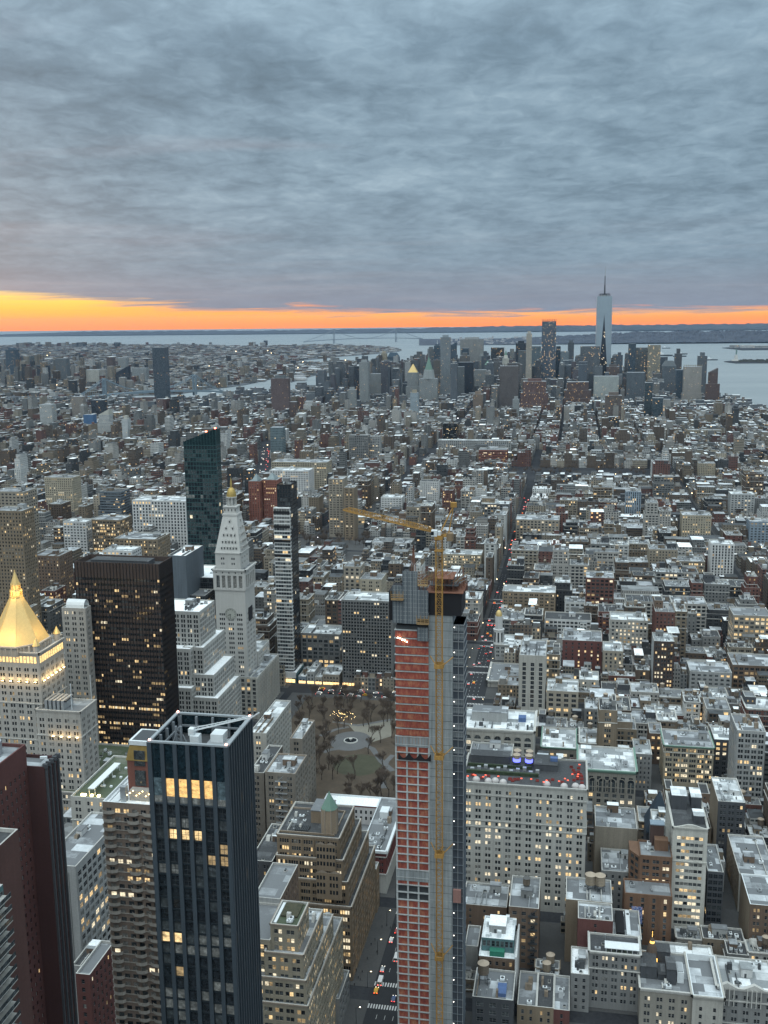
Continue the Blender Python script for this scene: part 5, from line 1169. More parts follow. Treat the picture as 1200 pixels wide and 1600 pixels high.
for (xl_, xr_, yt, Y0) in ((494,534,1362,450.6),(494,524,1318,455)):        # gabled bays on the corner
    a2, z2 = V(xl_, yt, Y0); b2, _ = V(xr_, yt, Y0); q = B.Q('gabled_bay')
    B.rib((a2,Y0),(1,0),(0,-1),0,b2-a2,z2-14,z2,.5,BT,'gabled_bay')
    for i in range(2):
        xm = a2+(b2-a2)*(i+.5)/2; hwid = (b2-a2)/4; q.quads([[(xm-hwid,Y0-.52,z2),(xm+hwid,Y0-.52,z2),(xm,Y0-.52,z2+1.5),(xm,Y0-.52,z2+1.5)]], tt)
        for j in range(3): 
            for kk in range(3): q.quads([[(xm-hwid+.4+j*1.55,Y0-.53,z2-3.6-kk*3.75),(xm-hwid+1.4+j*1.55,Y0-.53,z2-3.6-kk*3.75),(xm-hwid+1.4+j*1.55,Y0-.53,z2-1.5-kk*3.75),(xm-hwid+.4+j*1.55,Y0-.53,z2-1.5-kk*3.75)]], GL[0])
tx, tz0 = V(515.5, 1300, 466); tz1 = V(515.5, 1262, 466)[1]; tz2 = V(515.5, 1236, 466)[1]; rr = abs(V(527,1262,466)[0]-tx)
q = B.Q('turret'); q.frustum(tx,466,tz0-3,rr*1.02,tz1,rr,8,masonry('turret_stone',(.26,.205,.15)),rot=math.pi/8)
for i in range(8): a = i*math.pi/4+math.pi/8; q.bar((tx+rr*math.cos(a),466+rr*math.sin(a),tz0-2),(tx+rr*math.cos(a),466+rr*math.sin(a),tz1+.6),.5,tt)
o = B.piece('turret_roof','turret'); o.frustum(tx,466,tz1,rr*1.08,tz2-1.6,.6,8,COPPER,rot=math.pi/8); o.frustum(tx,466,tz2-1.6,.6,tz2,.1,8,COPPER)
zr_ = z_-1; o = B.piece('bulkhead'); o.box(a_+14,a_+24,474,487,zr_,zr_+6.5,BT); o.box(a_+13.8,a_+24.2,473.8,487.2,zr_+6.5,zr_+6.9,roofm('grey'))
B.clutter(a_+1, a_+14, 463, 486, zr_, 8, False)
for i in range(9): o = B.piece('roof_slat'); o.box(a_+7+i*.9, a_+7.5+i*.9, 464, 470, zr_, zr_+.9, DARKM)
for (ya, yb, xx_) in ((1440,500,562),(1415,520,576)): pass
B.box(xr-16, xr+.6, 512.05, 520, 0, zA-14, BT, low_, roof='silver', sides='W', trim=tt)
reserve(xl, xr+1, 451, 521, 1545); landmark('the turreted brown tower', (xl+xr)/2, 451, zt_-20); B.finish()

# --- stepped beige lofts in front of it
lst = st('loft', bay=4.2, n=2, ww=1.55, gap=.2, wh=2.0, fl=3.7, mix=LITMIX); SB = masonry('wall_buff_grey_stone', (.26,.235,.185)); 
xl, z1 = V(420, 1447, 372); xr, _ = V(463, 1447, 372)
B = Bld('stepped_beige_loft', 'stepped beige loft block with terraces and many lit windows in the foreground', 'building', xl-14, xr+8, 366, 436)
B.box(xl, xr, 374, 392, 0, z1, SB, lst, roof='green', sides='NW', cornice=(.9,.3,tt))
for i, (xr_, yt, Y0, Y1, dz) in enumerate(((474,1492,371,405,0),(478,1532,369,418,0),(481,1572,367,432,0))):
    b_, z_ = V(xr_, yt, Y0); B.box(xl-2-i*5, b_, Y0, Y1, 0, z_, SB, lst, roof='silver', sides='NW', cornice=(.9,.3,tt)); B.clutter(xl+5, b_, 393+i*10, Y1, z_-1, 4, False)
B.box(xl-14, xl, 373, 400, 0, z1-7, SB, lst, roof='grey', sides='N'); o = B.piece('roof_garden'); gm = country_mat('roof_planting', (.03,.035,.02), (.07,.065,.04), .8)
o.box(xl+2.5, xr-2, 381, 391, z1-1, z1-.3, gm); o.box(xl+.8, xl+2, 376, 391, z1-1, z1-.5, METALW); B.clutter(xl+2, xr-1, 375, 381, z1-1, 3, False)
reserve(xl-14, xr+8, 366, 436, 1600); landmark('the stepped beige loft', (xl+xr)/2, 374, z1-10); B.finish()
B = hb('flat_roof_block', 'plain pale grey block with a broad empty flat roof left of the stepped beige loft', 'building', 396, 438, 1403, 400, 30, 'palegrey', 'grey', st('punch', bay=3.6, ww=1.3, wh=1.7), 1440, cl=1, sides='NW', swall='brown', big=False)
B = hb('low_corner_block', 'low grey block with cluttered roof at the foot of the stepped brown tower', 'building', 508, 530, 1560, 415, 22, 'grey', 'grey', st('loft'), None, cl=5, big=False)
B = hb('avenue_block', 'grey stone block with slim windows on the avenue just behind the stepped brown tower', 'building', 545, 566, 1385, 482+40, 1, 'limestone', 'snowy', st('pair'), None, cl=0) if False else None

# --- block of two beige wings left of the park
nst = st('pair', bay=5.0, ww=1.1, gap=.5, wh=1.95, fl=3.6, mix=(.55,.2,.08,.07,.04,.06)); BG = masonry('wall_greyed_brick', (.165,.15,.13))
xl, z1 = V(414, 1206, 536); xr, _ = V(461, 1206, 536)
B = Bld('twin_wing_block', 'grey brown brick block with snowy jumbled roofs at the left side of the park', 'building', xl, xr, 536, 600)
B.box(xl, xr, 536, 563, 0, z1, BG, nst, roof='silver', sides='NW', parm=tt); B.clutter(xl, xr, 537, 562, z1-1, 10)
x2, z2 = V(482, 1140, 590); B.box(xl+4, x2, 575.05, 606, 0, z2, BG, nst, roof='snowy', sides='NW', parm=tt); B.clutter(xl+5, x2, 577, 604, z2-1, 8)
o = B.piece('fire_escape','wall')
for k in range(16):
    z = z1-5-k*3.6; o.box(xl+6,xl+13,534.6,535.9,z-.15,z,METAL,True); o.box(xl+6,xl+13,534.5,534.6,z+.7,z+.8,METAL,True); o.bar((xl+7+(k%2)*4,534.9,z),(xl+11-(k%2)*4,534.9,z+3.6),.2,METAL)
reserve(xl, x2, 536, 606, 1235); landmark('the twin wing block', (xl+xr)/2, 536, z1-15); B.finish()
B = hb('brick_block', 'dark grey block with a deep green roof between the dark ribbed tower and the park', 'building', 389, 412, 1207, 540, 40, BG, 'dark', nst, 1340, cl=6)
B = hb('low_roof_block', 'low dark block with flat black roof behind the plain grey roof by the ribbed tower', 'building', 390, 425, 1345, 470, 40, 'charcoal', 'dark', nst, 1365, cl=4)
B = hb('square_side_block', 'cream block with white penthouse on the far side of the park avenue left', 'building', 390, 416, 1145, 610, 60, 'limestone', 'snowy', st('pair'), 1200, cl=8)

# --- red brick block with white court roof below the park
xl, zl_ = V(528, 1325, 532); xr, zr_ = V(603, 1328, 532); z1 = (zl_+zr_)/2
rst = st('pair', bay=4.6, ww=1.0, gap=.5, wh=2.1, fl=3.8, top=3, arch=1, mix=(.62,.2,.05,.05,.04,.04)); MR = masonry('wall_deep_red_brick', (.125,.045,.042))
B = Bld('red_brick_court_block', 'deep red brick block with white edged court roof just below the park', 'building', xl-26, xr, 532, 598)
xa_ = xl-22
for a, b, c, d in ((xr-15,xr,532,598),(xa_,xr-15.05,532,548),(xa_,xr-15.05,584,598),(xa_,xa_+16,548.05,583.95)):
    B.box(a, b, c, d, 0, z1, MR, rst, roof='grey' if a == xr-15 else 'white', par=1.0, sides='NW' if c == 532 else 'N', parm=METALW, swall=None)
    if a != xa_ or c != 548.05: pass
B.Q('court_wall').quads([[(xa_+16,583.9,z1-14),(xr-15,583.9,z1-14),(xr-15,583.9,z1-.9),(xa_+16,583.9,z1-.9)]], wallm('white')); B.Q('court_floor').quads([[(xa_,547,z1-12),(xr-14,547,z1-12),(xr-14,585,z1-12),(xa_,585,z1-12)]], roofm('grey'))
for i in range(7):
    q = B.Q('court_wall'); x = xa_+18+i*3.1
    for zz_ in (z1-5, z1-9): q.quads([[(x,583.86,zz_),(x+1.2,583.86,zz_),(x+1.2,583.86,zz_+2.2),(x,583.86,zz_+2.2)]], GL[0])
for p0,u,n_,L_ in (((xl-22,532),(1,0),(0,-1),xr-xl+22),((xr,532),(0,1),(1,0),66)):
    B.rib(p0,u,n_,-.8,L_+.8,z1-1.4,z1+.1,1.1,METALW,'cornice'); B.rib(p0,u,n_,0,L_,z1-4.2,z1-3.7,.4,TRIM,'cornice'); B.rib(p0,u,n_,-.2,L_+.2,11.5,12.2,.6,TRIM,'cornice')
    B.rib(p0,u,n_,0,L_,0,11.4,.12,TRIM,'stone_base')
B.clutter(xr-14, xr-1, 534, 560, z1-1, 12, False); B.clutter(xr-13, xr-2, 562, 582, z1-1, 4)
o = B.piece('bulkhead'); o.box(xr-11,xr-6,572,580,z1-1,z1+3,METALW)
reserve(xl-26, xr, 532, 598, 1440); landmark('the red brick court block', (xl+xr)/2, 532, z1); B.finish(vis=1470)

# --- rooftop bar block and everything to the right of the red netted tower
WS_ = masonry('wall_cream_terracotta', (.37,.37,.35), amp=.12, streak=.2)
xl, z1 = V(722, 1214, 528); xr, z2 = V(917, 1240, 528); z1 = (z1+z2)/2
B = Bld('rooftop_bar_block', 'big cream block with paired windows and a red lit rooftop bar', 'building', xl, xr, 528, 566)
B.box(xl, xr, 528, 566, 0, z1, WS_, st('pair', bay=5.35, ww=1.2, gap=.45, wh=2.0, fl=3.72, top=3.6, belts=(1,5,6), mix=(.50,.16,.07,.10,.12,.05)), roof='dark', sides='NWE', cornice=(1.4,.6,WS_), trim=WS_, parm=WS_)
RED = plain('bar_red_glow', (.5,.05,.03), emit=(1,.14,.07), es=1.1); IG = plain('igloo_skin', (.45,.43,.42), .35); r_ = random.Random(12); zr_ = z1-1
for i, fx_ in enumerate((.02,.11,.21,.265,.33,.68,.82,.91,.962)):
    o = B.piece('bubble_tent'); x = xl+(xr-xl)*fx_; y = 531.5+(i%2)*1.2; R_ = 2.1
    for k in range(5): a0, a1 = math.pi/2*k/5, math.pi/2*(k+1)/5; o.frustum(x,y,zr_+R_*math.sin(a0),R_*math.cos(a0),zr_+R_*math.sin(a1),R_*math.cos(a1)+.01,14,IG,cap=False)
for i in range(18):
    o = B.piece('heat_lamp'); x, y = (xl+2+r_.random()*(xr-xl-4), 530.5+r_.random()*5) if i < 10 else (xr-3-r_.random()*14, 533+r_.random()*26)
    o.box(x-.5,x+.5,y-.4,y+.4,zr_+2.0,zr_+2.3,RED,True); o.box(x-.06,x+.06,y-.06,y+.06,zr_,zr_+2.0,DARKM)
for i in range(26):
    o = B.piece('sofa'); x, y = (xl+2+r_.random()*(xr-xl-4), 533+r_.random()*5) if i < 14 else (xr-3-r_.random()*13, 535+r_.random()*22); o.box(x,x+1.8,y,y+.8,zr_,zr_+.7,plain('bar_sofa',(.20,.035,.03))); o.box(x,x+1.8,y+.6,y+.8,zr_+.7,zr_+1.2,plain('bar_sofa',(.20,.035,.03)))
HG = country_mat('hedge', (.018,.03,.014), (.04,.06,.03), .6)
o = B.piece('hedge'); o.box(xl+1, xr-26, 541, 542.5, zr_, zr_+1.8, HG); o.box(xl+1, xr-30, 550.5, 551.5, zr_, zr_+1.6, HG)
B.bulkhead(xl+2, xl+24, 556, 564, zr_, zr_+4, 'charcoal', 'dark'); B.bulkhead(xl+38, xr-16, 550, 564, zr_, zr_+3.4, 'charcoal', 'dark')
for i in range(11): o = B.piece('air_unit'); x = xl+3+i*3.6; o.box(x,x+2,543.5+(i%3)*2.4,545.5+(i%3)*2.4,zr_,zr_+1.8,METAL)
o = B.piece('blue_box'); o.box(xr-20,xr-16,555,558,zr_+3.4,zr_+5.6,masonry('blue_tarpaulin',(.08,.13,.26)),True)
BLU = plain('painted_blue_uplight', (.1,.1,.6), emit=(.10,.12,1.0), es=2.5)
for i, (px_, py_) in enumerate(((807,1222),(826,1222),(808,1214),(827,1214))):
    yy = 555 if i < 2 else 561; x, z = V(px_, py_, yy); tank(x, yy, zr_, 1, 'wooden tank with '+('blue uplights, front left' if i == 0 else 'blue uplights, front right' if i == 1 else 'plain staves, rear left' if i == 2 else 'plain staves, rear right')+' of four on the rooftop bar')
    if i < 2: o = B.piece('uplight_glow_sleeve'); o.frustum(x, yy, zr_+2.7, 2.16, zr_+4.6, 2.14, 16, BLU, cap=False)  # glowing sleeve round the barrel stands in for blue uplight falling on it
reserve(xl, xr, 528, 566, 1445); landmark('the rooftop bar block', (xl+xr)/2, 528, z1-5); B.finish()

# blank beige block, ornate arcade block
hb('blank_beige_block', 'beige block with large blank front wall right of the rooftop bar', 'building', 930, 996, 1293, 556, 26, 'beige', 'silver', ST['blank'], 1350, cl=5, sides='E', swall='tan', ssty=st('punch', bay=3.4, ww=1.3, wh=1.9), group=None)
hb('low_step_block', 'low annex with two small penthouses below the blank beige wall', 'building', 940, 997, 1362, 530, 25, 'grey', 'silver', st('punch'), 1400, cl=6)
arc = st('loft', bay=4.6, n=1, ww=2.6, wh=2.4, fl=3.9, top=4, arch=0, mix=(.5,.2,.06,.1,.08,.06), belts=(2,6), pil=(.7,.35)); OB = masonry('wall_warm_grey_stone', (.235,.225,.20))
X0, X1, Z = box_at(904, 994, 1203, 638)
B = Bld('arcaded_stone_block', 'warm grey stone block with arched upper windows and green cornice behind the rooftop bar', 'building', X0, X1, 638, 672)
B.box(X0, X1, 638, 676, 0, Z, OB, arc, roof='snowy', sides='NE', cornice=(1.8,1.3,COPPER), trim=OB); B.clutter(X0, X1, 639, 675, Z-1, 16)
nb = 6
for i in range(nb):
    w_ = (X1-X0)/nb; xm = X0+w_*(i+.5); q = B.Q('arcade'); r_ = w_*.36; za_ = Z-8
    q.quads([[(xm-r_,637.7,za_-7),(xm+r_,637.7,za_-7),(xm+r_,637.7,za_),(xm-r_,637.7,za_)]], GL[3] if i in (0,) else GL[1])
    for k in range(8):
        a0, a1 = math.pi*k/8, math.pi*(k+1)/8; q.quads([[(xm,637.7,za_),(xm+r_*math.cos(a0),637.7,za_+r_*math.sin(a0)),(xm+r_*math.cos(a1),637.7,za_+r_*math.sin(a1)),(xm,637.7,za_)]], GL[0])
        q.quads([[(xm+r_*c_*math.cos(a_),637.4,za_+r_*c_*math.sin(a_)) for c_, a_ in ((1,a0),(1.25,a0),(1.25,a1),(1,a1))]], OB)
    for xx_ in (xm-r_*1.15, xm-.2, xm+r_*1.0): q.box(xx_, xx_+.45, 637.3, 637.7, za_-7, za_, OB)
reserve(X0, X1, 638, 676, 1288); landmark('the arcaded stone block', (X0+X1)/2, 638, Z); B.finish()
hb('narrow_loft', 'narrow mauve grey block directly right of the arcaded stone block', 'building', 991, 1019, 1178, 690, 26, 'grey', 'snowy', st('punch', bay=2.6, ww=1.1, wh=1.8), 1245, cl=4)
hb('green_edge_block', 'angular block with snowy green edged roof behind the arcaded stone block', 'building', 846, 900, 1168, 720, 38, OB, 'snowy', arc, 1190, cl=6, cornice=(1.2,.9,COPPER))

# domed and slim towers of the right foreground
ws = st('wide', bay=14.5, n=6, ww=2.0, gap=.25, wh=1.9, fl=3.72, top=4.5, mg=1.2, mix=(.30,.22,.08,.16,.14,.10), belts=(4,), rec=.4); WT = masonry('wall_white_glazed_brick', (.42,.42,.39), amp=.1)
B = hb('slim_white_tower', 'slim white tower with bands of six windows per floor right of the brown corner building', 'building', 1052, 1106.5, 1293, 523, 42, WT, 'dark', ws, 1462, cl=0, fin=False, sides='NE', cornice=(1.5,.7,WT), trim=WT, ssty=st('punch', bay=3.2), lmk='the slim white tower')
o = B.piece('arched_parapet','cornice'); Wd = B.X1-B.X0
for i in range(12):
    f = lambda t: B.Z+.1+1.5*math.sin(math.pi*t)**1.5; t0, t1 = i/12, (i+1)/12; x0_, x1_ = B.X0+Wd*(.1+.8*t0), B.X0+Wd*(.1+.8*t1)
    o.quads([[(x0_,522.7,B.Z-.2),(x1_,522.7,B.Z-.2),(x1_,522.7,f(t1)),(x0_,522.7,f(t0))],[(x0_,522.7,f(t0)),(x1_,522.7,f(t1)),(x1_,523.5,f(t1)),(x0_,523.5,f(t0))]], WT)
B.bulkhead(B.X0+1, B.X0+9, 545, 556, B.Z-1, B.Z+7, 'charcoal', 'snowy'); B.bulkhead(B.X0+11, B.X0+16.5, 530, 538, B.Z-1, B.Z+3.2, 'charcoal', 'snowy'); B.bulkhead(B.X0+11.5, B.X0+17, 548, 560, B.Z-1, B.Z+5.2, 'charcoal', 'snowy'); B.finish()
BO = masonry('wall_orange_brown_brick', (.150,.090,.060))
B = hb('brown_corner_building', 'orange brown faceted building with a dark penthouse left of the slim white tower', 'building', 1000, 1051, 1338, 520, 17, BO, 'grey', st('loft', bay=4.2, n=2, ww=1.6, gap=.2, wh=2.0, fl=3.6, mix=(.45,.3,.08,.05,.06,.06)), None, cl=4, sides='NE', fin=False, parm=BO, big=False)
o = B.piece('bulkhead'); o.box(B.X0+8,B.X0+15,528,533,B.Z-1,B.Z+5,BO); o.box(B.X0+6,B.X0+13,533.1,538,0,B.Z+11,masonry('dark_penthouse',(.075,.05,.045))); o.box(B.X0+5.8,B.X0+13.2,532.8,538.2,B.Z+11,B.Z+11.6,masonry('blue_grey_rim',(.2,.25,.3)))
q = B.Q('wall'); xq = B.X0; q.quads([[(xq,520,0),(xq-5,527,0),(xq-5,527,B.Z-1),(xq,520,B.Z-1)],[(xq-5,527,0),(xq-5,537,0),(xq-5,537,B.Z-1),(xq-5,527,B.Z-1)],[(xq,520,B.Z-1),(xq-5,527,B.Z-1),(xq-5,537,B.Z-1),(xq,537,B.Z-1)]], BO)
for k in range(9):
    for j in range(2): t0 = .15+j*.42; q.quads([[(xq-5*t-.05,520+7*t-.05,B.Z-4.2-k*3.6+dz) for t, dz in ((t0,0),(t0+.28,0),(t0+.28,2),(t0,2))]], GL[(k+j)%2])
HEROES.append((xq-6,xq,520,551)); B.finish()
B = hb('mural_base_building', 'lower orange brown wing with tall slot windows below the faceted building', 'building', 976, 1051, 1398, 505, 14.9, BO, 'grey', st('pier', bay=5.6, ww=1.6, wh=2.6, fl=3.5, pil=(.3,.2), mix=(.7,.2,.02,.04,.02,.02)), 1465, cl=3, sides='NE', fin=False, parm=BO, big=False)
def mural_mat():
    mt, t, b = _mat('abstract_mural'); g = t.node('ShaderNodeNewGeometry').outputs['Position']
    n = t.noise(t.mapping(g,(.5,.5,.5)),1,4,.6,1.4); t.inp(b,'Base Color', t.ramp(n,[(.36,(.03,.05,.12)),(.46,(.12,.17,.40)),(.55,(.35,.42,.55)),(.62,(.30,.10,.12)),(.7,(.04,.05,.10))])); return mt
o = B.piece('mural','wall'); a_, za_ = V(987,1416,504.6); b_, zb_ = V(1003,1444,504.6); o.box(a_,b_,504.55,504.75,zb_,za_,mural_mat(),True); B.finish()
# steep dark roofed church-like block
X0, X1, Z = box_at(1010, 1050, 1302, 585)
B = Bld('pyramid_roof_block', 'dark blue steep pyramid roofed block behind the faceted brown building', 'building', X0, X1, 585, 605)
B.box(X0, X1, 585, 605, 0, Z, 'charcoal', st('punch', mix=(.85,.1,0,.02,.02,.01)), roof='dark', sides='NE'); ap = V(1031, 1236, 595)
SL = masonry('blue_slate_roof', (.035,.050,.068), amp=.15); q = B.Q('pyramid_roof'); q.rfrustum(X0-.3,X1+.3,584.7,605.3,Z,ap[0]-.3,ap[0]+.3,594.6,595.2,ap[1],SL)
for a, b in ((X0,585),(X1,585),(X0,605),(X1,605)): q.bar((a,b,Z),(ap[0],595,ap[1]),.3,METAL)
reserve(X0, X1, 585, 605, 1320); B.finish()
hb('terrace_roof_block', 'jumbled small roofs with a pale wall just left of the slim white tower top', 'building', 1020, 1048, 1290, 562, 20, 'palegrey', 'snowy', st('punch'), 1335, cl=6)
hb('dark_fire_escape_block', 'dark fire escape block with pale cluttered roof right behind the slim white tower', 'building', 1122, 1165, 1253, 600, 34, 'charcoal', 'snowy', st('loft2', mix=(.75,.15,.02,.03,.03,.02)), 1325, cl=9, sides='NE', swall='tan', ssty=ST['blank'])
hb('black_slot_block', 'narrow black glass loft immediately right of the slim white tower', 'building', 1106, 1131, 1362, 530, 30, 'charcoal', 'silver', st('curtain', bay=2.2, ww=1.9, wh=2.4, fl=3.6, mix=(.82,.1,.02,.02,.02,.02), frame=DARKM), 1460, cl=3, big=False)
hb('grey_flat_block', 'long grey block with a wide frosted roof at the right edge', 'building', 1155, 1215, 1367, 545, 45, 'limestone', 'silver', st('pair', mix=(.6,.2,.05,.05,.05,.05)), 1420, cl=8, sides='NE', swall='tan')
hb('brick_edge_block', 'red brown block with white roof cut off by the right edge', 'building', 1172, 1230, 1415, 505, 30, 'brown', 'silver', st('pair', bay=5, mix=(.45,.15,.05,.15,.12,.08)), 1470, cl=2, sides='NE', swall='tan', ssty=ST['blank'], parm=METALW, big=False)

# foreground right, lowest rows
B = hb('white_stepped_roof_block', 'small block with piled white ducts and a green awning beside the red netted tower', 'building', 748, 805, 1496, 450, 26, 'brown', 'white', st('pier', bay=3.2, ww=1.4, wh=2.2, pil=(.5,.3)), None, cl=0, fin=False, parm=METALW)
Z = B.Z
B.box(B.X0+.8, B.X1-1, 456, 475, Z-1, Z+6, 'teal', st('curtain', bay=2, mix=(.3,.5,.1,.05,.03,.02)), roof='white', sides='N', parm=METALW)
B.bulkhead(B.X0+4, B.X0+12, 462, 471, Z+5, Z+9, 'palegrey', 'white'); r_ = random.Random(4)
for i in range(16): o = B.piece('white_duct'); x, y, h = B.X0+1+r_.random()*15, 457+r_.random()*16, r_.uniform(1,3.5); o.box(x,x+r_.uniform(.6,2.2),y,y+r_.uniform(.6,2.4),Z+5,Z+5+h,METALW)
o = B.piece('green_awning'); o.box(B.X0+5,B.X0+12,452,455.5,Z-1,Z+1.6,masonry('green_canvas',(.03,.16,.11))); o = B.piece('white_end_wall','wall'); o.box(B.X1,B.X1+.9,447,478,0,Z+3,wallm('white')); B.finish()
B = hb('tank_roof_block', 'low block with big dark tank and blue tarpaulin below the white ducts', 'building', 738, 802, 1560, 425, 22, 'charcoal', 'silver', st('loft'), None, cl=6, fin=False, big=False)
o = B.piece('blue_tarpaulin'); o.box(B.X0+11,B.X0+15,428,436,B.Z-1,B.Z+.8,masonry('blue_tarpaulin',(.08,.13,.26))); tank(B.X0+4, 437, B.Z-1, 0, 'big dark water tank on the low roof at the foot of the red netted tower', 1.35); B.finish()
B = hb('plain_brown_block', 'plain brown block with scattered small windows and snowy roof below the rooftop bar', 'building', 722, 792, 1415, 490, 22, 'brown', 'silver', st('punch', bay=6.5, ww=1.2, wh=1.7, mix=(.6,.2,.0,.1,.05,.05)), 1440, cl=8)
B = hb('blank_end_wall', 'pale windowless end wall block between the red netted tower and the white ducts', 'building', 726, 747, 1478, 462, 18, 'palegrey', 'grey', ST['blank'], 1520, cl=0)
B = hb('brown_loft_tower', 'brown loft with lit windows and dark fire escape bay in front of the rooftop bar', 'building', 795, 842, 1418, 475, 30, 'brown', 'silver', st('loft', bay=3.6, ww=2.2, wh=2.0, fl=3.7, mix=(.3,.22,.05,.2,.15,.08)), 1530, cl=6, fin=False, sides='N')
o = B.piece('fire_escape','wall')
for k in range(13):
    z = B.Z-4-k*3.7; o.box(B.X1-5.2,B.X1-.5,473.6,474.9,z-.2,z,DARKM,True); o.bar((B.X1-5+(k%2)*4,474,z),(B.X1-1-(k%2)*4,474,z+3.7),.3,DARKM); o.box(B.X1-5.2,B.X1-.5,473.5,473.65,z+.8,z+.9,DARKM,True)
tank(B.X0+8, 490, B.Z-1, 2, 'dark wooden tank on the brown loft roof in front of the rooftop bar'); B.finish()
hb('small_grey_house', 'small grey house low in the gap left of the tan blank wall', 'building', 840, 870, 1494, 497, 18, 'grey', 'grey', st('punch'), 1520, cl=2, big=False)
B = hb('tan_blank_block', 'tan windowless block carrying two round tanks right of the cream rooftop bar block', 'building', 884, 957, 1408, 484, 22, 'tan', 'silver', ST['blank'], 1500, cl=5, fin=False, big=False)
tank(V(922,1400,497)[0], 497, B.Z-1, 1, 'left one of two pale wooden tanks on the tan windowless block', 1.25); tank(V(937,1400,497)[0], 497, B.Z-1, 1, 'right one of two pale wooden tanks on the tan windowless block', 1.25); B.finish()
B = hb('dark_red_block', 'dark red painted blank block with silver pipes on its roof', 'building', 903, 958, 1437, 468, 15.5, 'maroon', 'silver', st('punch', bay=14, ww=1.3, wh=1.8), 1500, cl=12, big=False)
B = hb('green_roof_strip', 'long low roof with black skylight strip running toward the brown corner building', 'building', 957, 1003, 1466, 478, 26, 'slate', 'silver', ST['blank'], 1490, cl=2, fin=False, big=False)
o = B.piece('black_skylight_strip'); o.box(B.X0+2,B.X0+6,480,500,B.Z-1,B.Z+1.4,wallm('black')); o.box(B.X0+7,B.X0+9,480,502,B.Z-1,B.Z+.8,METALW); B.finish()
B = hb('tented_grey_block', 'grey stone block with a white tent roofed terrace near the gold tipped dome', 'building', 921, 1001, 1489, 450, 15.5, 'grey', 'dark', st('pair', bay=4.4, ww=1.1, gap=.4, wh=2.0, fl=3.6, mix=(.62,.22,.05,.05,.03,.03), belts=(2,)), 1600, cl=3, fin=False, lmk='the tented grey block', cornice=(1.2,.7,TRIM), big=False)
o = B.piece('white_tent'); zt2 = B.Z-1; x0_ = B.X0+7; x1_ = B.X1-.5
o.quads([[(x0_,451,zt2+2.6),(x1_,451,zt2+2.6),(x1_,454,zt2+4.2),(x0_,454,zt2+4.2)],[(x0_,454,zt2+4.2),(x1_,454,zt2+4.2),(x1_,457,zt2+2.6),(x0_,457,zt2+2.6)],[(x0_,451,zt2+2.3),(x1_,451,zt2+2.3),(x1_,451,zt2+2.6),(x0_,451,zt2+2.6)]], METALW)
for i in range(7): x = x0_+.6+(x1_-x0_-1.2)*i/6; o.box(x-.1,x+.1,451.1,451.3,zt2,zt2+2.5,METALW)
for i in range(5): o2 = B.piece('potted_shrub'); x = x0_+1.6+i*2.6; o2.frustum(x,450.95,zt2,.5,zt2+1.9,.15,7,HG)
B.finish()
# corner block with the lit dome
X0, z1 = V(1000, 1548, 440); X1, z2 = V(1130, 1552, 440); Z = (z1+z2)/2; xm = V(1082, 1548, 440)[0]
B = Bld('domed_corner_block', 'two tone corner block with black roof plant and a lit ornamental dome', 'building', X0, X1, 440, 470)
cst = st('pair', bay=4.6, ww=1.1, gap=.35, wh=2.1, fl=3.8, top=3.2, mix=(.62,.25,.05,.04,.02,.02))
B.box(X0, xm, 440, 470, 0, Z, OB, cst, roof='grey', sides='N', cornice=(1.3,.5,TRIM)); B.box(xm+.02, X1, 438, 470, 0, Z+.6, 'limestone', st('punch', bay=4.8, ww=1.3, wh=2.1, fl=3.8, top=5, mix=(.7,.2,.05,.02,.02,.01)), roof='silver', sides='N', par=3.0, cornice=(1.6,.9,masonry('wall_limestone',WC['limestone'])), parm=METALW)
for a, b, c, d, h in ((X0+.6,X0+8,449,460,6),(X0+8.6,X0+12,449,458,2.6),(X0+12.2,X0+16.4,446,456,7.5),(X0+7,X0+15,461,468,6.5)): B.bulkhead(a,b,c,d,Z-1,Z-1+h,'charcoal','dark')
B.clutter(X0+8, X0+18, 441, 448, Z-1, 6, False); o = B.piece('white_cooling_unit'); o.box(X0+17,X0+20,448,456,Z-1,Z+4.4,METALW); o.box(X0+17.3,X0+19.7,448.4,455.6,Z+4.4,Z+4.9,METAL)
dx_, dz_ = V(1018, 1498, 462); dt = V(1018, 1455, 462)[1]; q = B.Q('dome_drum'); DB = masonry('dome_slate', (.10,.075,.06)); q.frustum(dx_,462,Z-1,3.0,dz_-.4,2.9,12,OB)
q = B.Q('lit_dome'); rr = 2.9; hh_ = (dt-dz_)*.62
for k in range(6): a0, a1 = math.pi/2*k/6*.93, math.pi/2*(k+1)/6*.93; q.frustum(dx_,462,dz_+hh_*math.sin(a0),rr*math.cos(a0),dz_+hh_*math.sin(a1),rr*math.cos(a1),12,DB,cap=False)
o = B.piece('dome_lantern','lit_dome'); GLO = plain('gold_glow', (.8,.5,.15), emit=(1,.55,.12), es=1.6); o.frustum(dx_,462,dz_+hh_*.95,1.1,dz_+hh_+.8,1.0,8,GLO); o.frustum(dx_,462,dz_+hh_+.8,1.2,dz_+hh_+2.6,.1,8,DB); o.bar((dx_,462,dz_+hh_+2),(dx_,462,dt),.2,GLO)
for k in range(8): a = k*math.pi/4; o = B.piece('lit_dormer','lit_dome'); o.box(dx_+rr*math.cos(a)-.45,dx_+rr*math.cos(a)+.45,462+rr*math.sin(a)-.45,462+rr*math.sin(a)+.45,dz_-.3,dz_+1.5,GLO,True)
reserve(X0, X1, 438, 470, 1600); landmark('the domed corner block', (X0+X1)/2, 440, Z-4); B.finish()
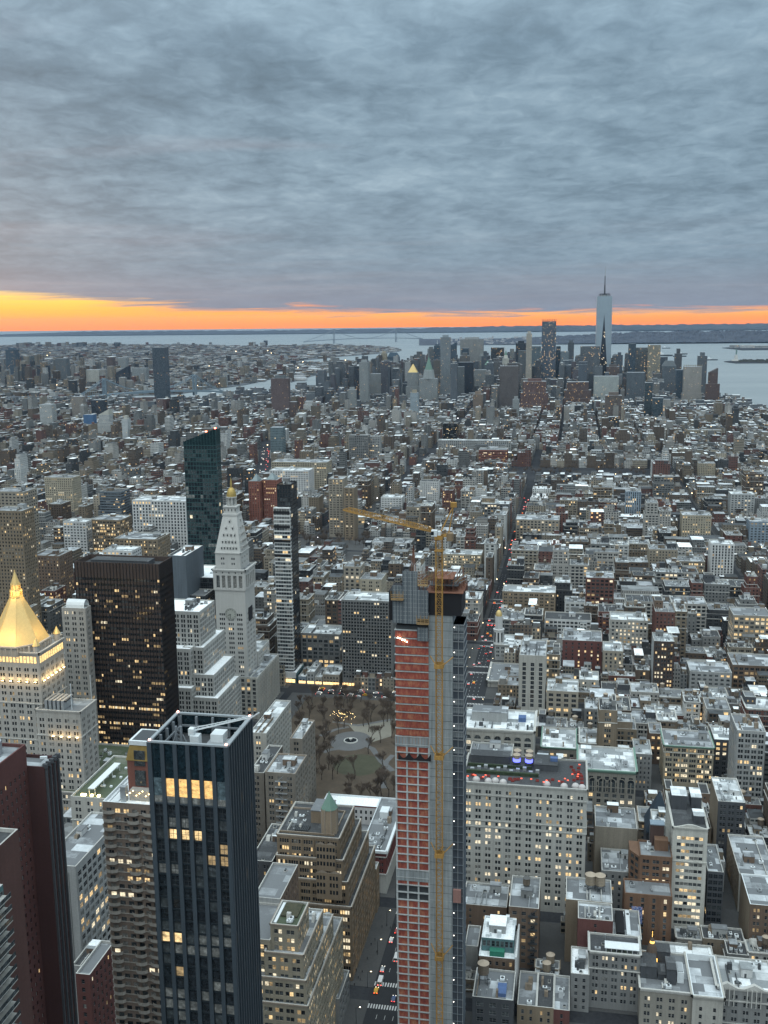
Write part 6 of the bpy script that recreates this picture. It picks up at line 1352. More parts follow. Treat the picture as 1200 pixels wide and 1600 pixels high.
B = hb('pedimented_block', 'dark grey ornate block with pediments and snowy jumbled roofs in the bottom right', 'building', 1120, 1215, 1545, 448, 24, 'grey', 'snowy', st('pair', bay=4.2, ww=1.05, gap=.35, wh=2.0, fl=3.8, top=3, mix=(.68,.22,.04,.03,.02,.01), belts=(1,4)), 1600, cl=10, fin=False, cornice=(1.3,.7,TRIM))
for f_ in (.17, .62):
    x = B.X0+(B.X1-B.X0)*f_; o = B.piece('pediment','wall'); o.quads([[(x-4.5,447.2,B.Z),(x+4.5,447.2,B.Z),(x,447.2,B.Z+2.4),(x,447.2,B.Z+2.4)],[(x-4.5,447.2,B.Z),(x,447.2,B.Z+2.4),(x,449,B.Z+2.4),(x-4.5,449,B.Z)],[(x,447.2,B.Z+2.4),(x+4.5,447.2,B.Z),(x+4.5,449,B.Z),(x,449,B.Z+2.4)]], TRIM)
    for i in range(4): o.box(x-3.2+i*2,x-2.8+i*2,446.9,447.3,B.Z-9,B.Z-.2,TRIM)
B.finish(); HEROES.append((B.X0,B.X1,448,480))
B = hb('snowy_low_block', 'low flat snowy roof stretching behind the domed corner block', 'building', 1022, 1120, 1510, 480, 20, 'tan', 'snowy', st('punch'), 1530, cl=3, big=False)
B = hb('skylight_low_block', 'low block with white glazed sheds at the bottom beside the tented grey block', 'building', 892, 921, 1522, 446, 22, 'grey', 'white', st('punch'), None, cl=12, sides='N')
for xl_, xr_, yt, rf_, w_, lab in ((808,838,1571,'silver','tan','low tan fronted roof with pale skylight box at the bottom edge'),(838,865,1574,'dark','tan','low house with black tar roof between two silver roofs at the bottom edge'),(865,890,1578,'silver','maroon','low dark red house with white hatch on a silver roof at the bottom edge')):
    hb('row_house', lab, 'building', xl_, xr_, yt, 432, 26, w_, rf_, st('punch', bay=3.2, ww=1.2, wh=2.2), None, cl=4, sides='N', big=False)
# second rank on the right
hb('tall_bay_block', 'beige block with two tall dark glazed bays and rows of lit windows', 'building', 1038, 1116, 1166, 700, 30, 'sand', 'silver', st('loft2', bay=5.2, n=3, ww=1.25, gap=.2, wh=2.2, fl=3.7, mix=LITMIX, belts=(1,), pil=(1.0,.3)), 1262, cl=10, cornice=(1.2,.8,COPPER), lmk='the beige block with tall glazed bays')
B = hb('lit_black_loft', 'black loft full of amber windows under a white roof with a tank on stilts', 'building', 1116, 1150, 1156, 712, 26, 'charcoal', 'snowy', st('loft', bay=3.4, ww=2.5, wh=2.1, fl=3.6, mix=(.3,.05,0,.45,.1,.1)), 1222, cl=1, fin=False, big=False); tank(V(1135,1140,724)[0], 724, B.Z-1, 2, 'dark tank on tall stilts above the amber windowed black loft', 1.15); B.finish()
hb('grey_glazed_tower', 'grey stone tower with dark glazed centre bays at the right edge', 'building', 1152, 1197, 1142, 668, 30, 'palegrey', 'silver', st('loft2', bay=4.0, n=2, ww=1.4, gap=.25, wh=2.3, fl=3.7, mix=(.5,.25,.05,.08,.07,.05)), 1290, cl=9, lmk='the grey glazed tower')
hb('narrow_lit_block', 'dark narrow block with a column of amber windows behind the narrow mauve grey block', 'building', 1015, 1036, 1146, 735, 22, 'brown', 'grey', st('loft', bay=3.2, ww=2.2, wh=2.0, mix=(.3,.1,0,.4,.1,.1)), 1210, cl=3, big=False)
hb('dark_brick_slab', 'tall dark brick slab with a pale blank side and one column of lit windows', 'building', 1022, 1054, 1002, 880, 26, 'darkbrown', 'snowy', st('wide', bay=5.2, n=2, ww=1.5, gap=.8, wh=2.0, fl=3.6, mix=(.45,.1,0,.3,.1,.05)), 1108, cl=7, sides='NE', swall='palegrey', ssty=ST['blank'], lmk='the dark brick slab')
hb('white_window_block', 'white block with many pale lit windows and snowy roof behind the grey infill roofs', 'building', 954, 1013, 969, 990, 30, 'limestone', 'snowy', st('wide', bay=3.6, n=1, ww=2.0, wh=2.0, fl=3.7, mix=(.25,.2,.1,.12,.28,.05), belts=(2,6)), 1040, cl=4, lmk='the white block with pale lit windows')
hb('beige_slim_block', 'slim beige block with an arched top storey beside the dark red brick block', 'building', 943, 974, 1017, 905, 28, 'beige', 'snowy', st('punch', bay=3.4, ww=1.6, wh=2.2, fl=3.7, arch=1, mix=(.4,.2,.1,.1,.15,.05)), 1088, cl=4)
hb('red_brick_block', 'dark red brick block with few windows left of the slim beige block', 'building', 879, 941, 1001, 930, 34, 'maroon', 'silver', st('punch', bay=5.5, ww=1.6, wh=2.0, mix=(.5,.15,0,.2,.1,.05)), 1052, cl=6, lmk='the dark red brick block')
hb('gridded_beige_block', 'beige concrete grid block with large dark square windows', 'building', 854, 904, 1080, 800, 30, 'beige', 'snowy', st('loft', bay=5.0, ww=3.6, wh=2.5, fl=4.1, mix=(.75,.12,.03,.03,.03,.04)), 1142, cl=8, lmk='the beige grid block')
# white corner block on the crossing
X0, X1, Z = box_at(813, 868, 1056, 800)
B = Bld('white_corner_block', 'white faceted block with tall dark bays and blank pale base near the crossing', 'building', X0-14, X1, 800, 850)
B.box(X0, X1, 800, 846, 0, V(813,1110,800)[1], 'sand', ST['blank'], roof='grey', sides='E', ssty=st('pier', bay=4.6, ww=2.4)); zq = V(813,1110,800)[1]
zt3 = V(830, 1022, 806)[1]; B.box(X0-1, X1-8, 803, 846, zq-1, zt3, 'limestone', st('loft', bay=6.5, ww=2.8, wh=3.0, fl=3.8, top=6, mix=(.8,.15,.02,.01,.01,.01)), roof='silver', sides='NE', ssty=st('pier', bay=4.4, ww=2.4, wh=3.0, pil=(.7,.5))); B.clutter(X0, X1-9, 805, 844, zt3-1, 9)
reserve(X0-2, X1, 800, 850, 1125); landmark('the white corner block', (X0+X1)/2, 800, zt3); B.finish()
X0, X1, Z = box_at(762, 812, 1064, 880)
B = Bld('wedge_cornice_block', 'pale stone wedge block with heavy cornice beside the avenue crossing', 'building', X0, X1, 880, 915)
B.box(X0, X1, 880, 930, 0, Z, 'limestone', st('wide', bay=5.2, ww=2.2, wh=2.4, fl=4.0, top=3, arch=1, mix=(.6,.2,.05,.08,.05,.02)), roof='grey', sides='NE', cornice=(2.2,1.4,TRIM)); B.clutter(X0, X1, 881, 928, Z-1, 7); reserve(X0, X1, 880, 930, 1098); B.finish()
X0, X1, Z = box_at(748, 834, 1140, 655)
B = Bld('arched_storey_block', 'pale stone block with wide arched top storey and roof terrace above the rooftop bar', 'building', X0-20, X1, 655, 690)
B.box(X0-18, X1, 655, 692, 0, Z, 'limestone', st('loft', bay=6.4, ww=4.4, wh=2.6, fl=4.0, top=4.5, arch=1, mix=(.55,.25,.05,.06,.05,.04), pil=(1.2,.5)), roof='snowy', sides='NE', cornice=(2.0,1.2,TRIM)); B.bulkhead(X0-6, X0+18, 670, 682, Z-1, Z+5.5, 'palegrey', 'silver'); B.clutter(X0-10, X1, 657, 668, Z-1, 9, False)
o = B.piece('blue_tarpaulin'); o.box(X1-11,X1-6,672,678,Z-1,Z+2,masonry('blue_tarpaulin',(.08,.13,.26)))
reserve(X0-18, X1, 655, 692, 1185); landmark('the arched storey block', (X0+X1)/2, 655, Z); B.finish(vis=1195)
hb('copper_roof_block', 'low block with weathered green glass roof just behind the rooftop bar', 'building', 733, 800, 1180, 612, 20, 'sand', 'grey', st('loft'), 1200, cl=6, fin=True)
# gold domed corner of the avenue
X0, X1, Z = box_at(773, 829, 1008, 955)
B = Bld('gold_cupola_block', 'grey stone block with a small gilded cupola on its avenue corner', 'building', X0, X1, 955, 990)
B.box(X0, X1, 955, 990, 0, Z, 'palegrey', st('pair', bay=4.2, ww=1.1, gap=.4, wh=2.0, fl=3.8, arch=1), roof='snowy', sides='NE', cornice=(1.2,.7,TRIM)); B.clutter(X0+8, X1, 956, 989, Z-1, 6)
cx_, cz_ = V(779.5, 968, 960); q = B.Q('cupola'); h0 = V(779.5, 962, 960)[1]; h1 = V(779.5, 949, 960)[1]; WB = wallm('white'); hm = Z+(h0-Z)*.5; q.frustum(cx_,960,Z-1,5.2,hm,4.9,8,WB); q.frustum(cx_,960,hm,5.5,hm+.7,5.5,8,WB); q.frustum(cx_,960,hm,3.0,h0-.2,3.0,8,WB)
for i in range(8): a = i*math.pi/4; q.box(cx_+3.4*math.cos(a)-.3,cx_+3.4*math.cos(a)+.3,960+3.4*math.sin(a)-.3,960+3.4*math.sin(a)+.3,hm,h0,WB); q.box(cx_+4.6*math.cos(a)-.7,cx_+4.6*math.cos(a)+.7,960+4.6*math.sin(a)-.7,960+4.6*math.sin(a)+.7,Z+2,hm-2,GL[0])
o = B.piece('gilded_dome','cupola')
for k in range(5): a0, a1 = math.pi/2*k/5, math.pi/2*(k+1)/5; o.frustum(cx_,960,h0+(h1-h0)*.7*math.sin(a0),3.1*math.cos(a0),h0+(h1-h0)*.7*math.sin(a1),3.1*math.cos(a1)+.02,12,GOLD,cap=False)
o.bar((cx_,960,h0+(h1-h0)*.6),(cx_,960,h1),.3,GOLD); reserve(X0, X1, 955, 990, 1010); landmark('the gilded cupola corner', cx_, 960, Z); B.finish()
hb('mansard_block', 'block with two snowy hipped roofs on the avenue left of the flat roofs', 'building', 785, 868, 925, 1090, 30, 'tan', 'snowy', st('pair'), 950, cl=5, lmk='the snowy hipped roof block')
hb('beige_lofts_wide', 'wide beige block with lit windows and blank right half beside the avenue', 'building', 692, 752, 866, 1290, 30, 'sand', 'snowy', st('pair', bay=4.5, mix=LITMIX), 905, cl=5)
hb('arched_beige_loft', 'broad beige loft with arched top windows right of the avenue', 'building', 806, 874, 812, 1520, 40, 'beige', 'silver', st('loft', bay=5, ww=3, wh=2.4, fl=4, arch=1, mix=(.45,.2,.1,.1,.1,.05)), 852, cl=5, lmk='the broad arched beige loft')
hb('renaissance_block', 'white palazzo style block with arched windows near the bare square', 'building', 580, 642, 848, 1420, 36, 'white', 'silver', st('wide', bay=4.6, ww=2.2, wh=2.4, fl=4, arch=1), 876, cl=4, lmk='the white palazzo block')
hb('white_department_block', 'white block with regular windows behind the bare square', 'building', 595, 628, 777, 1690, 30, 'white', 'snowy', st('pair', bay=4.6), 800, cl=4)
hb('white_dark_top_block', 'tall white block with dark slatted top beyond the square', 'building', 656, 685, 752, 1760, 24, 'white', 'dark', st('punch', bay=3), 785, cl=2, fin=True)
hb('brown_square_tower', 'tall beige and brown apartment tower at the edge of the bare square', 'building', 513, 536, 748, 1500, 30, 'beige', 'silver', st('pair'), 828, cl=4); hb('brown_square_tower', 'slightly lower brown loft right of the beige square tower', 'building', 537, 553, 762, 1480, 26, 'tan', 'silver', st('pair'), 828, cl=3)
hb('lit_store_block', 'low block with a long glowing shopfront facing the bare square', 'building', 549, 590, 808, 1600, 26, 'sand', 'snowy', st('loft', bay=5, ww=4, wh=3, fl=4.5, mix=(.1,.1,.1,.4,.2,.1)), 830, cl=2)
for (xl_, xr_, yt, dY) in ((388,405,752,0),(411,432,750,14)):
    B = hb('pyramid_topped_tower', 'reddish brown apartment tower with glass pyramid top, '+('left' if dY == 0 else 'right')+' one behind the clock cupola', 'skyscraper', xl_, xr_, yt, 1560+dY, 30, 'redbrick', 'silver', st('punch', bay=3.4), 825, cl=0, fin=False); q = B.piece('glass_pyramid'); mx_ = (B.X0+B.X1)/2
    q.rfrustum(B.X0+4,B.X1-4,B.Y0+3,B.Y1-3,B.Z,mx_-.3,mx_+.3,B.Y0+14,B.Y0+15,B.Z+10,masonry('pyramid_glass',(.2,.24,.25))); B.finish()
# left middle distance
for args in (
 ('beige_apartment_slab','beige apartment slab with dark balconies at the far left edge',-12,33,798,900,24,'tan','grey',st('punch',bay=3),890),
 ('beige_apartment_slab','second beige slab right behind the first at the far left edge',-12,37,768,1090,30,'beige','grey',st('wide'),790),
 ('white_terraced_block','white terraced apartment block left of the brown office block',98,134,815,1190,24,'white','snowy',st('wide',bay=4,ww=2.4),862),
 ('brown_office_block','brown office block with lit lower windows above the black slab',143,188,812,1180,34,'tan','silver',st('loft2',mix=LITMIX),855),
 ('dark_slanted_glass_block','dark glass block with slanted side in the left middle distance',155,188,768,1290,30,'slate','dark',st('bands'),815),
 ('great_white_block','great white classical block with deep cornice left of the slanted glass tower',206,290,782,1290,40,'white','snowy',st('wide',bay=4.2,ww=2.2,wh=2.8,fl=4.2),822),
 ('tan_armory_block','long tan block with ornate roofline above the black slab',178,246,842,1060,36,'tan','silver',st('pair'),865),
 ('beige_hospital_slab','tall beige slab with rows of small windows in the left middle distance',69,112,746,1500,30,'sand','grey',st('punch'),782),
 ('dark_apartment_block','low wide dark brown block left of the white terraced block',48,92,868,1000,30,'brown','grey',st('punch'),900),
 ('white_small_block','cream low block with many windows below the tan ornate block',160,206,860,985,24,'white','snowy',st('wide',bay=4,ww=2.4),880),
 ('great_beige_store','large beige block with green penthouse below the far bridge avenue',424,510,722,1900,45,'sand','silver',st('wide'),765),
 ('white_hospital_block','white stepped block in front of the large beige block',421,482,735,1770,40,'white','snowy',st('wide'),772),
 ('silver_slab_tower','grey concrete grid tower, left half of the far slab pair',545,575,680,2330,24,'grey','grey',st('wide',bay=4,ww=3),748),
 ('silver_slab_tower','grey concrete grid tower, right half of the far slab pair',576,593,682,2350,24,'palegrey','grey',st('wide',bay=4,ww=3),745),
 ('hybrid_glass_tower','glass tower with pale upper half and dark netted lower half',978,1002,768,1700,26,'bluegrey','silver',st('curtain',bay=3),842),
 ('white_pier_tower','white slab tower with vertical piers right of the flat roofs',1112,1148,850,1270,26,'white','snowy',st('pier',bay=3.4),905),
 ('beige_twin_block','beige brick apartment block left of the dark curved block',1066,1112,805,1500,30,'sand','silver',st('punch'),848),
 ('bluish_step_block','bluish stepped block at the right edge of the middle distance',1172,1215,815,1500,30,'bluegrey','silver',st('wide'),870),
 ('pale_stepped_tower','pale stepped tower with cut back top near the right edge',1142,1180,772,1720,30,'palegrey','snowy',st('wide'),825),
 ('beige_village_tower','beige tower rising from low houses on the right',1092,1118,724,2150,28,'sand','silver',st('punch'),762),
 ('pale_village_slab','long pale slab with square grid front below the island towers',1075,1128,672,2950,30,'sand','silver',st('wide'),698),
 ('red_library_block','dark red cube block near the campus trees',748,792,703,2330,45,'redbrick','grey',st('bands'),735),
 ('long_white_slab','long low white slab left of the dark red cube',684,798,688,2470,25,'palegrey','snowy',st('wide'),700),
 ('black_loft_cube','black glass cube block above the white dark topped block',692,714,662,2650,35,'black','dark',st('bands'),700),
 ('lit_edge_loft','wide loft with glowing amber windows at the right edge',1146,1206,962,985,30,'beige','grey',st('loft',mix=(.2,.1,0,.45,.2,.05)),1005),
 ('white_grid_block','white grid block with large windows left of the white lit block',851,924,968,1040,28,'white','dark',st('loft',bay=4,ww=3),1003),
 ('courtyard_deco_block','long grey block with an open light court near the dark slab',1078,1144,1050,890,30,'palegrey','silver',st('wide'),1080),
 ('brick_loft_edge','red brown loft with white rimmed terrace at the right edge',1145,1215,1040,905,34,'brown','silver',st('loft'),1090),
 ('white_corner_house','pale block with bright white gable wall beside dark gap',1098,1126,995,1005,24,'grey','dark',st('punch'),1022),
 ('amber_small_block','squat pale block glowing amber inside its big windows',1104,1142,1108,790,24,'palegrey','grey',st('loft',bay=4.5,ww=3.4,mix=(.1,.1,0,.6,.2,0)),1130),
 ('pale_narrow_tower','pale narrow block with tank between the grid block and snowy roofs',905,936,1062,870,24,'limestone','snowy',st('pair'),1090),
 ('grey_wide_loft','wide grey block with small pediment just below the snowy hipped roofs',1081,1109,1000,1010,22,'grey','silver',st('punch'),1030)):
    hb(args[0], args[1], 'building', *args[2:6], args[6], args[7], args[8], args[9], args[10], cl=4, lmk='the '+' '.join(args[1].split()[:3]) if False else None)
landmark('the great white classical block', *(lambda p: (p[0], 1290, p[1]))(V(248, 790, 1290)))
landmark('the white pier tower', *(lambda p: (p[0], 1270, p[1]))(V(1130, 870, 1270)))
landmark('the beige village tower', *(lambda p: (p[0], 2150, p[1]))(V(1105, 740, 2150)))
landmark('the half pale glass tower', *(lambda p: (p[0], 1700, p[1]))(V(990, 800, 1700)))
for r in LOG: print('HERO', r)
# ------------------------------------------------------------------ walls and roofs of far buildings
def city_wall_mat():
    mt, t, b = _mat('far_wall'); uv = t.node('ShaderNodeUVMap'); uv.uv_map = 'UVMap'; u, v, _ = t.sep(uv.outputs[0])
    c = t.node('ShaderNodeAttribute', attribute_name='Col'); p = t.node('ShaderNodeAttribute', attribute_name='Par')
    pw, ph, pl = t.sep(p.outputs['Vector']); seed = p.outputs['Alpha']
    fu = t.math('ABSOLUTE', t.math('SUBTRACT', t.math('FRACT', u), .5)); fv = t.math('ABSOLUTE', t.math('SUBTRACT', t.math('FRACT', v), .52))
    win = t.math('MULTIPLY', t.math('LESS_THAN', fu, t.math('MULTIPLY', pw, .5)), t.math('LESS_THAN', fv, t.math('MULTIPLY', ph, .5)))
    wn = t.node('ShaderNodeTexWhiteNoise', noise_dimensions='4D'); t.inp(wn, 'Vector', t.comb(t.math('FLOOR', u), t.math('FLOOR', v), 1.5)); t.inp(wn, 'W', seed)
    r = wn.outputs['Value']; lit = t.math('MULTIPLY', win, t.math('LESS_THAN', r, pl))
    g = t.node('ShaderNodeNewGeometry').outputs['Position']; n = t.noise(t.mapping(g, (.05,.05,.03)), 1, 4, .6)
    nv = t.node('ShaderNodeVectorMath', operation='SCALE'); t.inp(nv, 0, c.outputs['Color']); t.inp(nv, 'Scale', t.math('ADD', .72, t.math('MULTIPLY', n, .56)))
    gl = t.mix(t.math('FRACT', t.math('MULTIPLY', r, 7.3)), (.012,.016,.020), (.075,.085,.09))
    t.inp(b, 'Base Color', t.mix(win, nv.outputs[0], gl)); t.inp(b, 'Roughness', t.math('SUBTRACT', .85, t.math('MULTIPLY', win, .6)))
    t.inp(b, 'Emission Color', t.mix(t.math('FRACT', t.math('MULTIPLY', r, 31.7)), (1,.55,.20), (1,.80,.48)))
    t.inp(b, 'Emission Strength', t.math('MULTIPLY', lit, t.math('ADD', .2, t.math('MULTIPLY', t.math('FRACT', t.math('MULTIPLY', r, 53.1)), .9))))
    b.inputs['Specular IOR Level'].default_value = .3
    mt.cycles.emission_sampling = 'NONE'; return mt
def city_roof_mat():
    mt, t, b = _mat('far_roof'); c = t.node('ShaderNodeAttribute', attribute_name='Col'); g = t.node('ShaderNodeNewGeometry').outputs['Position']
    n = t.noise(t.mapping(g, (.12,.12,.12)), 1, 4, .65); f = t.noise(g, .9, 3, .7); vo = t.node('ShaderNodeTexVoronoi', distance='CHEBYCHEV'); t.inp(vo, 'Vector', t.mapping(g, (.15,.15,.01))); vo.inputs['Scale'].default_value = 1.0
    k = t.math('ADD', t.math('ADD', t.math('MULTIPLY', n, .6), t.math('MULTIPLY', f, .5)), t.math('MULTIPLY', t.sep(vo.outputs['Color'])[0], .7))
    nv = t.node('ShaderNodeVectorMath', operation='SCALE'); t.inp(nv, 0, c.outputs['Color']); t.inp(nv, 'Scale', t.math('ADD', .1, k))
    t.inp(b, 'Base Color', nv.outputs[0]); b.inputs['Roughness'].default_value = .8; return mt
FW, FR = city_wall_mat(), city_roof_mat()
class FarMesh:
    """many boxes in one mesh with window grids in UV; arrays only"""
    def __init__(s): s.q = []; s.uv = []; s.c = []; s.p = []; s.m = []
    def boxes(s, x0, x1, y0, y1, z0, z1, wc, rc, par, bay, fl, roof_par=0.0, rot=None):
        x0, x1, y0, y1, z0, z1, bay, fl = (np.atleast_1d(np.asarray(a, float)) for a in (x0, x1, y0, y1, z0, z1, bay, fl)); N = len(x0)
        z0 = np.broadcast_to(z0, N).copy(); bay = np.broadcast_to(bay, N); fl = np.broadcast_to(fl, N); z1 = np.broadcast_to(z1, N)
        wc = np.broadcast_to(np.asarray(wc, float), (N,3)); rc = np.broadcast_to(np.asarray(rc, float), (N,3)); par = np.broadcast_to(np.asarray(par, float), (N,4))
        P = lambda a, b, c: np.stack([a, b, c], -1)
        W = [np.stack([P(x0,y0,z0),P(x1,y0,z0),P(x1,y0,z1),P(x0,y0,z1)],1), np.stack([P(x1,y0,z0),P(x1,y1,z0),P(x1,y1,z1),P(x1,y0,z1)],1),
             np.stack([P(x1,y1,z0),P(x0,y1,z0),P(x0,y1,z1),P(x1,y1,z1)],1), np.stack([P(x0,y1,z0),P(x0,y0,z0),P(x0,y0,z1),P(x0,y1,z1)],1)]
        LX = np.maximum(1, np.round((x1-x0)/bay)); LY = np.maximum(1, np.round((y1-y0)/bay)); v1 = np.zeros(N); v0 = -(z1-z0)/fl
        for k, w in enumerate(W):
            L = LX if k%2 == 0 else LY; o = np.zeros(N)
            s.uv.append(np.stack([np.stack([o,v0],-1),np.stack([L,v0],-1),np.stack([L,v1],-1),np.stack([o,v1],-1)],1)); s.q.append(w); s.c.append(wc); s.p.append(par); s.m.append(np.zeros(N,int))
        if roof_par:
            w_ = .5; zr = z1-roof_par; a0, a1, b0, b1 = x0+w_, x1-w_, y0+w_, y1-w_
            R = [np.stack([P(a0,b0,zr),P(a1,b0,zr),P(a1,b1,zr),P(a0,b1,zr)],1)]
            rim = []
            A = [(x0,y0),(x1,y0),(x1,y1),(x0,y1)]; Bq = [(a0,b0),(a1,b0),(a1,b1),(a0,b1)]
            for i in range(4):
                j = (i+1)%4; rim.append(np.stack([P(*A[i],z1),P(*A[j],z1),P(*Bq[j],z1),P(*Bq[i],z1)],1)); rim.append(np.stack([P(*Bq[j],zr),P(*Bq[i],zr),P(*Bq[i],z1),P(*Bq[j],z1)],1))
            s._flat(R, rc, par, 1); s._flat(rim, np.minimum(.7, wc*.8+.10), par, 1)
        else: s._flat([np.stack([P(x0,y0,z1),P(x1,y0,z1),P(x1,y1,z1),P(x0,y1,z1)],1)], rc, par, 1)
    def _flat(s, L, c, p, m):
        for w in L: N = len(w); s.q.append(w); s.c.append(np.broadcast_to(c, (N,3))); s.p.append(np.broadcast_to(p, (N,4))); s.m.append(np.full(N, m)); s.uv.append(np.zeros((N,4,2)))
    def quads(s, arr, c, par=(0,0,0,0), uvs=None, m=0):
        arr = np.asarray(arr, float).reshape(-1,4,3); N = len(arr); s.q.append(arr); s.c.append(np.broadcast_to(np.asarray(c,float), (N,3))); s.p.append(np.broadcast_to(np.asarray(par,float), (N,4))); s.m.append(np.full(N,m)); s.uv.append(np.zeros((N,4,2)) if uvs is None else np.asarray(uvs,float))
    def obj(s, name, parent=None, off=(0,0,0), rotz=0.0):
        q = np.concatenate(s.q)-np.array(off); c = np.concatenate(s.c); c = np.concatenate([c, np.ones((len(c),1))], 1)
        me = np_mesh(name, q, np.concatenate(s.m), [FW, FR], np.concatenate(s.uv), {'Col': c, 'Par': np.concatenate(s.p)})
        o = bpy.data.objects.new(name, me); COL.objects.link(o); o.parent = parent; return o
def far_tower(name, label, xl, xr, yt, Y, D, col, par=(.5,.6,.03), bay=3.4, fl=3.9, steps=(), top=None, cat='skyscraper', roofc=(.25,.27,.29), keep=None):
    X0, X1, Z = box_at(xl, xr, yt, Y); off = ((X0+X1)/2, Y+D/2, 0)
    r = empty(name, off, label, cat, None); f = FarMesh(); pr = (*par, random.random()*50); top_ = Z
    zs = [0]+[Z*(1-s_[0]) for s_ in steps][::-1]+[Z]
    f_ = FarMesh(); ins = [s_[1] for s_ in steps][::-1]   # steps: (fraction below top, widening factor)
    lv = [(zs[i], zs[i+1]) for i in range(len(zs)-1)]; W_ = X1-X0
    for i, (a, b) in enumerate(lv):
        k = ins[i] if i < len(ins) else 0.0
        f.boxes([X0-W_*k],[X1+W_*k],[Y-W_*k*.4],[Y+D+W_*k*.3],[a],[b],col,roofc,pr,bay,fl)
    f.obj('wall', r, off)
    q = Q(); m_ = masonry('far_top_%d' % int(col[0]*100), col); cx, cy = off[0], off[1]; h = W_*.4
    if top == 'box': q.box(cx-W_*.3,cx+W_*.3,cy-D*.25,cy+D*.25,Z,Z+9,m_)
    elif top == 'pyramid': q.rfrustum(X0,X1,Y,Y+D,Z,cx-1,cx+1,cy-1,cy+1,Z+W_*.7,COPPER)
    elif top == 'gold': q.rfrustum(X0+3,X1-3,Y+3,Y+D-3,Z,cx-1,cx+1,cy-1,cy+1,Z+W_*.75,GOLD)
    elif top == 'spire': q.frustum(cx,cy,Z,W_*.36,Z+W_*.5,W_*.26,8,m_); q.frustum(cx,cy,Z+W_*.5,W_*.22,Z+W_*1.2,1,8,COPPER); q.bar((cx,cy,Z+W_*1.1),(cx,cy,Z+W_*1.7),1.5,m_)
    elif top == 'slant': q.quads([[(X0,Y,Z),(X1,Y,Z),(X1,Y,Z+W_*.5),(X1,Y,Z+W_*.5)],[(X0,Y,Z),(X1,Y,Z+W_*.5),(X1,Y+D,Z+W_*.5),(X0,Y+D,Z)],[(X1,Y,Z),(X1,Y+D,Z),(X1,Y+D,Z+W_*.5),(X1,Y,Z+W_*.5)]], m_)
    elif top == 'dome':
        for k in range(5): a0, a1 = math.pi/2*k/5, math.pi/2*(k+1)/5; q.frustum(cx,cy,Z+h*.8*math.sin(a0),h*1.15*math.cos(a0),Z+h*.8*math.sin(a1),h*1.15*math.cos(a1)+.1,14,m_)
    elif top == 'trap': q.rfrustum(X0,X1,Y,Y+D,Z,X0+W_*.22,X1-W_*.22,Y+D*.2,Y+D*.8,Z+W_*.38,m_)
    elif top == 'mast': q.box(cx-W_*.3,cx+W_*.3,cy-D*.25,cy+D*.25,Z,Z+6,m_); q.frustum(cx,cy,Z+6,1.2,Z+W_*.9,.5,6,METALW)
    elif top == 'frame':
        for i in range(9): x = X0+W_*i/8; q.box(x-.7,x+.7,Y,Y+1.2,Z,Z+9,m_)
        q.box(X0,X1,Y,Y+1,Z+4,Z+5.5,m_,True)
    if q.a: q.obj('roof_structure', r, off)
    if keep: KEEP.append((xl, xr, keep, Y))
    HEROES.append((X0-2, X1+2, Y-2, Y+D+2)); return r, X0, X1, Z, off
BL, DK, GYc, LG, BE, BRn, RBn, WHt, GLS = (.055,.085,.115), (.028,.036,.048), (.115,.13,.14), (.24,.26,.265), (.30,.27,.21), (.10,.075,.07), (.10,.068,.062), (.42,.43,.43), (.17,.23,.27)
T = far_tower
